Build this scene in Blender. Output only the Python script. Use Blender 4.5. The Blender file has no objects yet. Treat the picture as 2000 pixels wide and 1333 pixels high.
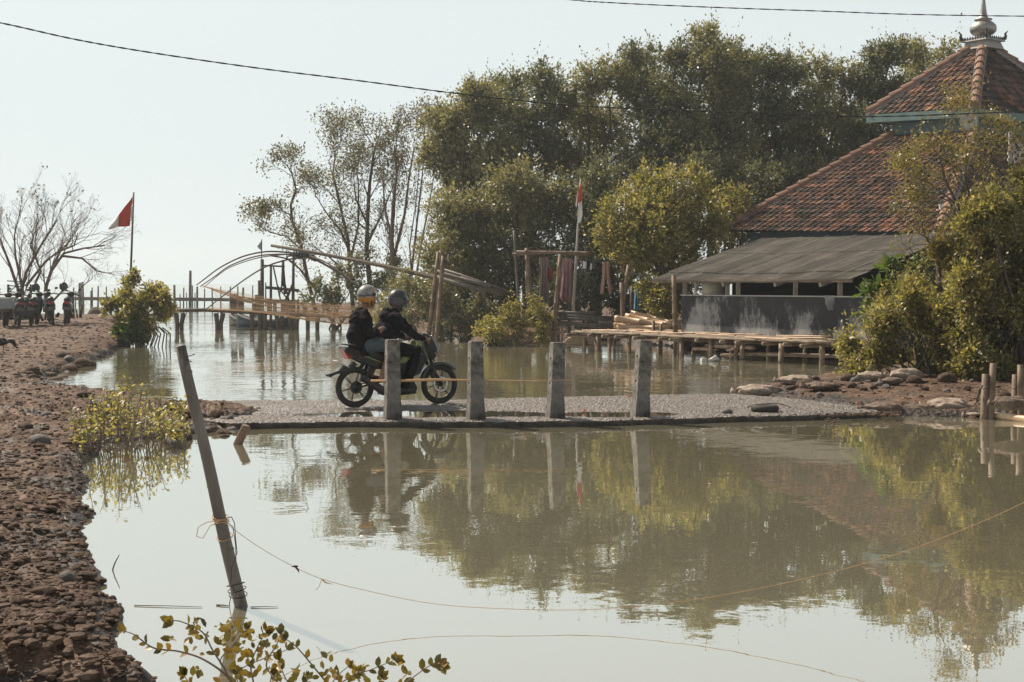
import bpy, bmesh, math, random
import numpy as np
from mathutils import Vector, Matrix, Euler
random.seed(7); RNG = np.random.default_rng(11)
sc = bpy.context.scene
COL = sc.collection
# ------------------------------------------------------------ camera
F = 2778.0; TH = math.atan(111.5 / F); HC = 1.8
cd = bpy.data.cameras.new("camera"); cd.lens = 50.0; cd.sensor_width = 36.0
cd.clip_start = 0.1; cd.clip_end = 9000
cam = bpy.data.objects.new("camera", cd); COL.objects.link(cam)
cam.location = (0, 0, HC); cam.rotation_euler = (math.pi/2 - TH, 0, 0)
sc.camera = cam
# ------------------------------------------------------------ world and sun
SUN_EL = math.radians(48); SUN_AZ = math.radians(-50)      # azimuth from +Y towards +X
w = bpy.data.worlds.new("World"); sc.world = w; w.use_nodes = True
nt = w.node_tree; nt.nodes.clear()
sky = nt.nodes.new("ShaderNodeTexSky"); sky.sky_type = 'NISHITA'; sky.sun_disc = False
sky.sun_elevation = SUN_EL; sky.sun_rotation = SUN_AZ
sky.air_density = 1.0; sky.dust_density = 0.8; sky.ozone_density = 1.0
hsv = nt.nodes.new("ShaderNodeHueSaturation"); hsv.inputs["Saturation"].default_value = 0.18
mixc = nt.nodes.new("ShaderNodeMix"); mixc.data_type = 'RGBA'
mixc.inputs[7].default_value = (6.2, 6.8, 6.8, 1)   # thin pale veil, thickest towards the horizon
tcw = nt.nodes.new("ShaderNodeTexCoord"); sxw = nt.nodes.new("ShaderNodeSeparateXYZ"); mrw = nt.nodes.new("ShaderNodeMapRange")
mrw.inputs[1].default_value = 0.14; mrw.inputs[2].default_value = 0.50; mrw.inputs[3].default_value = 0.90; mrw.inputs[4].default_value = 0.0
nt.links.new(tcw.outputs["Generated"], sxw.inputs[0]); nt.links.new(sxw.outputs["Z"], mrw.inputs[0]); mra = nt.nodes.new("ShaderNodeMapRange"); mra.inputs[1].default_value = -0.45; mra.inputs[2].default_value = 0.35; mra.inputs[3].default_value = 0.15; mra.inputs[4].default_value = 1.0
mum = nt.nodes.new("ShaderNodeMath"); mum.operation = 'MULTIPLY'; nt.links.new(sxw.outputs["Y"], mra.inputs[0])            # the veil glows on the sea side, where the sun is
nt.links.new(mrw.outputs[0], mum.inputs[0]); nt.links.new(mra.outputs[0], mum.inputs[1]); nt.links.new(mum.outputs[0], mixc.inputs[0])
bg = nt.nodes.new("ShaderNodeBackground"); bg.inputs[1].default_value = 0.083
wo = nt.nodes.new("ShaderNodeOutputWorld")
nt.links.new(sky.outputs[0], hsv.inputs["Color"]); nt.links.new(hsv.outputs[0], mixc.inputs[6])
nt.links.new(mixc.outputs[2], bg.inputs[0]); nt.links.new(bg.outputs[0], wo.inputs[0])
sd = bpy.data.lights.new("sun", 'SUN'); sd.energy = 5.0; sd.angle = math.radians(0.6); sd.color = (1.0, 0.87, 0.70)
sun = bpy.data.objects.new("sun", sd); COL.objects.link(sun)
sdir = Vector((math.sin(SUN_AZ)*math.cos(SUN_EL), math.cos(SUN_AZ)*math.cos(SUN_EL), math.sin(SUN_EL)))
sun.rotation_euler = sdir.to_track_quat('Z', 'Y').to_euler()
vs = sc.view_settings; vs.view_transform = 'Standard'; vs.look = 'None'; vs.gamma = 1.0; vs.exposure = 0.6
sc.cycles.max_bounces = 6; sc.cycles.transparent_max_bounces = 8
# ------------------------------------------------------------ helpers
def ray(px, py):
    u = (px-1000)/F; v = (666.5-py)/F
    return Vector((u, math.cos(TH)+v*math.sin(TH), -math.sin(TH)+v*math.cos(TH)))
def at(px, py, Y):
    d = ray(px, py); return Vector((0, 0, HC)) + d*(Y/d.y)
def gp(px, py, z=0.0):
    d = ray(px, py); return Vector((0, 0, HC)) + d*((z-HC)/d.z)
def V(*a): return Vector(a)
def tag(o, label=None, cat=None, group=None, kind=None):
    if label: o['label'] = label
    if cat: o['category'] = cat
    if group: o['group'] = group
    if kind: o['kind'] = kind
    return o
def empty(name, loc, label, cat, group=None, rz=0.0):
    o = bpy.data.objects.new(name, None); COL.objects.link(o)
    o.location = loc; o.rotation_euler = (0, 0, rz); o.empty_display_size = 0.1
    return tag(o, label, cat, group)
def link(name, me, mat=None, parent=None, smooth=False):
    if mat is not None:
        for m in (mat if isinstance(mat, (list, tuple)) else [mat]): me.materials.append(m)
    if smooth: me.polygons.foreach_set("use_smooth", [True]*len(me.polygons))
    o = bpy.data.objects.new(name, me); COL.objects.link(o)
    if parent is not None:
        o.parent = parent
        if parent.parent is not None:                      # keep world placement simple: all parts share the thing's frame
            pass
    return o
def copy_tree(o, parent=None):
    c = o.copy(); COL.objects.link(c); c.parent = parent
    for ch in list(o.children): copy_tree(ch, c)
    return c
class MB:
    """collects shapes in the thing's own frame (origin subtracted)"""
    def __init__(s, org=(0, 0, 0)): s.v = []; s.f = []; s.m = []; s.cm = 0; s.o = Vector(org)
    def add(s, vs_, fs):
        b = len(s.v); s.v += [Vector(p)-s.o for p in vs_]
        s.f += [tuple(i+b for i in f) for f in fs]; s.m += [s.cm]*len(fs); return s
    def box(s, c, size, rot=None, taper=1.0):
        hx, hy, hz = [a/2 for a in size]; R = rot if rot is not None else Matrix.Identity(3); c = Vector(c)
        P = []
        for z in (-1, 1):
            k = taper if z > 0 else 1
            for x, y in ((-1,-1),(1,-1),(1,1),(-1,1)): P.append(c + R @ Vector((x*hx*k, y*hy*k, z*hz)))
        return s.add(P, [(0,3,2,1),(4,5,6,7),(0,1,5,4),(1,2,6,5),(2,3,7,6),(3,0,4,7)])
    def beam(s, a, b, w_, h_):
        a = Vector(a); b = Vector(b); d = (b-a); L = d.length; q = d.to_track_quat('X', 'Z').to_matrix()
        return s.box((a+b)/2, (L, w_, h_), q)
    def tube(s, pts, r, n=8, cap=True, squash=None):
        pts = [Vector(p) for p in pts]; k = len(pts)
        rs = [r]*k if isinstance(r, (int, float)) else list(r)
        P = []; up = None
        for i, p in enumerate(pts):
            t = (pts[min(i+1, k-1)]-pts[max(i-1, 0)])
            if t.length < 1e-9: t = Vector((0, 0, 1))
            t.normalize()
            if up is None: up = t.orthogonal().normalized()
            up = (up - t*up.dot(t))
            if up.length < 1e-6: up = t.orthogonal()
            up.normalize(); sd_ = t.cross(up)
            for j in range(n):
                a = 2*math.pi*j/n
                P.append(p + up*(math.cos(a)*rs[i]) + sd_*(math.sin(a)*rs[i]*(squash or 1)))
        fs = []
        for i in range(k-1):
            for j in range(n):
                j2 = (j+1) % n; fs.append((i*n+j, i*n+j2, (i+1)*n+j2, (i+1)*n+j))
        if cap: fs.append(tuple(range(n-1, -1, -1))); fs.append(tuple((k-1)*n+j for j in range(n)))
        return s.add(P, fs)
    def bamboo(s, a, b, r, n=8, node=0.32, hollow=False, bend=0.0, r2=None):
        a = Vector(a); b = Vector(b); L = (b-a).length; r2 = r2 or r*0.9
        k = max(1, int(L/node)); pts = []; rs = []
        d = (b-a).normalized(); side = d.cross(Vector((0.3, 0.5, 0.8))).normalized()
        def P(t): return a.lerp(b, t) + side*(bend*math.sin(math.pi*t))
        off = random.random()*0.7
        pts.append(P(0)); rs.append(r)
        for i in range(k):
            t = (i+off)/k
            if t <= 0.01 or t >= 0.99: continue
            rr = r+(r2-r)*t; e = 0.012/L
            for dt, m in ((-2*e, 1.0), (-e, 1.14), (0, 1.02), (e, 1.12), (2*e, 1.0)):
                if 0 < t+dt < 1: pts.append(P(t+dt)); rs.append(rr*m)
        pts.append(P(1)); rs.append(r2)
        if hollow: pts += [P(1), P(1)-d*0.04]; rs += [r2*0.75, r2*0.7]
        return s.tube(pts, rs, n)
    def ell(s, c, r, nu=16, nv=10, rot=None, f=None):
        c = Vector(c); R = rot if rot is not None else Matrix.Identity(3)
        r = (r, r, r) if isinstance(r, (int, float)) else r; P = []
        for i in range(nv+1):
            th = math.pi*i/nv
            for j in range(nu):
                ph = 2*math.pi*j/nu
                d = Vector((math.sin(th)*math.cos(ph), math.sin(th)*math.sin(ph), math.cos(th)))
                k = f(d) if f else 1.0
                P.append(c + R @ Vector((d.x*r[0]*k, d.y*r[1]*k, d.z*r[2]*k)))
        fs = []
        for i in range(nv):
            for j in range(nu):
                j2 = (j+1) % nu; fs.append((i*nu+j, (i+1)*nu+j, (i+1)*nu+j2, i*nu+j2))
        return s.add(P, fs)
    def lathe(s, c, prof, n=20, axis=None):
        c = Vector(c); R = axis if axis is not None else Matrix.Identity(3); P = []
        for r, z in prof:
            for j in range(n):
                a = 2*math.pi*j/n; P.append(c + R @ Vector((r*math.cos(a), r*math.sin(a), z)))
        fs = []
        for i in range(len(prof)-1):
            for j in range(n):
                j2 = (j+1) % n; fs.append((i*n+j, i*n+j2, (i+1)*n+j2, (i+1)*n+j))
        return s.add(P, fs)
    def torus(s, c, R_, r, axis='Y', n=32, m=10, sq=1.0):
        c = Vector(c); P = []
        for i in range(n):
            a = 2*math.pi*i/n
            for j in range(m):
                b = 2*math.pi*j/m; rr = R_ + r*math.cos(b); h = r*math.sin(b)*sq
                if axis == 'Y': P.append(c+Vector((rr*math.cos(a), h, rr*math.sin(a))))
                elif axis == 'Z': P.append(c+Vector((rr*math.cos(a), rr*math.sin(a), h)))
                else: P.append(c+Vector((h, rr*math.cos(a), rr*math.sin(a))))
        fs = [(i*m+j, ((i+1)%n)*m+j, ((i+1)%n)*m+(j+1)%m, i*m+(j+1)%m) for i in range(n) for j in range(m)]
        return s.add(P, fs)
    def prism(s, poly, y0, y1, f3=None):
        """closed outline in x,z extruded along y; f3 maps (x,y,z)"""
        n = len(poly); g = f3 or (lambda x, y, z: (x, y, z))
        P = [g(x, y0, z) for x, z in poly] + [g(x, y1, z) for x, z in poly]
        fs = [tuple(range(n)), tuple(range(2*n-1, n-1, -1))]
        fs += [(i, i+n, (i+1) % n+n, (i+1) % n) for i in range(n)]
        return s.add(P, fs)
    def build(s, name, mat=None, parent=None, smooth=False, loc=None):
        me = bpy.data.meshes.new(name); me.from_pydata([tuple(p) for p in s.v], [], s.f); me.update()
        if isinstance(mat, (list, tuple)): me.polygons.foreach_set("material_index", s.m)
        o = link(name, me, mat, parent, smooth)
        if parent is None and loc is None and s.o.length > 0: o.location = s.o
        if loc is not None: o.location = loc
        return o
def bevel(o, w_=0.01, seg=2):
    m = o.modifiers.new("bevel", 'BEVEL'); m.width = w_; m.segments = seg; m.limit_method = 'ANGLE'; return o
def remeshed(mb, voxel=0.012, smooth=2, it=1):
    """one continuous skin over overlapping limbs"""
    me = bpy.data.meshes.new("tmp"); me.from_pydata([tuple(p) for p in mb.v], [], mb.f); me.update()
    o = bpy.data.objects.new("tmp", me); COL.objects.link(o)
    r = o.modifiers.new("r", 'REMESH'); r.mode = 'VOXEL'; r.voxel_size = voxel
    s_ = o.modifiers.new("s", 'SMOOTH'); s_.factor = 0.5; s_.iterations = smooth
    dg = bpy.context.evaluated_depsgraph_get()
    m2 = bpy.data.meshes.new_from_object(o.evaluated_get(dg))
    bpy.data.objects.remove(o); bpy.data.meshes.remove(me)
    return m2
# numpy value noise
_P = np.random.default_rng(3).random((512, 512))
def vnoise(x, y):
    xi = np.floor(x).astype(int); yi = np.floor(y).astype(int); fx = x-xi; fy = y-yi
    fx = fx*fx*(3-2*fx); fy = fy*fy*(3-2*fy)
    a = _P[xi % 512, yi % 512]; b = _P[(xi+1) % 512, yi % 512]; c = _P[xi % 512, (yi+1) % 512]; d = _P[(xi+1) % 512, (yi+1) % 512]
    return (a*(1-fx)+b*fx)*(1-fy)+(c*(1-fx)+d*fx)*fy
def fbm(x, y, oct=4, lac=2.13, gain=0.5):
    s = 0; a = 1; t = 0
    for i in range(oct): s = s+a*vnoise(x+17.3*i, y-9.1*i); t += a; a *= gain; x = x*lac; y = y*lac
    return s/t
def sdist(poly, X, Y):
    """signed distance (+ inside) to polygon, numpy"""
    X = X.ravel(); Y = Y.ravel(); best = np.full(X.shape, 1e9); ins = np.zeros(X.shape, bool)
    n = len(poly)
    for i in range(n):
        x1, y1 = poly[i]; x2, y2 = poly[(i+1) % n]
        dx, dy = x2-x1, y2-y1; L2 = dx*dx+dy*dy+1e-12
        t = np.clip(((X-x1)*dx+(Y-y1)*dy)/L2, 0, 1)
        best = np.minimum(best, np.hypot(X-x1-t*dx, Y-y1-t*dy))
        c = ((y1 > Y) != (y2 > Y)) & (X < (x2-x1)*(Y-y1)/((y2-y1) if y2 != y1 else 1e-9)+x1)
        ins ^= c
    return np.where(ins, best, -best)
# ------------------------------------------------------------ materials
MAT = {}
def new_mat(name):
    m = bpy.data.materials.new(name); m.use_nodes = True; n = m.node_tree.nodes; n.clear(); MAT[name] = m
    return m, m.node_tree, n, m.node_tree.links
def pm(name, stops, scale=4.0, detail=6.0, rough=0.8, bump=0.0, bscale=None, stretch=(1, 1, 1), metal=0.0, spec=0.4,
       second=None, rnd=0.0, coat=0.0, dist=0.02, rough2=None, emis=None):
    """procedural: noise -> colour ramp; second=(colour, scale, threshold, softness) lays patches of wear on top"""
    m, t, n, l = new_mat(name)
    out = n.new("ShaderNodeOutputMaterial"); b = n.new("ShaderNodeBsdfPrincipled"); l.new(b.outputs[0], out.inputs[0])
    tc = n.new("ShaderNodeTexCoord"); mp = n.new("ShaderNodeMapping"); mp.inputs["Scale"].default_value = stretch
    l.new(tc.outputs["Object"], mp.inputs[0])
    nz = n.new("ShaderNodeTexNoise"); nz.inputs["Scale"].default_value = scale; nz.inputs["Detail"].default_value = detail
    nz.inputs["Roughness"].default_value = 0.62; l.new(mp.outputs[0], nz.inputs["Vector"])
    cr = n.new("ShaderNodeValToRGB"); e = cr.color_ramp.elements
    if len(stops) == 1: stops = [stops[0], stops[0]]
    if not isinstance(stops[0][0], (list, tuple)):
        k = len(stops); stops = [(0.3+0.4*i/(k-1), c) for i, c in enumerate(stops)]
    e[0].position = stops[0][0]; e[0].color = (*stops[0][1], 1); e[1].position = stops[-1][0]; e[1].color = (*stops[-1][1], 1)
    for p, c in stops[1:-1]: x = e.new(p); x.color = (*c, 1)
    l.new(nz.outputs["Fac"], cr.inputs[0]); colr = cr.outputs[0]
    if second:
        n2 = n.new("ShaderNodeTexNoise"); n2.inputs["Scale"].default_value = second[1]; n2.inputs["Detail"].default_value = 8
        n2.inputs["Roughness"].default_value = 0.7; l.new(mp.outputs[0], n2.inputs["Vector"])
        mr = n.new("ShaderNodeMapRange"); mr.inputs[1].default_value = second[2]-second[3]; mr.inputs[2].default_value = second[2]+second[3]
        l.new(n2.outputs["Fac"], mr.inputs[0]); mx = n.new("ShaderNodeMix"); mx.data_type = 'RGBA'
        l.new(mr.outputs[0], mx.inputs[0]); l.new(colr, mx.inputs[6]); mx.inputs[7].default_value = (*second[0], 1); colr = mx.outputs[2]
    if rnd:
        at_ = n.new("ShaderNodeAttribute"); at_.attribute_name = "rnd"
        mr = n.new("ShaderNodeMapRange"); mr.inputs[3].default_value = 1-rnd; mr.inputs[4].default_value = 1+rnd
        l.new(at_.outputs["Fac"], mr.inputs[0]); vm = n.new("ShaderNodeVectorMath"); vm.operation = 'SCALE'
        l.new(colr, vm.inputs[0]); l.new(mr.outputs[0], vm.inputs["Scale"]); colr = vm.outputs[0]
    l.new(colr, b.inputs["Base Color"])
    b.inputs["Roughness"].default_value = rough; b.inputs["Metallic"].default_value = metal
    b.inputs["Specular IOR Level"].default_value = spec
    if coat: b.inputs["Coat Weight"].default_value = coat
    if rough2 is not None:
        mr = n.new("ShaderNodeMapRange"); mr.inputs[1].default_value = 0.35; mr.inputs[2].default_value = 0.65
        mr.inputs[3].default_value = rough; mr.inputs[4].default_value = rough2
        l.new(nz.outputs["Fac"], mr.inputs[0]); l.new(mr.outputs[0], b.inputs["Roughness"])
    if bump:
        n3 = n.new("ShaderNodeTexNoise"); n3.inputs["Scale"].default_value = bscale or scale*4; n3.inputs["Detail"].default_value = 6
        l.new(mp.outputs[0], n3.inputs["Vector"])
        bp = n.new("ShaderNodeBump"); bp.inputs["Strength"].default_value = bump; bp.inputs["Distance"].default_value = dist
        l.new(n3.outputs["Fac"], bp.inputs["Height"]); l.new(bp.outputs[0], b.inputs["Normal"])
    return m
def leaf_mat(name, cols, rough=0.42, trans=0.35, spec=0.5):
    """leaf: per-leaf colour from the rnd attribute, light passes through the blade"""
    m, t, n, l = new_mat(name)
    out = n.new("ShaderNodeOutputMaterial"); b = n.new("ShaderNodeBsdfPrincipled"); tr = n.new("ShaderNodeBsdfTranslucent")
    mx = n.new("ShaderNodeMixShader"); mx.inputs[0].default_value = trans
    at_ = n.new("ShaderNodeAttribute"); at_.attribute_name = "rnd"
    cr = n.new("ShaderNodeValToRGB"); e = cr.color_ramp.elements; k = len(cols)
    e[0].position = 0; e[0].color = (*cols[0], 1); e[1].position = 1; e[1].color = (*cols[-1], 1)
    for i, c in enumerate(cols[1:-1]): x = e.new((i+1)/(k-1)); x.color = (*c, 1)
    l.new(at_.outputs["Fac"], cr.inputs[0]); l.new(cr.outputs[0], b.inputs["Base Color"])
    vm = n.new("ShaderNodeVectorMath"); vm.operation = 'MULTIPLY'; vm.inputs[1].default_value = (1.32, 1.27, 0.6)
    l.new(cr.outputs[0], vm.inputs[0]); l.new(vm.outputs[0], tr.inputs[0])
    b.inputs["Roughness"].default_value = rough; b.inputs["Specular IOR Level"].default_value = spec
    l.new(b.outputs[0], mx.inputs[1]); l.new(tr.outputs[0], mx.inputs[2]); l.new(mx.outputs[0], out.inputs[0])
    return m
bamb = pm("bamboo", [(0.075, 0.053, 0.037), (0.15, 0.107, 0.072), (0.23, 0.17, 0.115)], scale=3, stretch=(1, 1, 1), rough=0.68, bump=0.3, bscale=30, second=((0.09, 0.07, 0.055), 5, 0.62, 0.08))
bamb_pale = pm("bamboo_pale", [(0.30, 0.19, 0.115), (0.44, 0.30, 0.18), (0.54, 0.39, 0.25)], scale=2.5, rough=0.42, second=((0.3, 0.18, 0.1), 6, 0.66, 0.05))
bamb_grey = pm("bamboo_grey", [(0.055, 0.047, 0.041), (0.095, 0.083, 0.072), (0.14, 0.124, 0.11)], scale=5, stretch=(1, 1, .3), rough=0.62, bump=0.4, bscale=30, second=((0.07, 0.06, 0.05), 7, 0.6, 0.06))
wood_dark = pm("wood_dark", [(0.05, 0.038, 0.03), (0.10, 0.075, 0.06)], scale=6, rough=0.8, bump=0.4)
bark = pm("bark", [(0.055, 0.04, 0.03), (0.12, 0.095, 0.075)], scale=9, stretch=(1, 1, .4), rough=0.9, bump=0.5)
bark_pale = pm("bark_pale", [(0.11, 0.08, 0.06), (0.20, 0.155, 0.12)], scale=9, stretch=(1, 1, .4), rough=0.9)
concrete = pm("concrete", [(0.07, 0.066, 0.060), (0.15, 0.142, 0.13), (0.22, 0.205, 0.18)], scale=7, detail=10, rough=0.92, bump=0.9, bscale=30, dist=0.02, second=((0.038, 0.035, 0.03), 3.2, 0.54, 0.08))
black_pl = pm("black_plastic", [(0.012, 0.012, 0.013), (0.025, 0.024, 0.024)], rough=0.45, scale=8)
dark_metal = pm("dark_metal", [(0.03, 0.03, 0.032), (0.07, 0.065, 0.06)], rough=0.4, metal=0.7, scale=10)
chrome = pm("steel", [(0.45, 0.45, 0.46), (0.6, 0.6, 0.6)], rough=0.25, metal=1.0, scale=5)
rubber = pm("rubber", [(0.016, 0.015, 0.014), (0.04, 0.036, 0.03)], rough=0.8, scale=12, bump=0.3)
rope_mat = pm("rope_tan", [(0.36, 0.21, 0.10), (0.5, 0.32, 0.17)], rough=0.8, scale=60)
wire_mat = pm("wire_black", [(0.015, 0.015, 0.017), (0.03, 0.03, 0.03)], rough=0.6, scale=5)
mud = pm("mud", [(0.026, 0.016, 0.011), (0.082, 0.049, 0.033), (0.175, 0.113, 0.078)], scale=5, detail=10, rough=0.9, bump=1.0, bscale=14, dist=0.07,
         second=((0.21, 0.145, 0.105), 1.3, 0.62, 0.12), rough2=0.72, spec=0.2)
def wet_edge(m):
    """the tide keeps the lowest few centimetres of the mud dark and shiny, with a ragged upper line"""
    t = m.node_tree; n = t.nodes; l = t.links; b = [x for x in n if x.type == 'BSDF_PRINCIPLED'][0]
    tc = n.new("ShaderNodeTexCoord"); sx = n.new("ShaderNodeSeparateXYZ"); l.new(tc.outputs["Object"], sx.inputs[0])
    nz = n.new("ShaderNodeTexNoise"); nz.inputs["Scale"].default_value = 1.3; nz.inputs["Detail"].default_value = 5; l.new(tc.outputs["Object"], nz.inputs["Vector"])
    a = n.new("ShaderNodeMath"); a.operation = 'MULTIPLY_ADD'; a.inputs[1].default_value = -0.42; l.new(nz.outputs["Fac"], a.inputs[0]); l.new(sx.outputs["Z"], a.inputs[2])
    mr = n.new("ShaderNodeMapRange"); mr.inputs[1].default_value = -.13; mr.inputs[2].default_value = -.06; mr.inputs[3].default_value = 1; mr.inputs[4].default_value = 0; l.new(a.outputs[0], mr.inputs[0])
    src = b.inputs["Base Color"].links[0].from_socket; mx = n.new("ShaderNodeMix"); mx.data_type = 'RGBA'; l.new(mr.outputs[0], mx.inputs[0]); l.new(src, mx.inputs[6]); mx.inputs[7].default_value = (.035, .027, .021, 1); l.new(mx.outputs[2], b.inputs["Base Color"])
    rs = b.inputs["Roughness"].links[0].from_socket; m2 = n.new("ShaderNodeMix"); l.new(mr.outputs[0], m2.inputs[0]); l.new(rs, m2.inputs[2]); m2.inputs[3].default_value = .38; l.new(m2.outputs[0], b.inputs["Roughness"])
wet_edge(mud)
rock_mat = pm("rock", [(0.026, 0.016, 0.012), (0.075, 0.048, 0.034), (0.15, 0.11, 0.085)], scale=5, detail=8, rough=0.85, bump=0.6, bscale=18, dist=0.03, spec=.2)
rock_grey = pm("rock_grey", [(0.06, 0.058, 0.057), (0.15, 0.142, 0.132)], scale=5, detail=8, rough=0.75, bump=0.5, bscale=18, dist=0.03)
pole_mat = pm("weathered_pole", [(0.085, 0.075, 0.065), (0.15, 0.135, 0.12), (0.21, 0.19, 0.17)], scale=5, stretch=(1, 1, .25), rough=0.7, bump=0.4, bscale=30, second=((0.06, 0.05, 0.045), 7, 0.6, 0.06))
L_olive = leaf_mat("leaf_olive", [(0.105, 0.110, 0.068), (0.175, 0.175, 0.10), (0.25, 0.24, 0.14), (0.34, 0.30, 0.19)])
L_dark = leaf_mat("leaf_dark", [(0.085, 0.098, 0.068), (0.145, 0.152, 0.098), (0.24, 0.235, 0.15)], trans=0.35)
L_bright = leaf_mat("leaf_bright", [(0.078, 0.088, 0.030), (0.160, 0.156, 0.060), (0.27, 0.24, 0.10), (0.42, 0.35, 0.18)], trans=0.5)
L_ochre = leaf_mat("leaf_ochre", [(0.08, 0.075, 0.028), (0.15, 0.135, 0.045), (0.23, 0.185, 0.065), (0.30, 0.21, 0.085)], trans=.4)
L_green = leaf_mat("leaf_green", [(0.035, 0.07, 0.018), (0.07, 0.115, 0.025), (0.11, 0.15, 0.035)], trans=0.4)
L_fore = leaf_mat("leaf_foreground", [(0.03, 0.035, 0.016), (0.075, 0.068, 0.016), (0.16, 0.115, 0.015), (0.22, 0.125, 0.02)], trans=0.35, rough=0.45)
L_thin = leaf_mat("leaf_thin", [(0.07, 0.07, 0.035), (0.13, 0.122, 0.06), (0.19, 0.155, 0.09)], trans=0.3)
# ------------------------------------------------------------ water: one sheet to the horizon
def build_water():
    m, t, n, l = new_mat("water")
    out = n.new("ShaderNodeOutputMaterial"); tc = n.new("ShaderNodeTexCoord")
    d = n.new("ShaderNodeBsdfPrincipled"); d.inputs["Roughness"].default_value = 1.0; d.inputs["Specular IOR Level"].default_value = 0
    nz = n.new("ShaderNodeTexNoise"); nz.inputs["Scale"].default_value = 0.12; nz.inputs["Detail"].default_value = 4
    cr = n.new("ShaderNodeValToRGB"); cr.color_ramp.elements[0].color = (0.175, 0.162, 0.108, 1); cr.color_ramp.elements[1].color = (0.23, 0.212, 0.148, 1)
    l.new(tc.outputs["Object"], nz.inputs["Vector"]); l.new(nz.outputs["Fac"], cr.inputs[0]); l.new(cr.outputs[0], d.inputs["Base Color"])
    g = n.new("ShaderNodeBsdfGlossy"); g.inputs["Roughness"].default_value = 0.012; g.inputs["Color"].default_value = (0.93, 0.95, 0.93, 1)
    mp = n.new("ShaderNodeMapping"); mp.inputs["Scale"].default_value = (1.0, 1.0, 1.0); l.new(tc.outputs["Object"], mp.inputs[0])
    a = n.new("ShaderNodeTexNoise"); a.inputs["Scale"].default_value = 2.6; a.inputs["Detail"].default_value = 3
    b = n.new("ShaderNodeTexNoise"); b.inputs["Scale"].default_value = 0.35; b.inputs["Detail"].default_value = 2
    l.new(mp.outputs[0], a.inputs["Vector"]); l.new(tc.outputs["Object"], b.inputs["Vector"])
    # calm inside the pond, livelier beyond the causeway
    sx = n.new("ShaderNodeSeparateXYZ"); l.new(tc.outputs["Object"], sx.inputs[0])
    mr = n.new("ShaderNodeMapRange"); mr.inputs[1].default_value = 16; mr.inputs[2].default_value = 26; mr.inputs[3].default_value = 0.20; mr.inputs[4].default_value = 1.0
    l.new(sx.outputs["Y"], mr.inputs[0])
    mb_ = n.new("ShaderNodeMapRange"); mb_.inputs[1].default_value = 0.42; mb_.inputs[2].default_value = 0.62; mb_.inputs[3].default_value = 0.45; mb_.inputs[4].default_value = 1.4
    l.new(b.outputs["Fac"], mb_.inputs[0])
    mu = n.new("ShaderNodeMath"); mu.operation = 'MULTIPLY'; l.new(mr.outputs[0], mu.inputs[0]); l.new(mb_.outputs[0], mu.inputs[1])
    mu2 = n.new("ShaderNodeMath"); mu2.operation = 'MULTIPLY'; l.new(mu.outputs[0], mu2.inputs[0]); l.new(a.outputs["Fac"], mu2.inputs[1])
    bp = n.new("ShaderNodeBump"); bp.inputs["Strength"].default_value = 1.0; bp.inputs["Distance"].default_value = 0.010
    l.new(mu2.outputs[0], bp.inputs["Height"]); l.new(bp.outputs[0], g.inputs["Normal"])
    lw = n.new("ShaderNodeLayerWeight"); lw.inputs[0].default_value = 0.5; 
    fr = n.new("ShaderNodeMapRange"); fr.inputs[1].default_value = 0.45; fr.inputs[2].default_value = 0.985; fr.inputs[3].default_value = 0.35; fr.inputs[4].default_value = 0.90
    l.new(lw.outputs["Facing"], fr.inputs[0])
    mx = n.new("ShaderNodeMixShader"); l.new(fr.outputs[0], mx.inputs[0]); l.new(d.outputs[0], mx.inputs[1]); l.new(g.outputs[0], mx.inputs[2])
    l.new(mx.outputs[0], out.inputs[0])
    me = bpy.data.meshes.new("water")
    me.from_pydata([(-3500, -30, 0), (3500, -30, 0), (3500, 6500, 0), (-3500, 6500, 0)], [], [(0, 1, 2, 3)])
    tag(link("water", me, m), kind="structure")
build_water()
# ------------------------------------------------------------ terrain: banks and the land behind
def P2(px, py, z=0.0): p = gp(px, py, z); return (p.x, p.y)
LEFT = [(-9, 4.0), P2(300, 1345), P2(240, 1270), P2(228, 1190), P2(203, 1110), P2(165, 1060), P2(172, 1010), P2(152, 960), P2(160, 905),
        P2(215, 868), P2(300, 858), P2(360, 852), P2(410, 840), P2(455, 832), P2(520, 815), P2(480, 792), P2(350, 798), P2(290, 790), P2(230, 783), P2(190, 772), P2(140, 766),
        P2(105, 752), P2(92, 738), P2(130, 716), P2(185, 704), P2(205, 692), P2(235, 680), P2(248, 672), P2(238, 655), P2(215, 638),
        (-14.6, 58), (-18, 66), (-40, 72), (-60, 60), (-30, 4)]
RIGHT = [(12, 13.0), P2(2200, 838), P2(2050, 822), P2(1900, 815), P2(1700, 812), P2(1650, 803), P2(1570, 791), P2(1490, 782), P2(1440, 776), P2(1450, 768), P2(1530, 754), P2(1610, 744),
         P2(1680, 738), P2(1740, 728), P2(1830, 712), (10.0, 35.0), (5.4, 37.6), P2(1180, 664), P2(1110, 672), P2(930, 675), P2(905, 664), P2(850, 660), P2(800, 652), P2(745, 646), P2(700, 632),
         P2(650, 622), P2(600, 612), P2(575, 603), (-15.5, 108), (60, 112), (70, 40)]
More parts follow.
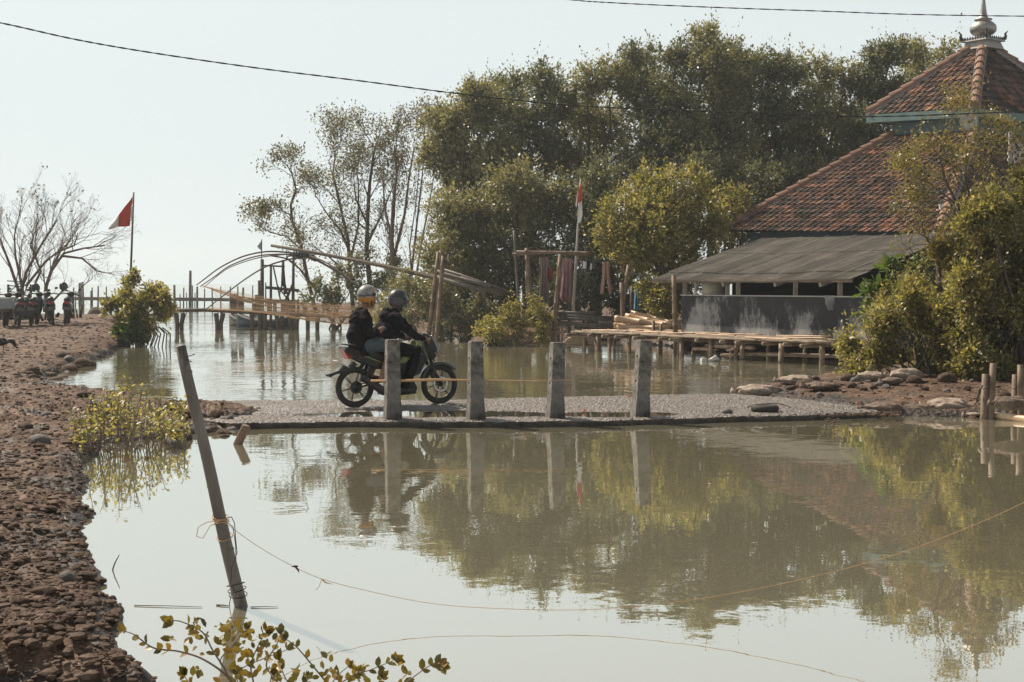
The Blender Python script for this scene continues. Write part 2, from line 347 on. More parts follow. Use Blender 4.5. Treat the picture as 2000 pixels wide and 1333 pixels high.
def heights(X, Y):
    s1 = sdist(LEFT, X, Y).reshape(X.shape); s2 = sdist(RIGHT, X, Y).reshape(X.shape)
    w1 = (fbm(X*1.7, Y*1.7, 4)-0.5)*0.55*np.clip(Y/18, .5, 1.6); s1 = s1+w1; s2 = s2+w1
    H1 = 0.15+0.10*np.clip((9-Y)/5, 0, 1)+0.27*np.clip((Y-26)/22, 0, 1)
    z1 = np.where(s1 > 0, H1*(1-np.exp(-s1/0.22)), -0.6*(1-np.exp(s1/0.5)))
    H2 = 0.17+0.25*np.clip((Y-24)/10, 0, 1)
    z2 = np.where(s2 > 0, H2*(1-np.exp(-s2/0.35)), -0.6*(1-np.exp(s2/0.5)))
    z = np.maximum(z1, z2); s = np.maximum(s1, s2)
    rough = np.clip(s/0.3, 0, 1)
    def bil(x, y): return 1-np.abs(vnoise(x, y)-0.5)*2
    wx = X+.25*fbm(X*2, Y*2+9, 2); wy = Y+.25*fbm(X*2+30, Y*2, 2)
    sel = np.clip((vnoise(X*1.7+80, Y*1.7)-.45)/.25, 0, 1)
    clod = .42*vnoise(wx*1.9, wy*1.9)+.30*(1-bil(wx*3.9+3, wy*3.9))+(.03+.11*sel)*(1-bil(wx*9.3, wy*9.3+7))+.03*(1-sel)*vnoise(wx*30, wy*30)
    fine = (1-bil(wx*21, wy*21))*.9+vnoise(X*44, Y*44)*.5-0.6
    near = np.clip((34-Y)/14, 0.25, 1)
    amp = np.where(s1 >= s2, 1.0, 0.55)
    patch = np.clip((fbm(X*.8+5, Y*.8, 3)-.36)/.22, 0.12, 1.15)
    z = z + rough*near*amp*((0.12+0.14*patch)*(clod-0.30) + 0.038*fine*patch*(.35+.65*sel))
    return z, s
def build_ground():
    rows = 820; ys = 4.3*np.exp(np.linspace(0, math.log(135/4.3), rows))
    us = np.concatenate([np.linspace(-0.75, -0.41, 24)[:-1], np.linspace(-0.41, -0.20, 340)[:-1], np.linspace(-0.20, 0.12, 40)[:-1], np.linspace(0.12, 0.41, 150)[:-1], np.linspace(0.41, 0.8, 24)])
    Y, U = np.meshgrid(ys, us, indexing='ij'); X = U*Y
    Z, s = heights(X, Y); c = len(us)
    co = np.stack([X, Y, Z], -1).reshape(-1, 3)
    i = np.arange((rows-1)*(c-1)); r_ = i//(c-1); k = i % (c-1); a = r_*c+k
    fc = np.stack([a, a+1, a+c+1, a+c], -1)
    keep = (s.reshape(-1)[fc].max(1) > -1.2); fc = fc[keep]
    me = bpy.data.meshes.new("ground"); me.vertices.add(len(co)); me.vertices.foreach_set("co", co.ravel())
    me.loops.add(len(fc)*4); me.loops.foreach_set("vertex_index", fc.ravel().astype(np.int32))
    me.polygons.add(len(fc)); me.polygons.foreach_set("loop_start", np.arange(0, len(fc)*4, 4, dtype=np.int32)); me.update(calc_edges=True)
    tag(link("ground", me, mud, smooth=True), kind="structure")
    sb = bpy.data.meshes.new("seabed"); sb.from_pydata([(-3500, -30, -0.9), (3500, -30, -0.9), (3500, 6500, -0.9), (-3500, 6500, -0.9)], [], [(0, 1, 2, 3)])
    tag(link("seabed", sb, mud), kind="structure")
build_ground()
def hz(x, y): 
    z, _ = heights(np.array([[x]], float), np.array([[y]], float)); return float(z[0, 0])
# ------------------------------------------------------------ causeway
ROADZ = 0.085
NEAR = [P2(px, py, ROADZ) for px, py in ((330, 812), (460, 826), (560, 823), (700, 821), (850, 822), (1000, 822), (1150, 820), (1300, 816), (1430, 812), (1560, 809), (1640, 806), (1715, 803))]
FAR = [P2(px, py, ROADZ) for px, py in ((330, 786), (450, 782), (560, 780), (700, 780), (850, 782), (1000, 776), (1150, 773), (1300, 770), (1430, 769), (1520, 775), (1620, 787), (1715, 799))]
def interp(pts, x):
    xs = [p[0] for p in pts]; ys = [p[1] for p in pts]; return np.interp(x, xs, ys)
def road_mat():
    m, t, n, l = new_mat("wet_gravel")
    out = n.new("ShaderNodeOutputMaterial"); b = n.new("ShaderNodeBsdfPrincipled"); l.new(b.outputs[0], out.inputs[0])
    tc = n.new("ShaderNodeTexCoord")
    v = n.new("ShaderNodeTexVoronoi"); v.inputs["Scale"].default_value = 40; l.new(tc.outputs["Object"], v.inputs["Vector"])
    v2 = n.new("ShaderNodeTexVoronoi"); v2.inputs["Scale"].default_value = 17; l.new(tc.outputs["Object"], v2.inputs["Vector"])
    cr = n.new("ShaderNodeValToRGB"); e = cr.color_ramp.elements; e[0].color = (0.045, 0.038, 0.032, 1); e[1].color = (0.24, 0.215, 0.19, 1); e.new(0.6).color = (0.105, 0.088, 0.075, 1)
    sp = n.new("ShaderNodeSeparateColor"); l.new(v.outputs["Color"], sp.inputs[0]); l.new(sp.outputs[0], cr.inputs[0]); l.new(cr.outputs[0], b.inputs["Base Color"])
    nz = n.new("ShaderNodeTexNoise"); nz.inputs["Scale"].default_value = 1.1; l.new(tc.outputs["Object"], nz.inputs["Vector"])
    mr = n.new("ShaderNodeMapRange"); mr.inputs[1].default_value = 0.4; mr.inputs[2].default_value = 0.62; mr.inputs[3].default_value = 0.36; mr.inputs[4].default_value = 0.62
    l.new(nz.outputs["Fac"], mr.inputs[0]); l.new(mr.outputs[0], b.inputs["Roughness"])
    ad = n.new("ShaderNodeMath"); ad.operation = 'MULTIPLY_ADD'; ad.inputs[1].default_value = 0.7; l.new(v2.outputs["Distance"], ad.inputs[0]); l.new(v.outputs["Distance"], ad.inputs[2])
    bp = n.new("ShaderNodeBump"); bp.invert = True; bp.inputs["Strength"].default_value = 1.0; bp.inputs["Distance"].default_value = 0.022
    l.new(ad.outputs[0], bp.inputs["Height"]); l.new(bp.outputs[0], b.inputs["Normal"])
    return m
puddle_mat = None
def build_road():
    global puddle_mat
    nx, ny = 760, 90
    xs = np.linspace(NEAR[0][0], NEAR[-1][0], nx); yn = interp(NEAR, xs)-0.02; yf = interp(FAR, xs)
    yn = yn + (fbm(xs*3, xs*0+5, 4)-0.5)*0.12; yf = yf+(fbm(xs*3, xs*0+50, 4)-0.5)*0.16
    T = np.linspace(0, 1, ny); X = np.repeat(xs[:, None], ny, 1); Y = yn[:, None]*(1-T)+yf[:, None]*T
    e = np.minimum((Y-yn[:, None]), (yf[:, None]-Y)); edge = np.clip(e/0.10, 0, 1)
    # shallow hollows where rain water lies
    hol = np.exp(-(((X+0.9)/2.3)**2+((Y-18.75)/0.42)**2)**2) + np.exp(-(((X-1.35)/1.0)**2+((Y-18.75)/0.35)**2)**2)*0.9 
    Z = ROADZ + (fbm(X*1.6, Y*1.6, 4)-0.5)*0.018 + (fbm(X*16, Y*16, 3, gain=.7)-0.5)*0.022 - 0.02*np.clip(hol, 0, 1.2) - 0.015*(1-edge)
    top = np.stack([X, Y, Z], -1)
    low_n = np.stack([xs, yn+(fbm(xs*6, xs*0+9, 4)-0.5)*0.10+0.10, np.full(nx, -0.3)], -1); low_f = np.stack([xs, yf-0.02, np.full(nx, -0.3)], -1)
    mid_n = np.stack([xs, yn-0.004+(fbm(xs*8, xs*0+2, 3)-.5)*.05, np.full(nx, ROADZ-0.035)], -1)
    G = np.concatenate([low_n[:, None], mid_n[:, None], top, low_f[:, None]], 1); c = G.shape[1]
    fc = [(i*c+j, (i+1)*c+j, (i+1)*c+j+1, i*c+j+1) for i in range(nx-1) for j in range(c-1)]
    me = bpy.data.meshes.new("road"); me.from_pydata(G.reshape(-1, 3).tolist(), [], fc); me.update()
    side = pm("wet_shaded_edge", [(.018, .015, .012), (.045, .038, .03), (.075, .062, .048)], scale=6, rough=.6, bump=.8, bscale=20, dist=.03)  # wet concrete, with the shade on the lip also put into its dark colour
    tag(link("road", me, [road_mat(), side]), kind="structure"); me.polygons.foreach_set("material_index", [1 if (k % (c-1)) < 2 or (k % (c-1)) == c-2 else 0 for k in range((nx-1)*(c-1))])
    m, t, n, l = new_mat("puddle_water"); puddle_mat = m
    out = n.new("ShaderNodeOutputMaterial"); b = n.new("ShaderNodeBsdfPrincipled"); b.inputs["Base Color"].default_value = (0.10, 0.085, 0.06, 1)
    b.inputs["Roughness"].default_value = 0.02; g = n.new("ShaderNodeBsdfGlossy"); g.inputs["Roughness"].default_value = 0.02; g.inputs[0].default_value = (.9, .9, .88, 1)
    mx = n.new("ShaderNodeMixShader"); mx.inputs[0].default_value = 0.62; l.new(b.outputs[0], mx.inputs[1]); l.new(g.outputs[0], mx.inputs[2]); l.new(mx.outputs[0], out.inputs[0])
    for i, (x0, x1, y0, y1, lab) in enumerate(((-3.2, 2.6, 18.2, 19.35, "long rain puddle on the gravel causeway under the motorcycle"),)):
        k = 40; pts = []
        for j in range(k):
            a = 2*math.pi*j/k; pts.append(((x0+x1)/2+(x1-x0)/2*math.cos(a), (y0+y1)/2+(y1-y0)/2*math.sin(a), ROADZ-0.0085))
        me = bpy.data.meshes.new("puddle"); me.from_pydata(pts, [], [tuple(range(k))]); tag(link("puddle", me, m), kind="structure")
build_road()
# ------------------------------------------------------------ concrete posts with rod holes, and the rail through them
def make_post():
    def box_me(mb): me = bpy.data.meshes.new("t"); me.from_pydata([tuple(p) for p in mb.v], [], mb.f); return me
    b = MB(); H = 1.02
    secs = [(-0.25, .115), (0.0, .112), (0.12, .108), (0.3, .096), (H-0.02, .088), (H, .080)]; P = []
    for z, r in secs:
        P += [(-r, -r*.98, z), (r, -r*.98, z), (r, r*.98, z), (-r, r*.98, z)]
    fs = [(3, 2, 1, 0), tuple(range(len(P)-4, len(P)))]
    for i in range(len(secs)-1):
        for j in range(4): fs.append((i*4+j, i*4+(j+1) % 4, i*4+4+(j+1) % 4, i*4+4+j))
    b.add(P, fs); o = bpy.data.objects.new("t", box_me(b)); COL.objects.link(o); bevel(o, 0.008, 2)
    cs = []
    for z in (0.47, 0.80):
        c = MB(); c.tube([(-0.4, 0, z), (0.4, 0, z)], 0.022, 12); q = bpy.data.objects.new("c", box_me(c)); COL.objects.link(q); cs.append(q)
        m = o.modifiers.new("b", 'BOOLEAN'); m.object = q; m.operation = 'DIFFERENCE'; m.solver = 'EXACT'
    me = bpy.data.meshes.new_from_object(o.evaluated_get(bpy.context.evaluated_depsgraph_get()))
    for q in cs+[o]: bpy.data.objects.remove(q)
    me.name = "concrete_post"; return me
pme = make_post(); pme.materials.append(concrete)
plabs = ["grey concrete post in front of the motorcycle riders", "upright grey concrete post just right of the motorcycle front wheel",
         "leaning concrete post third from the motorcycle, rounded chipped top", "leaning concrete post farthest from the motorcycle, nearest the tyre"]
for i, (px, lean) in enumerate(((767, 0.0), (929, 0.0), (1084, 0.035), (1250, 0.055))):
    p = gp(px, 818-[0, 0, 2, 5][i], ROADZ); o = bpy.data.objects.new("concrete_post", pme); COL.objects.link(o)
    o.location = (p.x, p.y, ROADZ-0.01); o.rotation_euler = (0, lean, math.radians(17)); o.scale = (0.93, .93, [1.0, .98, .96, .98][i])
    tag(o, plabs[i], "concrete post", "concrete posts along the causeway edge")
mb = MB(gp(725, 818, ROADZ)); y = gp(768, 818, ROADZ).y+0.01
mb.tube([at(724, 744, y), at(760, 744.5, y), at(850, 742, y), at(930, 743, y), at(1030, 744, y), at(1122, 742.5, y)], [.013, .017, .015, .010, .006, .005], 8)
tag(mb.build("bamboo_rail", rope_mat, smooth=True), "thin bamboo rail threaded through the first three concrete posts", "rail")
# ------------------------------------------------------------ leaves
def leaf_mesh(name, C, D, N, L, W, rnd, mat, parent=None, six=False, org=(0, 0, 0)):
    """C base points, D blade directions, N blade normals, L lengths, W widths"""
    C = np.asarray(C, float)-np.asarray(org, float); n = len(C)
    D = D/np.linalg.norm(D, axis=1, keepdims=True); S = np.cross(D, N); S /= (np.linalg.norm(S, axis=1, keepdims=True)+1e-9); N = np.cross(S, D)
    L = L[:, None]; W = W[:, None]
    if six:
        prof = [(0, 0, 0), (.3, .42, .10), (.68, .40, .14), (1, 0, -.06), (.68, -.40, .14), (.3, -.42, .10), (.5, 0, 0)]
        pts = np.stack([C+D*L*a+S*W*b+N*W*c for a, b, c in prof], 1); k = 7
        fs = np.array([[0, 6, 5, -1], [0, 1, 6, -1], [1, 2, 6, -1], [2, 3, 6, -1], [3, 4, 6, -1], [4, 5, 6, -1]])[:, :3]
    else:
        prof = [(0, 0, 0), (.5, .5, .12), (1, 0, 0), (.5, -.5, .12)]
        pts = np.stack([C+D*L*a+S*W*b+N*W*c for a, b, c in prof], 1); k = 4
        fs = np.array([[0, 1, 2, 3]])
    co = pts.reshape(-1, 3); m = fs.shape[1]
    idx = (np.arange(n)[:, None, None]*k+fs[None]).reshape(-1, m).astype(np.int32)
    me = bpy.data.meshes.new(name); me.vertices.add(len(co)); me.vertices.foreach_set("co", co.ravel())
    me.loops.add(idx.size); me.loops.foreach_set("vertex_index", idx.ravel())
    me.polygons.add(len(idx)); me.polygons.foreach_set("loop_start", np.arange(0, idx.size, m, dtype=np.int32))
    me.update(calc_edges=True)
    a = me.attributes.new("rnd", 'FLOAT', 'FACE'); a.data.foreach_set("value", np.repeat(rnd, len(fs)).astype(np.float32))
    if six: me.polygons.foreach_set("use_smooth", [True]*len(idx))
    return link(name, me, mat, parent)
def crown_leaves(lobes, n, size, clump=0.32, per=34, shell=0.55, seed=0, flat=0.85, droop=0.0):
    """lobes: (centre, rx, ry, rz). Leaves sit in small clumps; clumps crowd the outer part of each lobe, with gaps between."""
    g = np.random.default_rng(seed); vol = np.array([l[1]*l[3] for l in lobes])**1.0; vol = vol/vol.sum()
    nc = max(4, n//per); li = g.choice(len(lobes), nc, p=vol)
    dv = g.normal(size=(nc, 3)); dv /= np.linalg.norm(dv, axis=1, keepdims=True)
    rr = (1-(1-shell)*g.random(nc)**1.0)*(0.76+0.36*g.random(nc))+np.where(g.random(nc) < .08, .10, 0)
    cen = np.array([l[0] for l in lobes])[li]; rad = np.array([l[1:4] for l in lobes])[li]
    cc = cen+dv*rad*rr[:, None]; tint = g.normal(0, .16, nc)
    cs = clump*(0.55+0.9*g.random(nc))
    k = np.repeat(np.arange(nc), per); m = len(k)
    o = g.normal(size=(m, 3)); o /= np.linalg.norm(o, axis=1, keepdims=True); o *= np.minimum(np.abs(g.normal(0, .58, m)), 1.25)[:, None]
    shoot = (g.random(nc) < .3)[k][:, None]; C = cc[k]+o*cs[k][:, None]*np.where(shoot, np.array([.45, .45, 1.9]), np.array([1, 1, .8]))
    D = o*0.7+dv[k]*0.5+g.normal(size=(m, 3))*0.55+np.array([0, 0, 0.12-droop])
    N = g.normal(size=(m, 3))*flat+np.array([0, 0, 1.0])+dv[k]*0.4
    L = size*(0.7+0.6*g.random(m)); W = L*(0.40+0.16*g.random(m))
    R = np.clip(0.5+tint[k]+g.normal(0, .2, m), 0, 1)
    return C, D, N, L, W, R, cc
def fill(poly, n, r0, r1, Y, dY=.8, seed=0, shrink=0.6):
    g = np.random.default_rng(seed); xs = [p[0] for p in poly]; ys = [p[1] for p in poly]; out = []
    while len(out) < n:
        x, y, r = g.uniform(min(xs), max(xs)), g.uniform(min(ys), max(ys)), g.uniform(r0, r1)
        if sdist(poly, np.array([x]), np.array([y]))[0] > r*shrink: out.append((x, y, r, Y+g.uniform(-dY, dY)))
    return out
def limbs(mb, base, targets, r0, seg=5, jit=0.12, n=6, gen=None):
    g = gen or random
    base = Vector(base)
    for t in targets:
        t = Vector(t); L = (t-base).length; pts = []; rs = []
        for i in range(seg+1):
            u = i/seg; p = base.lerp(t, u); p.z = base.z+(t.z-base.z)*(u**0.85)
            j = jit*L*0.5*math.sin(math.pi*u)
            p += Vector((g.uniform(-j, j), g.uniform(-j, j), 0)); pts.append(p); rs.append(r0*(1-u*0.85))
        mb.tube(pts, rs, n)
def tree(name, label, base, lobes_px, n, size, mat, group=None, trunk_r=0.10, cat="tree", clump=0.34, per=34, shell=.5, seed=1, depth_k=1.0, barkm=None, stems=1, six=False, twigs=0, droop=0.0):
    """base: (px, Y, z); lobes_px: (px, py, r_px, Y)"""
    b = at(base[0], 600, base[1]); b.z = base[2]
    root = empty(name, b, label, cat, group)
    lobes = []
    gy = random.Random(seed)
    for t_ in lobes_px:
        px, py, rp = t_[:3]; Y = t_[3] if len(t_) > 3 else base[1]+gy.uniform(-1, 1)*min(1.0, 0.8*sum(q[2] for q in lobes_px)/len(lobes_px)*base[1]/F)
        c = at(px, py, Y); r = rp*Y/F; lobes.append(((c.x, c.y, c.z), r, r*depth_k, r*0.95))
    C, D, N, L, W, R, cc = crown_leaves(lobes, n, size, clump, per, shell, seed, droop=droop)
    keep = C[:, 2] > 0.04; 
    leaf_mesh("crown", C[keep], D[keep], N[keep], L[keep], W[keep], R[keep], mat, root, six, org=b)
    mb = MB(b); g = random.Random(seed)
    tgt = [Vector(l[0]) for l in lobes]
    mid = sum(tgt, Vector())/len(tgt)
    if stems == 1:
        k = Vector((b.x*.5+mid.x*.5, b.y*.5+mid.y*.5, b.z+(mid.z-b.z)*0.45))
        mb.tube([b-V(0, 0, .15), b.lerp(k, .5)+V(g.uniform(-.08, .08), 0, 0), k], [trunk_r*1.25, trunk_r, trunk_r*.8], 8); limbs(mb, k, tgt, trunk_r*.65, gen=g)
    else:
        for s in range(stems):
            q = b+V(g.uniform(-.4, .4), g.uniform(-.3, .3), -.1); limbs(mb, q, [tgt[s % len(tgt)]+V(g.uniform(-.2, .2), 0, g.uniform(-.1, .2))], trunk_r, gen=g)
    for i in range(twigs):
        c = Vector(cc[g.randrange(len(cc))]); t = min(tgt, key=lambda q: (q-c).length); limbs(mb, t, [c+(c-t)*0.12], trunk_r*.16, 3, n=4, gen=g)
    mb.build("trunk", barkm or bark, root, smooth=True)
    return root
# ------------------------------------------------------------ the mangrove wood behind the house (each tree its own)
BG = "tall mangrove trees behind the water"
specs = [
 ("tall mangrove at the left end of the wood, rounded crown above the net boom", (905, 53), [(885,245,58),(945,215,55),(905,330,72),(975,300,62),(850,300,40),(850,235,30),(930,185,35)], 15000),
 ("twin-topped mangrove second from the left end of the wood", (1030, 54), [(1000,180,50),(1062,160,44),(1090,205,46),(1030,245,66),(990,350,70),(1080,300,60),(970,175,30)], 15000),
 ("mangrove with sky showing through its thin middle, behind the low wire", (1165, 55), [(1150,165,42),(1205,150,50),(1130,225,50),(1180,250,64),(1120,320,62),(1230,330,60)], 13000),
 ("mangrove whose crown stands left of the tallest tree top", (1290, 54), [(1262,130,42),(1320,115,42),(1260,190,66),(1325,205,70),(1290,290,84),(1240,105,25)], 15000),
 ("tallest mangrove of the wood, narrow top poking into the sky", (1385, 53), [(1375,82,36),(1392,60,18),(1392,130,56),(1430,185,70),(1400,270,84),(1350,260,60),(1425,110,38)], 16000),
 ("mangrove in the middle of the right half of the wood, level top", (1500, 55), [(1490,135,44),(1540,140,50),(1500,210,72),(1470,310,84),(1550,290,70),(1455,130,30)], 15000),
 ("mangrove just left of the mosque spire roof, level top", (1610, 54), [(1600,145,46),(1650,150,40),(1570,215,66),(1640,235,68),(1600,330,80),(1660,330,60)], 14000),
 ("sparse mangrove with thin leafy top beside the mosque roof", (1720, 53), [(1715,115,34),(1745,105,34),(1700,175,50),(1740,190,52),(1690,260,56)], 9000),
 ("sparse mangrove rising behind the left slope of the mosque's upper roof", (1830, 54), [(1790,112,36),(1845,112,34),(1880,130,26),(1790,180,54),(1840,200,60)], 8000),
]
for i, (lab, (bx, Y), lob, n) in enumerate(specs):
    tree("mangrove_tree", lab, (bx, Y, 0.3), [(a, b, r, Y+random.uniform(-1.5, 1.5)) for a, b, r in lob], int(n*2.3), 0.125, L_dark if i % 2 else L_olive, BG, 0.16, seed=20+i, clump=0.36, shell=.3, depth_k=1.1, twigs=50)
front = [
 ("olive mangrove low at the left end of the wood, behind the two tall net posts", (880, 49), [(885,420,66),(865,500,60),(930,470,66),(900,560,66),(960,540,60),(850,570,48)], 15000, L_olive),
 ("olive mangrove behind the low waterside bush", (1010, 49), [(1010,370,66),(960,410,56),(1060,400,62),(1010,470,78),(1060,530,70),(960,590,60)], 16000, L_olive),
 ("dark mangrove directly behind the hanging laundry and flag", (1150, 48), [(1120,400,60),(1170,360,56),(1150,470,80),(1110,560,70),(1200,560,70),(1240,600,50)], 15000, L_dark),
 ("dark low mangrove behind the round-crowned tree, beside the shed roof", (1400, 50), [(1440,380,70),(1380,340,66),(1500,350,60),(1430,470,66),(1320,540,70),(1250,480,70),(1560,340,50)], 14000, L_dark),
]
for i, (lab, (bx, Y), lob, n, mt) in enumerate(front):
    tree("mangrove_tree", lab, (bx, Y, 0.3), [(a, b, r, Y+random.uniform(-1.2, 1.2)) for a, b, r in lob], int(n*2.1), 0.125, mt, BG, 0.12, seed=50+i, clump=0.36, shell=.3, depth_k=1.1, twigs=40)
tree("round_crown_tree", "bright olive tree with round crown between the flagpole and the shed", (1300, 42, .35),
     [(1270,385,60),(1335,370,56),(1215,430,52),(1290,440,78),(1370,420,50),(1240,485,52),(1330,485,50),(1190,465,32),(1395,450,30)], 38000, 0.10, L_bright, None, 0.11, seed=70, clump=0.30, shell=.55, twigs=50)
tree("small_tree", "small yellow-green tree top beside the mosque eave", (1440, 44.5, .35), [(1435,395,36),(1462,385,20),(1415,420,28),(1430,440,30)], 3200, 0.10, L_bright, None, 0.06, seed=71, clump=.25, shell=.4, twigs=20)
tree("yellow_shrub", "yellow-green shrub in sun between the bamboo logs and the shed wall", (1290, 40.5, .35), [(1285,590,36),(1262,560,28),(1315,570,34),(1300,615,26),(1340,600,24)], 5200, 0.10, L_bright, None, 0.03, "shrub", seed=72, clump=.22, shell=.2, twigs=30, stems=3)
tree("waterside_bush", "low sunlit bush growing out of the water behind the second concrete post", (1000, 41.5, .05),
     fill([(915,670),(922,640),(945,620),(975,600),(1010,585),(1030,580),(1034,560),(1042,560),(1050,590),(1070,605),(1085,640),(1075,672)], 34, 7, 20, 41.5, .5, 6, .4), 9000, 0.085, L_bright, None, 0.02, "bush", seed=73, clump=.15, shell=.1, per=18, twigs=160, stems=22, barkm=bark_pale)
tree("mangrove_shrub", "dark leafy shrub at the water behind the helmeted driver", (800, 46, .05), [(770,590,40),(800,560,40),(830,600,36),(745,620,26),(790,630,30)], 7000, 0.10, L_olive, None, 0.025, "shrub", seed=74, clump=.25, shell=.2, stems=6, twigs=30)
tree("mangrove_shrub", "dark shrub under the net boom between the stilt platform and the wood", (905, 45, .05), [(880,600,36),(915,640,28),(870,645,26),(935,600,30)], 5000, 0.10, L_dark, None, 0.025, "shrub", seed=75, clump=.25, shell=.2, stems=6, twigs=30)
# mangrove bushes at the right edge
tree("mangrove_bush", "big sunlit mangrove bush at the right edge in front of the house", (1800, 25.5, .1),
     fill([(1622,738),(1640,700),(1655,655),(1690,625),(1725,590),(1770,560),(1830,560),(1900,590),(1960,740)], 32, 14, 40, 25.5, .8, 1, .15), 46000, 0.085, L_bright, "mangrove bushes at the right edge", 0.03, "bush", seed=80, clump=.25, shell=.1, per=16, twigs=160, stems=20)
tree("mangrove_bush", "tall mangrove bush cut off by the right picture edge, under the thin tree", (1960, 24.6, .1),
     fill([(1830,735),(1835,600),(1870,520),(1880,450),(1905,395),(1935,370),(1960,320),(2010,300),(2060,330),(2090,740)], 95, 9, 30, 24.6, .8, 2, .3), 66000, 0.082, L_bright, "mangrove bushes at the right edge", 0.04, "bush", seed=81, clump=.25, shell=.1, per=16, twigs=160, stems=20)
tree("mangrove_bush", "ochre-leaved bush filling between the thin tree's trunk and the edge bush", (1890, 25.6, .1),
     fill([(1785,600),(1795,520),(1820,455),(1860,410),(1930,380),(1970,420),(1960,600)], 24, 12, 30, 25.6, .5, 5, .3), 24000, 0.070, L_ochre, "mangrove bushes at the right edge", 0.03, "bush", seed=84, clump=.25, shell=.1, per=14, twigs=120, stems=6)
branch_tree_args = dict(name="thin_tree", label="thin tree with small sparse ochre leaves in front of the mosque roof", depth=4, leaves=2600, lsize=.062, seed=82, spread=.5, up=.08, lper=5, lsp=.07)
tree("large_leaf_sapling", "sapling with large glossy green leaves at the left of the big bush", (1745, 27.3, .1),
     [(1745,520,20),(1765,545,22),(1695,575,20),(1715,560,14),(1685,600,10),(1722,610,18),(1700,640,12),(1735,575,12),(1790,520,16)], 620, 0.17, L_green, None, 0.02, "sapling", seed=83, clump=.15, shell=.2, per=8, six=True, twigs=50, stems=5)
# bush in the middle distance at the tip of the left bank
b_ = (262, 41.2, .02)
tree("rhizophora_bush", "round sunlit mangrove bush at the tip of the left bank, flagpole behind", b_,
     fill([(198,602),(212,575),(240,550),(262,528),(282,548),(318,560),(336,590),(330,622),(312,652),(290,668),(240,668),(225,650),(235,632),(205,615)], 70, 9, 18, 41.2, .5, 4, .25), 13000, 0.115, L_bright, None, 0.02, "bush", seed=90, clump=.15, shell=.1, per=14, twigs=120, stems=16)
tree("green_shoots", "large-leaved green shoots at the foot of the round bush", (262, 40.8, .02), [(265,650,22),(240,648,16),(290,650,14),(262,625,12),(245,600,10)], 700, 0.19, L_green, None, 0.015, "shoots", seed=91, clump=.18, shell=.2, six=True, stems=5)
mb = MB(at(300, 668  , 40.9))
for i in range(9):
    a = at(285+i*4.0+random.uniform(-2, 2), 645+random.uniform(-8, 6)  , 40.9); e = at(266+i*8.2, 674, 40.9+random.uniform(-.4, .3)); e.z = -0.1
    k = a.lerp(e, .5)+V(.12, 0, .16); mb.tube([a, k, e], [.022, .02, .018], 6)
tag(mb.build("prop_roots", bark, smooth=True), "arching prop roots standing in the water beside the round bush", "roots")
# low sapling patch on the near left bank
def sapling_patch():
    b = gp(240, 880, 0); root = empty("seedling_patch", b, "patch of low yellow-green mangrove seedlings standing in the pond edge by the left bank", "seedlings")
    g = np.random.default_rng(5); mb = MB(b); C = []; D = []; N = []
    for i in range(170):
        px = g.uniform(150, 372) if i > 25 else g.uniform(160, 330); py = g.uniform(846, 905) - (px-150)*0.10
        p = gp(px, py, 0); env = 0.20+0.27*math.exp(-((px-235)/60)**2)+0.10*g.random()
        top = p+V(g.normal(0, .09), g.normal(0, .09), env*(0.8+.5*g.random())); mid = p.lerp(top, .55)+V(g.normal(0, .03), g.normal(0, .03), 0)
        mb.tube([p-V(0, 0, .08), mid, top], [.006, .005, .003], 4)
        for k in range(g.integers(7, 13)):
            u = g.uniform(.35, 1.05); q = p.lerp(top, u)+V(g.normal(0, .03), g.normal(0, .03), 0); C.append(q); a = g.uniform(0, 6.28)
            D.append((math.cos(a), math.sin(a), g.uniform(.1, 1.1))); N.append((g.normal(0, .6), g.normal(0, .6), 1))
    C = np.array(C); n = len(C); L = .056*(.7+.6*g.random(n))
    leaf_mesh("leaves", C, np.array(D, float), np.array(N, float), L, L*.55, np.clip(g.normal(.55, .22, n), 0, 1), L_bright, root, True, org=b)
    mb.build("stems", bark_pale, root)
sapling_patch()
# ------------------------------------------------------------ branching trees
def grow(mb, p, d, L, r, depth, g, spread=.5, up=.1, tips=None, bend=.25, kids=(2, 3), shrink=.72, nseg=3):
    pts = [p]; rs = [r]; q = Vector(p); d = Vector(d).normalized()
    for i in range(nseg):
        d = (d+Vector((g.gauss(0, bend), g.gauss(0, bend), g.gauss(0, bend*.6)+up))*0.35).normalized(); q = q+d*(L/nseg); pts.append(q.copy()); rs.append(r*(1-.35*(i+1)/nseg))
    mb.tube(pts, rs, 6 if depth > 3 else 4, cap=False)
    if depth == 0:
        if tips is not None: tips.append((q.copy(), d.copy()))
        return
    for k in range(g.randint(*kids)):
        v = Vector((g.gauss(0, spread), g.gauss(0, spread), g.gauss(0, spread*.8))); nd = (d+v).normalized()
        s = pts[-1] if k == 0 or g.random() < .6 else pts[-2]
        grow(mb, s, nd, L*shrink*g.uniform(.8, 1.15), r*.62, depth-1, g, spread, up, tips, bend, kids, shrink, nseg)
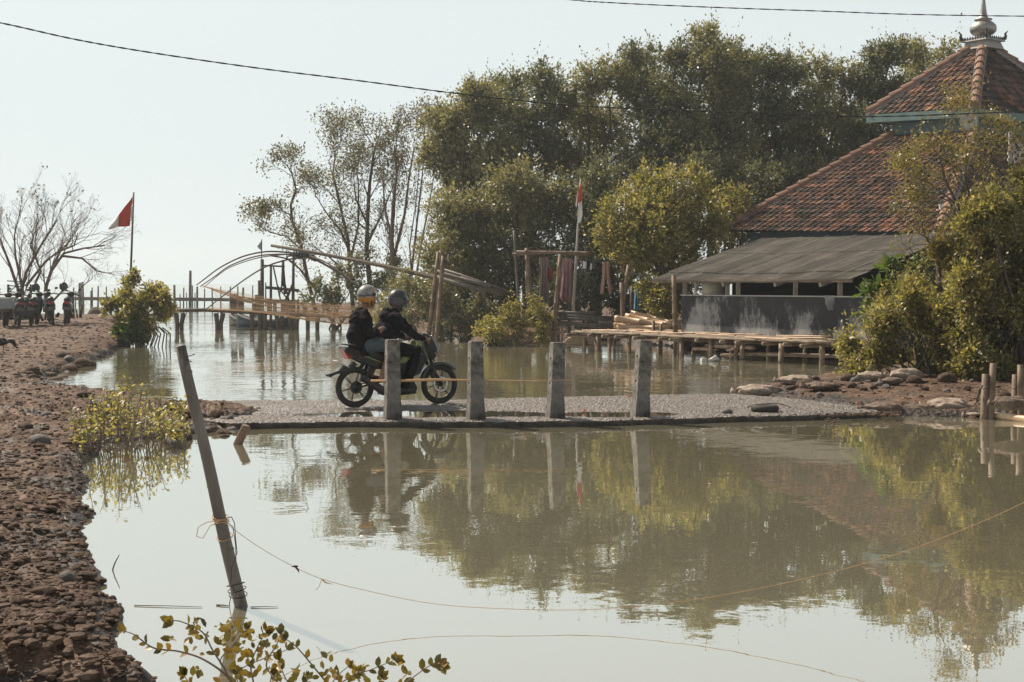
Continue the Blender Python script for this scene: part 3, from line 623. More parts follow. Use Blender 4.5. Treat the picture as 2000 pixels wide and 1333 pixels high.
def branch_tree(name, label, base, stems, depth=5, leaves=0, lsize=.09, mat=None, seed=1, group=None, cat="tree", spread=.42, up=.12, bm=None, bend=.25, lper=3, lsp=.12, shrink=.72, kids=(2, 3)):
    """stems: list of (path of (px,py), Y, r0, child length); side branches grow from each path point"""
    b = base; root = empty(name, b, label, cat, group); g = random.Random(seed); mb = MB(b); tips = []
    for path, Y, r0, cl in stems:
        pts = [at(x, y, Y+g.uniform(-.2, .2)) for x, y in path]; k = len(pts)
        mb.tube(pts, [r0*(1-.75*i/(k-1)) for i in range(k)], 7)
        for i in range(1, k):
            d = (pts[i]-pts[i-1]).normalized()
            for s in range(2 if i < k-1 else 3):
                v = Vector((g.gauss(0, spread), g.gauss(0, spread), g.gauss(0, spread*.6)+.1))
                q = pts[i-1].lerp(pts[i], g.uniform(.3, 1)); grow(mb, q, d+v, cl*g.uniform(.6, 1.1)*(1-.4*i/k), r0*.35*(1-.5*i/k), depth-(1 if i < k-1 else 0), g, spread, up, tips, bend, shrink=shrink, kids=kids)
    mb.build("branches", bm or bark, root)
    if leaves:
        gg = np.random.default_rng(seed); T = [tips[i] for i in gg.choice(len(tips), min(leaves, len(tips)), replace=False)]
        C = np.repeat(np.array([t[0] for t in T]), lper, 0)+gg.normal(0, lsp, (len(T)*lper, 3)); n = len(C)
        D = gg.normal(size=(n, 3))+np.array([0, 0, .2]); N = gg.normal(size=(n, 3))+np.array([0, 0, .6]); L = lsize*(.7+.6*gg.random(n))
        leaf_mesh("foliage", C, D, N, L, L*.5, np.clip(gg.normal(.45, .25, n), 0, 1), mat or L_thin, root, org=b)
    return root
branch_tree(branch_tree_args["name"], branch_tree_args["label"], at(1868, 735, 25.2),
   [([(1868,735),(1850,640),(1835,560),(1832,515),(1850,490),(1880,460),(1895,400),(1885,340),(1890,270)], 25.2, .06, .55), ([(1832,515),(1815,480),(1800,440),(1805,400)], 25.2, .03, .35), ([(1880,460),(1870,400),(1845,350),(1835,300),(1850,260)], 25.2, .035, .5),
    ([(1890,400),(1920,360),(1940,310),(1960,270)], 25.2, .03, .45), ([(1870,400),(1830,370),(1805,350)], 25.2, .02, .4), ([(1885,340),(1840,310),(1810,300)], 25.2, .02, .4)],
   4, 3000, .062, L_ochre, 82, None, "tree", .5, .08, bark, .3, 5, .08)
TH_ = "thin half-bare trees behind the lift net"
branch_tree("half_bare_tree", "leaning thin tree with curved trunk, leftmost of the half-bare trees", at(612, 606, 62),
   [([(616,606),(600,540),(588,480),(570,430),(568,400),(578,370),(570,340),(560,322)], 62, .09, .8), ([(590,490),(560,462),(530,455),(500,440)], 62, .04, .5), ([(568,420),(545,410),(520,412)], 62, .03, .4)], 5, 900, .13, L_thin, 3, TH_, lsp=.18)
branch_tree("half_bare_tree", "thin tree with sparse brown-green leaves left of the dark straight trunk", at(690, 606, 60),
   [([(690,606),(684,540),(680,470),(664,400),(650,340),(655,300)], 60, .10, 1.0), ([(686,500),(665,450),(640,420),(615,380)], 60, .06, .8), ([(682,520),(700,440),(700,360),(690,290)], 60, .06, .8), ([(684,540),(640,500),(610,480)], 60, .05, .8)], 5, 1500, .11, L_thin, 4, TH_, lsp=.22, lper=4)
branch_tree("half_bare_tree", "tree with a dark straight trunk rising behind the helmets", at(722, 606, 58),
   [([(726,606),(722,550),(716,490),(718,420),(722,360),(730,300),(735,280)], 58, .13, .9), ([(716,480),(745,420),(770,360)], 58, .06, .8), ([(718,440),(695,390),(690,340)], 58, .05, .8)], 5, 1200, .11, L_thin, 5, TH_, lsp=.22, lper=4)
branch_tree("bare_tree", "upright grey-brown bare tree, dense fine twigs, between the half-bare trees and the wood", at(770, 606, 56),
   [([(768,606),(768,540),(765,470),(768,400),(775,340),(770,285)], 56, .12, .9), ([(770,500),(790,420),(800,340),(808,290)], 56, .07, .8), ([(768,480),(750,400),(748,330)], 56, .06, .8), ([(800,606),(805,520),(815,430),(825,340),(830,250)], 56, .06, .8)], 5, 700, .11, L_thin, 6, TH_, spread=.26, up=.3, bm=bark_pale)
branch_tree("bare_tree", "slender bare stems leaning at the left edge of the wood", at(832, 606, 54),
   [([(810,560),(822,480),(838,400),(850,330),(840,250)], 54, .045, .7), ([(805,560),(800,480),(812,400),(820,320)], 54, .04, .7)], 5, 120, .11, L_thin, 7, TH_, spread=.24, up=.3, bm=bark_pale)
tree("mangrove_shrub", "dark tangled shrub on the shore under the half-bare trees", (660, 57, .1), [(620,560,24),(650,575,26),(690,550,30),(720,580,28),(600,580,18),(745,550,28),(640,595,22),(770,520,26),(700,510,22),(660,530,20),(790,560,30)], 8000, 0.13, L_dark, None, 0.04, "shrub", seed=76, clump=.32, shell=.1, stems=7, twigs=40)
branch_tree("leafless_tree", "large leafless tree at the left picture edge", at(45, 612, 52),
   [([(42,614),(40,575),(52,530),(80,480),(112,430)], 52, .09, 1.0), ([(44,590),(20,520),(5,480),(-10,440)], 52, .07, 1.0), ([(46,575),(30,500),(28,460),(40,410)], 52, .055, .9), ([(50,560),(90,510),(130,480),(150,450)], 52, .055, .9), ([(46,600),(80,530),(60,480),(75,430)], 52, .06, .9)], 5, 90, .11, L_thin, 8, "bare trees on the left bank", spread=.33, up=.22, bm=bark_pale, lsp=.05)
branch_tree("leafless_tree", "wind-bent leafless tree leaning right over the parked scooters", at(95, 612, 51),
   [([(88,610),(90,560),(100,530),(125,495),(165,485),(205,480)], 51, .08, .85), ([(100,528),(118,490),(145,480),(152,455)], 51, .06, .8), ([(118,500),(160,505),(190,530),(215,535)], 51, .05, .6), ([(92,600),(125,566),(150,575),(160,560),(180,545)], 51, .045, .5)], 5, 0, .1, None, 9, "bare trees on the left bank", spread=.36, up=.05, bm=bark_pale, bend=.4)
# ------------------------------------------------------------ mosque
E_ = Vector((.58, -.815, 0)).normalized(); N_ = Vector((.815, .58, 0)).normalized()      # along the eave / up the slope (plan)
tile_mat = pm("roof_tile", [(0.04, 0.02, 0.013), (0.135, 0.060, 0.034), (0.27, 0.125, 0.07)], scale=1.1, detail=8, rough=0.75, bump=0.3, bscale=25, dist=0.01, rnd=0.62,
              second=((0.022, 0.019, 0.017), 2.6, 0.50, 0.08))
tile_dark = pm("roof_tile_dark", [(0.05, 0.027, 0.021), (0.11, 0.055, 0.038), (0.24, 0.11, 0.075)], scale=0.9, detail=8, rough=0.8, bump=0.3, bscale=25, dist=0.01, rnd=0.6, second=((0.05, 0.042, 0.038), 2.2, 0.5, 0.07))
ridge_mat = pm("ridge_tile", [(0.15, 0.08, 0.052), (0.27, 0.155, 0.105)], scale=3, rough=0.75, second=((0.12, 0.09, 0.08), 6, 0.6, 0.06))
mortar = pm("mortar", [(0.16, 0.16, 0.15), (0.28, 0.27, 0.26)], scale=6, rough=0.9)
green_p = pm("green_paint", [(0.07, 0.13, 0.125), (0.12, 0.20, 0.19)], scale=2.5, rough=0.6, second=((0.10, 0.12, 0.11), 5, 0.62, 0.06))
teal_w = pm("teal_wall", [(0.07, 0.125, 0.14), (0.13, 0.20, 0.22)], scale=1.5, rough=0.8, second=((0.12, 0.14, 0.14), 3, 0.6, 0.1))
tin = pm("tin", [(0.20, 0.195, 0.18), (0.36, 0.35, 0.32)], rough=0.5, metal=0.8, scale=6, second=((0.22, 0.20, 0.17), 5, 0.6, 0.1))
def tile_face(name, A, B, C, D, parent, org, mat, tw=0.25, th=0.29, hgt=0.06):
    A, B, C, D = map(Vector, (A, B, C, D)); e = (B-A).normalized(); L = (B-A).length
    nrm = (B-A).cross(D-A).normalized()
    if nrm.z < 0: nrm = -nrm
    up = nrm.cross(e).normalized(); up = up if up.z > 0 else -up
    H = (D-A).dot(up); sD = (D-A).dot(e); HC_ = (C-A).dot(up); sC = (C-A).dot(e)
    nr = int(math.ceil(H/th)); sub = 8; ncol = int(math.ceil((max(L, sC)-min(0, sD))/tw)); s0 = min(0, sD)
    S = s0+np.arange(ncol*sub+1)*tw/sub
    f = (np.arange(ncol*sub+1) % sub)/sub
    prof = 1.3*hgt*(0.65*np.maximum(0, np.cos(2*np.pi*f))**0.8+0.35*np.maximum(0, np.cos(2*np.pi*(f-.5)))**1.0*0.9)
    rows = []; 
    for j in range(nr):
        for t, h in ((j*th, .034), ((j+1)*th-.004, .0)): rows.append((t, h, j))
    co = []; 
    for t, h, j in rows:
        tt = min(t, H); a = sD*tt/H; b = L+(sC-L)*min(1, tt/HC_)
        s_ = np.clip(S, a, b)
        jit = 0.004*np.random.default_rng(j).normal(size=len(S))
        for i in range(len(S)): co.append(tuple(A+e*float(s_[i])+up*tt+nrm*(h+float(prof[i])+float(jit[i]))-Vector(org)))
    c = len(S); fc = []; rn = []
    g = np.random.default_rng(5); tab = g.random((nr+1, ncol+1))
    for r_ in range(len(rows)-1):
        t, h, j = rows[r_]; tt = min(t, H); a = sD*tt/H; b = L+(sC-L)*min(1, tt/HC_)
        for i in range(c-1):
            if S[i+1] <= a-0.02 or S[i] >= b+0.02: continue
            fc.append((r_*c+i, r_*c+i+1, (r_+1)*c+i+1, (r_+1)*c+i)); rn.append(tab[j, i//sub] if r_ % 2 == 0 else tab[j, i//sub]*.4)
    me = bpy.data.meshes.new(name); me.from_pydata(co, [], fc); me.update()
    at_ = me.attributes.new("rnd", 'FLOAT', 'FACE'); at_.data.foreach_set("value", np.array(rn, np.float32))
    return link(name, me, mat, parent)
def hip(parent, org, a, b, r=0.12, nm="ridge_cap", under=0.16):
    a = Vector(a); b = Vector(b); L = (b-a).length; k = int(L/0.42); d = (b-a).normalized(); m = MB(org)
    for i in range(k):
        p = a+d*(L*i/k); q = a+d*(L*(i+1.12)/k); m.tube([p+V(0, 0, .03), q], [r*1.12, r*.86], 10)
    o = m.build(nm, ridge_mat, parent, smooth=False)
    m = MB(org); m.beam(a-V(0, 0, .08), b-V(0, 0, .08), under*2, .10); m.build("mortar_bed", mortar, parent); return o
def mosque():
    L = V(6.5, 44, 3.42); Fc = at(1832, 457, 37.4); Lt = at(1742, 266, 46); Ft = at(1903, 258, 43.3)
    Fc = V(L.x+.58*8.1*1.0, 44-.815*8.1, Fc.z); 
    c0 = V(15.46, 46.7, 0); org = V(c0.x, c0.y, 0.3)
    root = empty("mosque", org, "old village mosque with red tiled hipped roof, green eaves and tin finial", "mosque")
    back = N_*15; bt = N_*5.2
    Rc = Fc+back; Bc = L+back; Rt = Ft+bt; Bt = Lt+bt
    Rc.z = Fc.z; Bc.z = L.z; Rt.z = Ft.z; Bt.z = Lt.z
    lo = bpy.data.objects.new("lower_roof", None)
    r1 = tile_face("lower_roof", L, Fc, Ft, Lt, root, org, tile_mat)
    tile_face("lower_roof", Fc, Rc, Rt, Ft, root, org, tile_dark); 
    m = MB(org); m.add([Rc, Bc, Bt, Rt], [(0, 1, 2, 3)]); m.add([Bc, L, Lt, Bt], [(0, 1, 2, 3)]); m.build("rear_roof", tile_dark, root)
    hip(root, org, L+V(0, 0, .06), Lt+V(0, 0, .06)); hip(root, org, Fc+V(0, 0, .06), Ft+V(0, 0, .06)); hip(root, org, Rc+V(0, 0, .06), Rt+V(0, 0, .06))
    # dark soffit and body walls
    m = MB(org); dz = V(0, 0, -.14); m.add([L+dz, Fc+dz, Rc+dz, Bc+dz], [(0, 3, 2, 1)]); m.build("soffit", wood_dark, root)
    m = MB(org)
    iL, iF, iR, iB = L+E_*.7+N_*.45, Fc-E_*.7+N_*.45, Rc-E_*.7-N_*.7, Bc+E_*.7-N_*.7
    for a, b in ((iL, iF), (iF, iR), (iR, iB), (iB, iL)):
        a = a.copy(); b = b.copy(); m.add([V(a.x, a.y, .3), V(b.x, b.y, .3), V(b.x, b.y, 3.36), V(a.x, a.y, 3.36)], [(0, 1, 2, 3)])
    m.build("wall", teal_w, root)
    # drum
    L2 = V(11.6, 46.5, 0); L2 = at(1694, 226, 46.5); F2 = at(1903, 213, 43.1); a2 = at(1920, 84, 46.7)
    R2 = F2+N_*6.56; B2 = L2+N_*6.56; R2.z = F2.z; B2.z = L2.z
    i = [L2+E_*.55+N_*.55, F2-E_*.45+N_*.45, R2-E_*.6-N_*.6, B2+E_*.6-N_*.6]; m = MB(org); zt = 6.95; zb = 6.0
    P = [V(p.x, p.y, zb) for p in i]+[V(p.x, p.y, zt) for p in i]; m.add(P, [(0,1,5,4),(1,2,6,5),(2,3,7,6),(3,0,4,7)]); m.build("drum_wall", teal_w, root)
    # flared collar where the drum meets the lower roof
    m = MB(org)
    for k in range(4):
        a, b = i[k], i[(k+1) % 4]; cx = (i[0]+i[2])/2
        oa, ob = a+(a-cx)*.05, b+(b-cx)*.05
        m.add([V(oa.x, oa.y, 6.42), V(ob.x, ob.y, 6.36), V(b.x, b.y, 6.78), V(a.x, a.y, 6.8)], [(0, 1, 2, 3)])
    m.build("collar", teal_w, root)
    k_ = 0.10; ap = [a2+(q-a2)*k_ for q in (L2, F2, R2, B2)]
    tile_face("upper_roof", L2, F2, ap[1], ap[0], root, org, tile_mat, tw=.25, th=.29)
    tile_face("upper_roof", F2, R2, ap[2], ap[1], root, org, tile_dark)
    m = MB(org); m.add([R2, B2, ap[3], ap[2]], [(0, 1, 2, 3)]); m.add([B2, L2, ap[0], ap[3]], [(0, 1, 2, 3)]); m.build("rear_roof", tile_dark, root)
    for q, t in ((L2, ap[0]), (F2, ap[1]), (R2, ap[2])): hip(root, org, q+V(0, 0, .08), t+V(0, 0, .08), .13)
    m = MB(org)
    for a, b in ((L2, F2), (F2, R2), (R2, B2), (B2, L2)): m.beam(a+V(0, 0, -.11), b+V(0, 0, -.11), .08, .26)
    m.build("fascia", green_p, root)
    m = MB(org); dz = V(0, 0, -.2); m.add([L2+dz, F2+dz, R2+dz, B2+dz], [(0, 3, 2, 1)]); m.build("soffit", green_p, root)
    # finial on a white square cap
    c = a2.copy(); R45 = Matrix.Rotation(math.atan2(E_.y, E_.x), 3, 'Z')
    m = MB(org); m.box(c+V(0, 0, -.10), (.95, .95, .26), R45, .8); m.box(c+V(0, 0, .07), (1.0, 1.0, .10), R45, .92); ob = m.build("finial_base", pm("white_cap", [(0.2, 0.2, 0.19), (0.36, 0.35, 0.33)], scale=4, rough=.6), root)
    m = MB(org)
    for sx in (-1, 1):
        for sy in (-1, 1):
            p = c+R45 @ V(.47*sx, .47*sy, .10); o = R45 @ V(sx, sy, 0)
            m.tube([p, p+o*.03+V(0, 0, .10), p+o*.02+V(0, 0, .18), p+o*.08+V(0, 0, .27)], [.07, .05, .035, .008], 6)
    for i2 in range(40):
        u = (i2 % 10)/9-.5; sd_ = i2//10; q = [V(u*.9, -.47, .12), V(.47, u*.9, .12), V(u*.9, .47, .12), V(-.47, u*.9, .12)][sd_]; m.box(c+R45 @ q, (.05, .05, .09), R45, .4)
    m.build("corner_ornament", dark_metal, root)
    fb = MB(org); z0 = c.z
    fb.lathe(c, [(0, .08), (.24, .10), (.25, .16), (.20, .20), (.22, .22), (.34, .28), (.41, .36), (.425, .45), (.40, .55), (.32, .64), (.24, .68), (.20, .70), (.28, .73), (.285, .76), (.17, .78), (.13, .86), (.11, .95), (.085, 1.12), (.05, 1.4), (.008, 1.78), (0, 1.79)], 28)
    fb.build("finial", tin, root, smooth=True)
    # horn loudspeaker under the eave and small metal bracket at the right
    m = MB(org); p = at(1893, 238, 42.3); ax = Vector((-.25, -.97, 0)).to_track_quat('Z', 'Y').to_matrix()
    m.lathe(p, [(.02, -.3), (.05, -.2), (.12, -.05), (.27, .05), (.28, .06), (.2, .02), (.04, -.05)], 20, ax); m.build("horn_speaker", pm("horn", [(0.30, 0.30, 0.28), (0.38, 0.37, 0.34)], rough=.5), root, smooth=True)
    m = MB(org); m.beam(at(1845, 400, 38.9), at(1852, 425, 38.7), .35, .04); m.build("gutter_plate", pm("white_sheet", [(0.5, 0.52, 0.55), (0.6, 0.62, 0.65)], rough=.4), root)
    return root
mosque()
m = MB(at(1985, 300, 27)); 
for a, b in (((1973, 318), (1973, 258)), ((1973, 258), (2002, 296)), ((1968, 300), (2010, 296)), ((1985, 318), (1975, 262)), ((1968, 312), (2012, 308))): m.beam(at(a[0], a[1], 27), at(b[0], b[1], 27), .05, .05)
tag(m.build("timber_frame", pm("pale_timber", [(0.25, 0.24, 0.22), (0.4, 0.38, 0.35)], scale=8, rough=.8)), "small grey timber bracket frame above the right-edge bush", "frame")
# ------------------------------------------------------------ shed with corrugated roof
asb = pm("asbestos", [(0.115, 0.10, 0.08), (0.185, 0.165, 0.135), (0.28, 0.25, 0.205)], scale=1.6, detail=10, rough=0.9, bump=0.3, bscale=40, dist=.01, second=((0.09, 0.085, 0.075), 3.2, 0.58, 0.1))
stone_wall = None
def wall_material():
    """dark damp render; pale salt bloom climbs the plaster in flame-like tongues"""
    m, t, n, l = new_mat("stained_render"); out = n.new("ShaderNodeOutputMaterial"); b = n.new("ShaderNodeBsdfPrincipled"); l.new(b.outputs[0], out.inputs[0]); b.inputs["Roughness"].default_value = .95
    tc = n.new("ShaderNodeTexCoord"); mp = n.new("ShaderNodeMapping"); mp.inputs["Scale"].default_value = (1, 1, .45); l.new(tc.outputs["Object"], mp.inputs[0])
    a = n.new("ShaderNodeTexNoise"); a.inputs["Scale"].default_value = 1.1; a.inputs["Detail"].default_value = 2; l.new(mp.outputs[0], a.inputs["Vector"])
    f = n.new("ShaderNodeTexNoise"); f.inputs["Scale"].default_value = 9; f.inputs["Detail"].default_value = 8; f.inputs["Roughness"].default_value = .75; l.new(mp.outputs[0], f.inputs["Vector"])
    s = n.new("ShaderNodeMath"); s.operation = 'MULTIPLY_ADD'; s.inputs[1].default_value = .55; l.new(f.outputs["Fac"], s.inputs[0]); l.new(a.outputs["Fac"], s.inputs[2])
    sx = n.new("ShaderNodeSeparateXYZ"); l.new(tc.outputs["Object"], sx.inputs[0]); hm = n.new("ShaderNodeMath"); hm.operation = 'MULTIPLY_ADD'; hm.inputs[1].default_value = -.13; hm.inputs[2].default_value = .105; l.new(sx.outputs["Z"], hm.inputs[0])
    s2 = n.new("ShaderNodeMath"); s2.operation = 'ADD'; l.new(s.outputs[0], s2.inputs[0]); l.new(hm.outputs[0], s2.inputs[1]); s = s2
    cr = n.new("ShaderNodeValToRGB"); e = cr.color_ramp.elements; e[0].position = .76; e[0].color = (.03, .031, .034, 1); e[1].position = .96; e[1].color = (.34, .335, .325, 1); q = e.new(.83); q.color = (.065, .065, .068, 1); q = e.new(.87); q.color = (.20, .198, .196, 1)
    l.new(s.outputs[0], cr.inputs[0]); l.new(cr.outputs[0], b.inputs["Base Color"])
    bp = n.new("ShaderNodeBump"); bp.inputs["Strength"].default_value = .6; bp.inputs["Distance"].default_value = .02; l.new(f.outputs["Fac"], bp.inputs["Height"]); l.new(bp.outputs[0], b.inputs["Normal"])
    return m
def shed():
    global stone_wall
    EL = V(3.72, 38.1, 1.93); Lr = 6.9; W = 4.2; rise = 1.14
    org = V(4.6, 37.5, .35); root = empty("shed", org, "low open shed with grey corrugated roof and stained half wall beside the bamboo deck", "shed")
    pitch = Vector((N_.x*W, N_.y*W, rise)); up = pitch.normalized(); Ls = pitch.length; nrm = E_.cross(up).normalized(); nrm = nrm if nrm.z > 0 else -nrm
    cw = 0.076; nseg = int(Lr/cw)*6; co = []; fc = []; 
    def surf(t0, t1, lift, dark, sag=0.0):
        b = len(co)
        S = np.linspace(0, Lr, nseg+1)
        for t in (t0, (t0+t1)/2, t1):
            for s_ in S:
                sheet = int(s_/0.98); h = .016*math.cos(2*math.pi*s_/cw)+lift+(0.014 if sheet % 2 else 0)+.01*math.sin(s_*1.3+t)
                co.append(tuple(EL+E_*float(s_)+up*t+nrm*h+V(0, 0, -.05*math.sin(s_/Lr*math.pi))-org))
        for r_ in range(2):
            for i in range(nseg): fc.append((b+r_*(nseg+1)+i, b+r_*(nseg+1)+i+1, b+(r_+1)*(nseg+1)+i+1, b+(r_+1)*(nseg+1)+i))
    surf(-.02, Ls*.17, -.02, 0); surf(Ls*.15, Ls*.62, .012, 0); surf(Ls*.60, Ls, .03, 0)
    me = bpy.data.meshes.new("roof"); me.from_pydata(co, [], fc); me.update(); r = link("roof", me, asb, root); so = r.modifiers.new("s", 'SOLIDIFY'); so.thickness = .012
    m = MB(org)
    for k in range(7):
        a = EL+E_*(.5+k*.98)+nrm*(.04)
        m.beam(a+up*.0, a+up*(Ls), .018, .010)
    m.build("seam", pm("seam_strip", [(0.13, 0.12, 0.105), (0.25, 0.235, 0.2)], rough=.9), root)
    m = MB(org); 
    for t in (.05, 1.4, 2.8, Ls-.05): m.beam(EL+up*t-nrm*.07, EL+E_*Lr+up*t-nrm*.07, .06, .08)
    m.build("purlin", bamb, root)
    wz = pm("post_wood", [(0.22, 0.19, 0.15), (0.36, 0.32, 0.27)], scale=7, rough=.85)
    W0 = V(4.55, 37.55, 0); stone_wall = wall_material()
    m = MB(org); a = W0.copy(); b = W0+E_*6.6; a.z = b.z = .9; m.beam(a, b, .22, 1.18); w_ = m.build("half_wall", stone_wall, root); bevel(w_, .03, 3)
    m = MB(org); a2 = a+V(0, 0, .605); b2 = b+V(0, 0, .605); m.beam(a2-E_*.02, b2, .26, .03); m.build("wall_coping", pm("pale_coping", [(0.28, 0.27, 0.26), (0.42, 0.41, 0.39)], scale=5, rough=.8), root)
    for i, s_ in enumerate((.02, 1.62, 2.0, 3.95, 5.35, 6.5)):
        p = W0+E_*s_; h = 1.92-1.5; m = MB(org); m.box(V(p.x, p.y, 1.71), (.10, .10, .42)); m.build("post", wz, root)
    for s_ in (3.55, 5.0, 1.75):
        p = W0+E_*s_; m = MB(org); m.beam(V(p.x, p.y, 1.78)-N_*.3, V(p.x, p.y, 1.93)+N_*.3, .07, .09); m.build("rafter_end", wz, root)
    # inside: side and rear walls near black, the interior shade put into their colour
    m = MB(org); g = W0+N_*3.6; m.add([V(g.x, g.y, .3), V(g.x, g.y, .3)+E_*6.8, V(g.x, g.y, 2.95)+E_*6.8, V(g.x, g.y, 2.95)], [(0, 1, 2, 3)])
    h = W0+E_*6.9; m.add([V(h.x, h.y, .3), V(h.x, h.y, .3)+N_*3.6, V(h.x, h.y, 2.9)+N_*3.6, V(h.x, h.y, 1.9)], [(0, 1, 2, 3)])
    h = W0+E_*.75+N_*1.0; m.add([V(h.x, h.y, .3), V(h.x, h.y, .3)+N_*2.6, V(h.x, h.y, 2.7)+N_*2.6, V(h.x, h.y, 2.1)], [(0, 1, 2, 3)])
    m.build("inner_wall", pm("shaded_board", [(0.015, 0.013, 0.012), (0.03, 0.027, 0.025)], rough=.95), root)
    p = W0+E_*.85+N_*.25
    m = MB(V(p.x, p.y, 1.5)); m.lathe(V(p.x, p.y, 1.35), [(0, .0), (.30, .0), (.31, .2), (.30, .5), (.27, .52), (0, .53)], 22)
    tag(m.build("water_drum", pm("drum_cream", [(0.30, 0.27, 0.22), (0.42, 0.38, 0.31)], rough=.7, scale=3), smooth=True), "cream water drum behind the left end of the shed's half wall", "drum")
    p = W0+E_*.45-N_*.02
    m = MB(V(p.x, p.y, 1.5)); m.beam(V(p.x, p.y, 1.52)+V(0, 0, 0), V(p.x, p.y, 1.92), .30, .03)
    tag(m.build("board", pm("board_pale", [(0.33, 0.30, 0.25), (0.42, 0.38, 0.32)], rough=.8)), "pale upright board beside the cream drum in the shed opening", "board")
    p = W0+E_*5.15-N_*.14; cloth("hung_rag", [(0, -.12, .12), (.5, -.10, .13), (1, -.03, .10)], V(p.x, p.y-.02, 1.53), .36, grey_cloth, "grey rag hanging over the shed's half wall at its right end", "rag", fold=6, rz=-.5)
def cloth_obj(name, prof, top, h, mat, fold=5, amp=.03, rz=0.0, parent=None, thick=.012, legs=False, seed=1):
    """prof: (t, left, right) outline down the garment"""
    g = random.Random(seed); nx, nz = 18, 18; co = []; fc = []; ts = [p[0] for p in prof]; ls = [p[1] for p in prof]; rs = [p[2] for p in prof]; ph = g.uniform(0, 6)
    for j in range(nz+1):
        t = j/nz; l_, r_ = np.interp(t, ts, ls), np.interp(t, ts, rs)
        for i in range(nx+1):
            u = i/nx; x = l_+(r_-l_)*u; y = amp*(.3+t)*math.sin(u*fold*2*math.pi+ph+.6*t)+.3*amp*math.sin(7*t+3*u)
            co.append((x, y, -t*h))
    for j in range(nz):
        for i in range(nx):
            if legs and j > nz*.35 and abs((i+.5)/nx-.5) < .10*((j/nz-.35)/.65)*2.2+0.02: continue
            a = j*(nx+1)+i; fc.append((a, a+nx+1, a+nx+2, a+1))
    me = bpy.data.meshes.new(name); me.from_pydata(co, [], fc); me.update(); o = link(name, me, mat, parent, True)
    o.location = top; o.rotation_euler = (0, 0, rz); m = o.modifiers.new("s", 'SOLIDIFY'); m.thickness = thick; return o
def cloth(name, prof, top, h, mat, label, cat, group=None, **k):
    return tag(cloth_obj(name, prof, top, h, mat, **k), label, cat, group)
grey_cloth = pm("grey_cloth", [(0.25, 0.25, 0.25), (0.36, 0.36, 0.36)], rough=.9, scale=6)
shed()
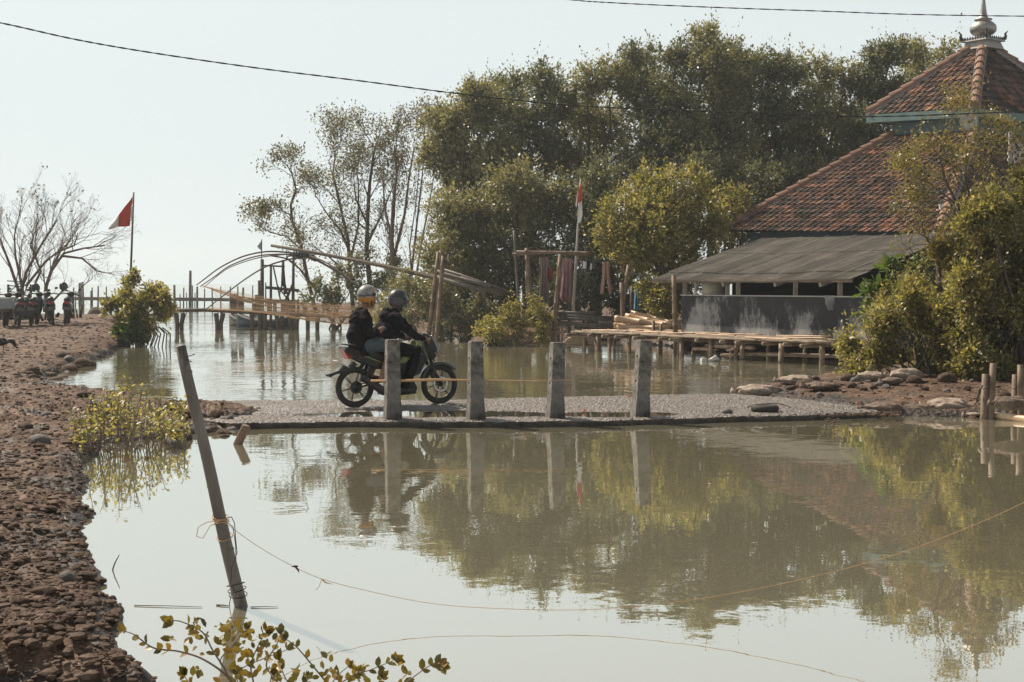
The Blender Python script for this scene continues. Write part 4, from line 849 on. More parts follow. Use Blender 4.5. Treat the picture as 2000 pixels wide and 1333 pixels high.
# ------------------------------------------------------------ bamboo deck in front of the shed
def deck():
    A = gp(1118, 684, 0.0); Z = .50; d = E_; Ld = 9.3
    org = V(A.x, A.y, 0); root = empty("bamboo_deck", org, "bamboo deck on short stilts over the water in front of the shed", "deck"); g = random.Random(4)
    A = V(A.x, A.y, 0)
    m = MB(org)
    for i in range(64):          # thin poles along the front, uneven ends
        v = i*.052+g.uniform(-.02, .02); s0 = g.uniform(-.1, .5)+(0 if i < 30 else -.0); s1 = Ld+g.uniform(-.5, .4)
        k = g.uniform(2.4, 5.6); s = s0
        while s < s1-.3:
            e = min(s+k, s1); z = Z+g.uniform(-.012, .02); m.bamboo(A+d*s+N_*v+V(0, 0, z), A+d*e+N_*(v+g.uniform(-.08, .08))+V(0, 0, z+g.uniform(-.015, .02)), g.uniform(.020, .030), 6, .4); s = e-.05; k = g.uniform(2, 5)
    m.build("floor_poles", bamb, root, smooth=True)
    m = MB(org)
    for i in range(26):
        s = g.uniform(0, Ld-2); v = g.uniform(0, 3); a = g.uniform(-.5, .5); m.bamboo(A+d*s+N_*v+V(0, 0, Z+.045), A+d*(s+g.uniform(.8, 2.4))+N_*(v+a)+V(0, 0, Z+.05+g.uniform(0, .03)), g.uniform(.012, .022), 6)
    m.build("loose_slats", bamb_pale, root, smooth=True)
    for i in range(13):
        s = .12+i*Ld/13+g.uniform(-.12, .12); m = MB(org); m.bamboo(A+d*s-N_*(.10+g.uniform(0, .28))+V(0, 0, Z-.075), A+d*s+N_*3+V(0, 0, Z-.075), .045, 10, hollow=True); m.build("cross_beam", bamb, root, smooth=True)
    for s, r in ((.35, .05), (.75, .035), (1.05, .065), (1.5, .05), (2.35, .055), (2.7, .06), (4.05, .055), (4.35, .06), (5.25, .06), (6.15, .055), (6.35, .065), (7.75, .07), (8.9, .07)):
        m = MB(org); p = A+d*s+N_*g.uniform(-.05, .25); m.bamboo(V(p.x, p.y, -.5), V(p.x+g.uniform(-.03, .03), p.y, Z-.06), r, 9); m.build("leg", bamb, root, smooth=True)
    for s in (.5, 1.8, 3.1, 4.5, 5.8, 7.0, 8.3):
        m = MB(org); p = A+d*s+N_*1.6; m.bamboo(V(p.x, p.y, -.5), V(p.x, p.y, Z-.06), .06, 8); m.build("leg", bamb, root, smooth=True)
    m = MB(org); m.bamboo(A+d*5.2+N_*.25+V(0, 0, .29), A+d*6.7+N_*.2+V(0, 0, .30), .055, 10, hollow=True); m.bamboo(A+d*5.9+N_*.5+V(0, 0, .12), A+d*9.6+N_*.5+V(0, 0, .2), .05, 10)
    m.bamboo(A+d*4.6+N_*.2+V(0, 0, .2), A+d*5.3+N_*.2+V(0, 0, .22), .045, 8); m.bamboo(A+d*5.7+N_*.1+V(0, 0, .10), A+d*6.25+V(0, 0, .12), .04, 8); m.bamboo(A+d*5.9+N_*.1+V(0, 0, .22), A+d*6.25+V(0, 0, .26), .035, 8)
    m.build("lower_pole", bamb, root, smooth=True)
    m = MB(org)
    for i in range(7):
        s = -.3+.1*i; m.bamboo(A+d*(s-.3)+V(0, 0, .1+.055*i), A+d*(s+.9)+N_*.3+V(0, 0, .14+.055*i), .028, 6)
    m.build("step_poles", bamb, root, smooth=True)
    # upright stakes through the deck, each its own thing
    for (px, y0, y1, px1, r, lab, grp) in ((1321, 704, 538, 1316, .065, "tall bamboo stake standing in the water at the corner of the corrugated roof", None), (1188, 690, 642, 1189, .03, "short thin stake at the front edge of the bamboo deck", None),
        (1277, 652, 627, 1276, .045, "short stake left of its twin in front of the bamboo logs", None), (1291, 652, 634, 1291, .04, "short stake right of its twin in front of the bamboo logs", None)):
        Yd = 36.5 if y1 < 600 else (39.4 if px == 1188 else 37.9); a = at(px, y0, Yd); a.z = -.3 if y0 > 680 else .45; b = at(px1, y1, Yd); m = MB(V(a.x, a.y, 0)); m.bamboo(a, b, r, 8); tag(m.build("bamboo_stake", bamb, smooth=True), lab, "stake", grp)
deck()
m = MB(gp(1370, 706)); q = gp(1370, 706); m.box(q+V(.05, 0, .04), (.15, .13, .08), Matrix.Rotation(.3, 3, 'Z'), .8); m.lathe(q+V(.05, 0, .07), [(.0, .0), (.03, .0), (.03, .03), (0, .03)], 10)
o = m.build("plastic_jerrycan", pm("white_plastic", [(0.28, 0.28, 0.27), (0.42, 0.42, 0.4)], rough=.4)); bevel(o, .02); tag(o, "small white plastic can floating by the deck stilts", "can")
m = MB(gp(1388, 706)); q = gp(1384, 706); m.tube([q+V(0, 0, .03), q+V(.08, 0, .04), q+V(.16, .02, .08), q+V(.24, 0, .04)], [.02, .05, .07, .03], 8); tag(m.build("plastic_bag", MAT["white_plastic"], smooth=True), "white crumpled bag caught beside the floating can", "bag")
# log pile
def logs():
    g = random.Random(8); O = V(0, 0, 0)
    L = [((1201, 622), (1335, 652), .085), ((1200, 636), (1300, 655), .08), ((1206, 646), (1310, 664), .07), ((1222, 617), (1330, 645), .075), ((1224, 632), (1338, 662), .085), ((1228, 645), (1345, 668), .075),
         ((1233, 611), (1325, 640), .07), ((1248, 621), (1340, 640), .07), ((1216, 628), (1325, 655), .06), ((1240, 636), (1335, 650), .075), ((1222, 654), (1290, 668), .065), ((1262, 630), (1336, 634), .06)]
    names = ["bamboo log at the left end of the pile, topmost of the three stubby ends", "bamboo log in the middle of the three stubby ends at the pile's left", "lowest stubby log at the left end of the bamboo pile", "pale log lying second from the top of the bamboo pile",
             "thick pale log across the middle of the bamboo pile", "pale log low at the front of the bamboo pile", "topmost bamboo log, raised left end on the pile", "upper bamboo log behind the topmost one", "thin bamboo log wedged between the thicker logs", "bamboo log near the back of the pile by the wall", "lowest front bamboo log lying on the deck", "thin dark-ended bamboo log at the back by the wall"]
    for i, ((x0, y0), (x1, y1), r) in enumerate(L):
        Y0 = 39.5+(.5 if i in (6, 7, 11) else 0)+g.uniform(-.15, .15); Y1 = Y0-1.6
        a = at(x0, y0, Y0); b = at(x1, y1-6, Y1+.9); b.z = max(b.z, .56+r*.6); a.z = max(a.z, .56+r*.6)
        m = MB(a); m.bamboo(a, b, r, 12, .5, hollow=False); c = (a-b).normalized(); m2 = m
        o = m.build("bamboo_log", bamb_pale, smooth=True); tag(o, names[i], "bamboo log", "cut bamboo logs piled by the shed wall")
logs()
# ------------------------------------------------------------ motorcycle (x forward, y left, z up; origin under the rear wheel)
WB = 1.30; WR = .285
lime = pm("lime_paint", [(0.10, 0.12, 0.03), (0.18, 0.20, 0.05)], rough=.3, coat=.5)
blackp = pm("black_paint", [(0.010, 0.012, 0.010), (0.022, 0.026, 0.018)], rough=.45, coat=.12, spec=.2, second=((.06, .045, .035), 7, .62, .1))
redl = pm("red_lens", [(0.28, 0.025, 0.02), (0.35, 0.04, 0.03)], rough=.2)
def moto(loc, rz):
    root = empty("motorcycle", loc, "black and lime motorcycle carrying two riders across the wet causeway", "motorcycle", rz=rz)
    def wheel(x, disc):
        t = MB(); t.torus((x, 0, WR), WR-.036, .036, 'Y', 48, 12, 1.15); tr = t.build("wheel", rubber, root, True)
        r = MB(); r.torus((x, 0, WR), WR-.075, .012, 'Y', 48, 8, 1.6); r.build("rim", black_pl, tr, True)
        s = MB()
        for k in range(6):
            a = 2*math.pi*k/6+.25; c = V(math.cos(a), 0, math.sin(a)); q = V(-math.sin(a), 0, math.cos(a))
            for sg in (-1, 1): s.beam(V(x, sg*.012, WR)+c*.03, V(x, 0, WR)+c*(WR-.078)+q*sg*.012, .010, .010)
        s.build("spokes", black_pl, tr)
        h = MB(); h.tube([(x, -.06, WR), (x, .06, WR)], .035 if disc else .065, 18); h.build("hub", dark_metal, tr, True)
        d = MB(); d.torus((x, -.055, WR), .10 if disc else .075, .016, 'Y', 32, 6, .15); d.build("brake_disc", chrome if disc else dark_metal, tr, True)
        return tr
    wheel(0, False); wheel(WB, True)
    # frame and swingarm
    m = MB(); 
    for y in (-.075, .075): m.tube([(0, y, WR), (.28, y*.9, .34), (.50, y*.8, .38)], .018, 8)
    m.build("swingarm", dark_metal, root, True)
    m = MB(); m.tube([(.05, 0, .50), (.2, 0, .70), (.45, 0, .66), (.75, 0, .70), (.98, 0, .82)], .03, 8); m.tube([(.98, 0, .80), (.82, 0, .45), (.75, 0, .25), (.5, 0, .22), (.45, 0, .6)], .022, 8); m.build("frame", black_pl, root, True)
    for y in (-.08, .08):
        m = MB(); m.tube([(.12, y, .36), (.26, y, .66)], .028, 10); m.torus((.19, y, .5), .032, .008, 'Z', 14, 6); m.build("rear_shock", dark_metal, root, True)
    m = MB(); m.box((.60, 0, .33), (.26, .20, .20)); m.ell((.62, -.11, .30), (.085, .03, .085)); m.box((.72, 0, .46), (.20, .15, .14), Matrix.Rotation(-.5, 3, 'Y')); m.tube([(.76, -.03, .44), (.86, -.05, .36), (.80, -.07, .22), (.5, -.09, .17), (.3, -.11, .2)], .02, 8)
    for k in range(6): m.box((.70+.02*k, 0, .40+.022*k), (.012, .19, .12), Matrix.Rotation(-.5, 3, 'Y'))
    o = m.build("engine", pm("engine_alloy", [(0.05, 0.045, 0.04), (0.13, 0.11, 0.10)], rough=.45, metal=.6, scale=14), root); bevel(o, .012)
    m = MB(); m.prism([(.50, .20), (.58, .15), (.88, .17), (.90, .26), (.80, .44), (.70, .36), (.56, .30)], -.13, -.10); m.prism([(.50, .20), (.58, .15), (.88, .17), (.90, .26), (.80, .44), (.70, .36), (.56, .30)], .10, .13); o = m.build("belly_cowl", blackp, root); bevel(o, .01)
    # exhaust muffler at the right side
    m = MB(); m.tube([(.03, -.15, .44), (.06, -.15, .43), (.38, -.14, .215), (.42, -.13, .19)], [.035, .055, .058, .03], 16); mu = m.build("muffler", pm("muffler_grey", [(0.03, 0.03, 0.032), (0.08, 0.08, 0.085)], rough=.3, metal=.6), root, True)
    m = MB(); m.beam((.06, -.205, .40), (.40, -.195, .185), .012, .022); m.build("heat_shield", dark_metal, mu)
    # tank and shroud
    tk = MB(); tk.ell((.74, 0, .76), (.24, .13, .13), 24, 14, Matrix.Rotation(.25, 3, 'Y')); tk.build("fuel_tank", blackp, root, True)
    sh = MB()
    for y in (-1, 1): sh.prism([(.54, .62), (.58, .78), (.80, .78), (1.0, .72), (1.02, .62), (.94, .46), (.80, .40), (.66, .50)], y*.11, y*.155)
    o = sh.build("tank_shroud", blackp, root); bevel(o, .008)
    m = MB()
    for y in (-1, 1): m.prism([(.60, .62), (.66, .70), (.78, .68), (.70, .61)], y*.158, y*.166); m.prism([(.86, .80), (.92, .92), (.98, .90), (.98, .76)], y*.10, y*.116)
    m.build("lime_panel", lime, root)
    m = MB(); m.prism([(.10, .70), (.12, .82), (.40, .745), (.62, .72), (.64, .66), (.45, .63), (.25, .66)], -.11, .11); o = m.build("seat", black_pl, root); bevel(o, .03, 3)
    m = MB()
    for y in (-1, 1): m.prism([(-.20, .80), (-.17, .86), (.0, .80), (.30, .68), (.60, .58), (.58, .50), (.36, .52), (.14, .60), (-.02, .68)], y*.085, y*.13)
    m.prism([(-.20, .80), (-.17, .86), (.05, .80), (.05, .70)], -.085, .085); o = m.build("tail_fairing", blackp, root); bevel(o, .01)
    m = MB()
    for y in (-1, 1): m.prism([(.10, .715), (.11, .725), (.44, .60), (.43, .588)], y*.132, y*.138)
    m.build("fairing_stripe", lime, root)
    m = MB(); m.tube([(-.16, -.10, .885), (-.0, -.11, .87), (.14, -.10, .80)], .014, 8); m.tube([(-.16, .10, .885), (-.0, .11, .87), (.14, .10, .80)], .014, 8); m.tube([(-.16, -.10, .885), (-.16, .10, .885)], .014, 8); m.build("grab_rail", black_pl, root, True)
    m = MB(); m.prism([(-.205, .81), (-.16, .82), (-.06, .70), (-.12, .68)], -.09, .09); m.build("tail_light", redl, root)
    m = MB(); m.prism([(-.02, .64), (.02, .60), (-.12, .50), (-.40, .46), (-.42, .475), (-.16, .56)], -.06, .06); m.prism([(-.12, .56), (-.38, .44), (-.41, .455), (-.14, .59)], -.07, .07); o = m.build("rear_fender", black_pl, root)
    m = MB(); m.box((-.20, 0, .615), (.20, .17, .012), Matrix.Rotation(.50, 3, 'Y')); m.build("number_plate", pm("plate_white", [(0.4, 0.4, 0.4), (0.6, 0.6, 0.6)], scale=20, rough=.4), root)
    # fork, fender, cowl, handlebar
    m = MB()
    for y in (-.085, .085): m.tube([(1.02, y, .90), (1.13, y, .62)], .018, 10); m.tube([(1.13, y, .62), (1.20, y, .44), (WB, y, WR)], .028, 10)
    m.build("fork", dark_metal, root, True)
    m = MB(); m.tube([(1.03, -.06, .93), (1.20, -.06, .62)], .012, 8); m.build("fork_stanchion", chrome, root, True)
    P = []; n = 16
    for i in range(n+1):
        a = math.radians(165-125*i/n); c = V(WB+math.cos(a)*(WR+.03), 0, WR+math.sin(a)*(WR+.03+(.02 if i == n else 0)))
        for j, y in enumerate((-.055, -.045, 0, .045, .055)): P.append(c+V(-math.cos(a)*(0.035 if j in (0, 4) else 0), y, -math.sin(a)*(0.035 if j in (0, 4) else 0)))
    m = MB(); m.add(P, [(i*5+j, i*5+j+1, i*5+j+6, i*5+j+5) for i in range(n) for j in range(4)]); o = m.build("front_fender", pm("fender_grey", [(0.03, 0.034, 0.038), (0.05, 0.058, 0.062)], rough=.35, coat=.3), root, True); so = o.modifiers.new("s", 'SOLIDIFY'); so.thickness = .008
    m = MB(); m.prism([(1.02, .96), (1.10, 1.00), (1.17, .94), (1.24, .80), (1.22, .68), (1.14, .62), (1.08, .74)], -.10, .10); o = m.build("headlight_cowl", blackp, root); bevel(o, .035, 3)
    m = MB(); m.prism([(1.14, .985), (1.155, .99), (1.26, .80), (1.245, .70), (1.235, .70)], -.085, .085); o = m.build("headlight", pm("lens", [(0.18, 0.19, 0.2), (0.25, 0.25, 0.25)], rough=.15), root); bevel(o, .02)
    m = MB()
    for y in (-1, 1): m.tube([(1.18, y*.09, .74), (1.24, y*.17, .70), (1.30, y*.19, .685)], [.012, .022, .02], 8)
    m.build("indicator", pm("amber", [(0.35, 0.25, 0.2), (0.5, 0.3, 0.2)], rough=.3), root, True)
    m = MB(); m.tube([(.97, -.33, .93), (1.04, -.22, .94), (1.05, 0, .93), (1.04, .22, .94), (.97, .33, .93)], .012, 8)
    for y in (-1, 1): m.tube([(1.04, y*.24, .96), (1.0, y*.35, .935)], .006, 6)
    m.build("handlebar", dark_metal, root, True)
    for y in (-1, 1): m = MB(); m.tube([(.90, y*.37, .915), (.985, y*.28, .935)], .018, 10); m.build("grip", rubber, root, True)
    m = MB(); m.box((1.06, 0, .98), (.10, .14, .06), Matrix.Rotation(.4, 3, 'Y')); m.build("instrument_panel", black_pl, root)
    for y in (-1, 1): m = MB(); m.tube([(.48, y*.08, .24), (.50, y*.24, .25)], .012, 8); m.tube([(.30, y*.08, .38), (.31, y*.20, .38)], .012, 8); m.build("footpeg", dark_metal, root, True)
    return root
MA = gp(693, 796, ROADZ-.003); MBp = gp(863, 788.5, ROADZ-.003)
MRZ = math.atan2(MBp.y-MA.y, MBp.x-MA.x)
moto(V(MA.x, MA.y, ROADZ-.006), MRZ)
# ------------------------------------------------------------ riders, in the motorcycle's frame
skin = pm("skin", [(0.20, 0.105, 0.065), (0.26, 0.14, 0.09)], rough=.55, scale=8)
hair_m = pm("hair", [(0.01, 0.008, 0.007), (0.02, 0.017, 0.015)], rough=.5)
def hand(mb, wrist, d, up, curl=1.0, s=1.0):
    """palm and five separate curled fingers; d: forward, up: back of the hand"""
    w_ = Vector(wrist); d = Vector(d).normalized(); up = Vector(up).normalized(); sd_ = d.cross(up).normalized()
    mb.tube([w_-d*.02, w_+d*.03, w_+d*.085], [.026*s, .034*s, .036*s], 10, squash=1.0)
    for k, (o, L) in enumerate(((-.030, .070), (-.010, .080), (.010, .076), (.030, .060))):
        b = w_+d*.08+sd_*o*s; a1 = d*.9-up*.25*curl; a2 = d*.35-up*.9*curl; a3 = -d*.5-up*.6*curl
        p1 = b+a1.normalized()*L*.45*s; p2 = p1+a2.normalized()*L*.33*s; p3 = p2+a3.normalized()*L*.25*s
        mb.tube([b, p1, p2, p3], [.0105*s, .0095*s, .009*s, .0075*s], 8)
    b = w_+d*.03-sd_*.033*s; mb.tube([b, b-sd_*.022+d*.03-up*.012, b-sd_*.02+d*.055-up*.03], [.013*s, .011*s, .009*s], 8)
def limb(mb, pts, rs):
    mb.tube(pts, rs, 14)
    for p, r in zip(pts, rs): mb.ell(p, r, 14, 8)
def head(mb, c, R):
    mb.ell(c, (.085, .073, .105), 20, 14, R); c = Vector(c)
    mb.ell(c+R @ V(.045, 0, -.06), (.045, .045, .05), 14, 8, R)
    mb.tube([c+R @ V(.082, 0, .02), c+R @ V(.108, 0, -.02), c+R @ V(.085, 0, -.03)], [.009, .014, .010], 8)
    for y in (-1, 1): mb.ell(c+R @ V(-.005, y*.075, -.01), (.018, .012, .028), 8, 6, R); mb.ell(c+R @ V(.074, y*.030, .012), (.014, .016, .010), 8, 6, R)
    mb.ell(c+R @ V(.082, 0, -.058), (.014, .024, .008), 8, 6, R)
def helmet(parent, c, R, m1, m2, peak, visor_mat, name="helmet"):
    """open-face helmet shell cut around the face, with rim, visor and side panel"""
    c = Vector(c); nu, nv = 40, 26; P = []; fc = []; mi = []
    rx, ry, rz = .150, .128, .152
    for i in range(nv+1):
        th = math.pi*(.0+.80*i/nv)
        for j in range(nu):
            ph = 2*math.pi*j/nu; P.append(c+R @ V(rx*math.sin(th)*math.cos(ph), ry*math.sin(th)*math.sin(ph), rz*math.cos(th)*(1 if th < 1.57 else 1.15)))
    for i in range(nv):
        for j in range(nu):
            th = math.pi*.80*(i+.5)/nv; ph = 2*math.pi*(j+.5)/nu; fx = math.sin(th)*math.cos(ph); z = math.cos(th)
            if fx > .42 and z < .38 and abs(math.sin(ph)) < .85: continue
            if fx < -.1 and z < -.62: continue
            fc.append((i*nu+j, (i+1)*nu+j, (i+1)*nu+(j+1) % nu, i*nu+(j+1) % nu)); fx2 = fx
            mi.append(1 if (z < -.12+.15*fx) or (abs(fx-.28) < .09 and z < .6) else (2 if abs(z-.02-.1*fx) < .10 else 0))
    me = bpy.data.meshes.new(name); me.from_pydata([tuple(p) for p in P], [], fc); me.update()
    for x in (m1, m2, peak): me.materials.append(x)
    me.polygons.foreach_set("material_index", mi); o = bpy.data.objects.new(name, me); COL.objects.link(o); o.parent = parent; me.polygons.foreach_set("use_smooth", [True]*len(fc))
    s = o.modifiers.new("s", 'SOLIDIFY'); s.thickness = .014; s.offset = -1
    v = MB(); n, k = 16, 6; Q = []
    for i in range(n+1):
        a = math.radians(-72+144*i/n)
        for j in range(k+1):
            t = j/k; th = math.radians(64+52*t); rr = 1.06+.10*t
            Q.append(c+R @ V(rx*rr*math.sin(th)*math.cos(a)+.01*t, ry*1.05*math.sin(th)*math.sin(a), rz*math.cos(th)+.0))
    v.add(Q, [(i*(k+1)+j, i*(k+1)+j+1, (i+1)*(k+1)+j+1, (i+1)*(k+1)+j) for i in range(n) for j in range(k)])
    vo = v.build("visor", visor_mat, o, True)
    b = MB(); b.ell(c+R @ V(.045, -.128, .02), (.028, .012, .028), 14, 8, R); b.ell(c+R @ V(.045, .128, .02), (.028, .012, .028), 14, 8, R); b.build("visor_hinge", black_pl, o, True)
    b = MB(); b.tube([c+R @ V(.02, -.115, -.07), c+R @ V(.05, -.09, -.14), c+R @ V(.065, 0, -.165), c+R @ V(.05, .09, -.14), c+R @ V(.02, .115, -.07)], .008, 6); b.build("chin_strap", black_pl, o)
    return o
def garment(name, fn, mat, parent, voxel=.013, sm=3, folds=0.0):
    mb = MB(); fn(mb); me = remeshed(mb, voxel, sm); me.name = name
    if folds:
        n_ = len(me.vertices); co = np.empty(n_*3); me.vertices.foreach_get("co", co); co = co.reshape(-1, 3); no = np.empty(n_*3); me.vertices.foreach_get("normal", no); no = no.reshape(-1, 3)
        x, y, z = co.T; a_ = np.abs(vnoise(x*7+z*9+30, z*16-x*8+y*5+30)-.5)*2; b_ = vnoise(x*20+z*14+60, z*26+y*20+60)
        co += no*(folds*((a_-.35)*1.3+.35*(b_-.5)))[:, None]; me.vertices.foreach_set("co", co.ravel()); me.update()
    return link(name, me, mat, parent, True)
smoke = pm("smoke_visor", [(0.05, 0.05, 0.06), (0.08, 0.08, 0.09)], rough=.08, coat=1)
def clear_mat():
    m, t, n, l = new_mat("clear_visor"); out = n.new("ShaderNodeOutputMaterial"); a = n.new("ShaderNodeBsdfTransparent"); a.inputs[0].default_value = (.8, .84, .84, 1)
    g = n.new("ShaderNodeBsdfGlossy"); g.inputs["Roughness"].default_value = .06; x = n.new("ShaderNodeMixShader"); x.inputs[0].default_value = .35
    l.new(a.outputs[0], x.inputs[1]); l.new(g.outputs[0], x.inputs[2]); l.new(x.outputs[0], out.inputs[0]); return m
clearv = clear_mat()
def riders():
    base = V(MA.x, MA.y, ROADZ-.006)
    jack = pm("jacket_black", [(0.007, 0.0065, 0.008), (0.017, 0.015, 0.017)], scale=5, rough=.9, bump=1.0, bscale=9, dist=.05, spec=.08)
    hood = pm("jacket_camo", [(0.007, 0.007, 0.010), (0.013, 0.012, 0.017), (0.03, 0.026, 0.03)], scale=9, rough=.9, bump=1.0, bscale=10, dist=.05, spec=.08)
    trou = pm("trousers_black", [(0.006, 0.006, 0.008), (0.013, 0.013, 0.015)], scale=6, rough=.9, spec=.08, bump=.8, bscale=14, dist=.015)
    shorts = pm("shorts_blue", [(0.035, 0.05, 0.065), (0.07, 0.09, 0.105)], scale=6, rough=.9, bump=.4, bscale=14, dist=.015)
    # ---- driver
    d = empty("person", base, "driver in dark hooded jacket and grey-black helmet gripping the handlebars", "person", "the two people riding the motorcycle", MRZ)
    Rh = Matrix.Rotation(math.radians(10), 3, 'Y'); hc = V(.66, 0, 1.485)
    hip = V(.43, 0, .80); ch = V(.545, 0, 1.14); nk = V(.60, 0, 1.33)
    def body(mb):
        limb(mb, [hip, V(.47, 0, .95), ch, V(.57, 0, 1.26)], [.13, .12, .14, .10]); limb(mb, [nk-V(0, 0, .06), nk+V(.01, 0, .06), hc-V(.02, 0, .05)], [.055, .052, .05]); head(mb, hc, Rh)
        for y in (-1, 1):
            limb(mb, [V(.56, y*.17, 1.26), V(.74, y*.27, 1.05), V(.90, y*.33, .965)], [.055, .042, .028])
            hand(mb, V(.885, y*.335, .97), V(.55, y*.0, -.22), V(.25, 0, .95), 1.0)
            limb(mb, [V(.44, y*.09, .80), V(.85, y*.19, .77), V(.74, y*.17, .44), V(.68, y*.17, .26)], [.09, .062, .048, .034]); limb(mb, [V(.67, y*.17, .22), V(.80, y*.18, .20)], [.035, .03])
    garment("body", body, skin, d, .009, 1)
    def jk(mb):
        limb(mb, [hip+V(-.02, 0, .02), V(.455, 0, .93), V(.51, 0, 1.08), V(.545, 0, 1.20), V(.575, 0, 1.29)], [.165, .16, .165, .16, .10])
        for y in (-1, 1): limb(mb, [V(.555, y*.13, 1.25), V(.60, y*.20, 1.20), V(.74, y*.275, 1.04), V(.80, y*.30, 1.00), V(.885, y*.335, .965)], [.09, .082, .066, .056, .046]); mb.ell(V(.45, y*.08, 1.02), (.12, .10, .18))
        mb.ell(V(.46, 0, 1.30), (.10, .12, .06), rot=Matrix.Rotation(-.5, 3, 'Y')); mb.ell(V(.52, 0, 1.35), (.09, .11, .045), rot=Matrix.Rotation(.3, 3, 'Y'))
    garment("jacket", jk, hood, d, .012, 1, .022)
    def tr(mb):
        mb.ell(V(.42, 0, .82), (.17, .17, .11))
        for y in (-1, 1): limb(mb, [V(.46, y*.09, .81), V(.66, y*.15, .805), V(.855, y*.20, .775), V(.82, y*.19, .62), V(.745, y*.175, .42), V(.69, y*.17, .27)], [.115, .10, .082, .075, .068, .062])
    garment("trousers", tr, trou, d, .012, 1, .014)
    for y in (-1, 1):
        def sh(mb, y=y): mb.ell(V(.735, y*.18, .215), (.125, .045, .04)); mb.ell(V(.68, y*.175, .24), (.06, .045, .055))
        garment("shoe", sh, pm("shoe_black", [(0.02, .02, .02), (.04, .04, .04)], rough=.6) if y < 0 else MAT["shoe_black"], d, .008, 1)
    g1 = pm("helmet_grey", [(0.03, 0.03, 0.035), (0.10, 0.095, 0.10)], scale=9, rough=.4, coat=.2); g2 = pm("helmet_black", [(0.015, 0.015, 0.018), (0.05, 0.048, 0.055)], scale=14, rough=.4, coat=.2)
    helmet(d, hc+V(0, 0, .015), Matrix.Rotation(math.radians(14), 3, 'Y'), g2, g1, pm("helmet_band", [(0.03, 0.028, 0.035), (0.08, 0.075, 0.08)], rough=.3, scale=8), smoke)
    # ---- passenger
    p = empty("person", base, "passenger in black long-sleeved top and blue-grey shorts with white and orange helmet", "person", "the two people riding the motorcycle", MRZ)
    hc = V(.195, 0, 1.545); Rh = Matrix.Rotation(math.radians(4), 3, 'Y')
    def body2(mb):
        limb(mb, [V(.13, 0, .86), V(.11, 0, 1.0), V(.10, 0, 1.18), V(.12, 0, 1.31)], [.13, .115, .13, .09]); limb(mb, [V(.13, 0, 1.30), V(.15, 0, 1.40), hc-V(.03, 0, .06)], [.058, .055, .05]); head(mb, hc, Rh)
        for y in (-1, 1):
            limb(mb, [V(.11, y*.16, 1.24), V(.13, y*.21, 1.05), V(.30, y*.16, 1.07)], [.052, .042, .027]); hand(mb, V(.285, y*.155, 1.07), V(.8, -y*.25, .25), V(-.1, -y*.9, .3), .8)
            limb(mb, [V(.15, y*.10, .86), V(.47, y*.21, .86), V(.385, y*.20, .58), V(.325, y*.19, .44)], [.09, .065, .052, .032]); limb(mb, [V(.315, y*.19, .41), V(.44, y*.20, .395)], [.034, .028])
    garment("body", body2, skin, p, .009, 1)
    def top(mb):
        limb(mb, [V(.10, 0, .82), V(.085, 0, .98), V(.085, 0, 1.12), V(.095, 0, 1.24), V(.12, 0, 1.32)], [.165, .16, .165, .155, .09])
        mb.ell(V(.02, 0, .98), (.13, .15, .24)); mb.ell(V(.03, 0, 1.2), (.10, .15, .13))
        for y in (-1, 1): limb(mb, [V(.10, y*.12, 1.285), V(.11, y*.18, 1.23), V(.125, y*.215, 1.06), V(.18, y*.20, 1.03), V(.26, y*.165, 1.06)], [.085, .082, .07, .06, .045])
    garment("top", top, jack, p, .012, 1, .022)
    def so(mb):
        mb.ell(V(.16, 0, .86), (.17, .18, .11))
        for y in (-1, 1): limb(mb, [V(.18, y*.10, .865), V(.34, y*.16, .865), V(.50, y*.215, .855), V(.475, y*.215, .77)], [.115, .10, .085, .085])
    garment("shorts", so, shorts, p, .012, 1, .018)
    for y in (-1, 1):
        def sd2(mb, y=y): mb.box(V(.38, y*.2, .372), (.25, .085, .018)); mb.tube([V(.42, y*.155, .38), V(.41, y*.2, .43), V(.42, y*.245, .38)], .008, 6)
        garment("sandal", sd2, black_pl, p, .007, 0)
    h1 = pm("helmet_white", [(0.13, 0.14, 0.13), (0.30, 0.30, 0.27)], scale=9, rough=.4, coat=.2, second=((0.16, 0.17, 0.2), 9, 0.6, 0.05)); h2 = pm("helmet_orange", [(0.30, 0.13, 0.02), (0.45, 0.20, 0.03)], scale=12, rough=.3, coat=.5, second=((0.05, .03, .03), 13, .6, .04))
    helmet(p, hc+V(0, 0, .015), Matrix.Rotation(math.radians(6), 3, 'Y'), h1, h2, pm("helmet_dark_band", [(0.03, 0.03, 0.05), (0.10, 0.10, 0.12)], rough=.3, scale=9), clearv)
riders()
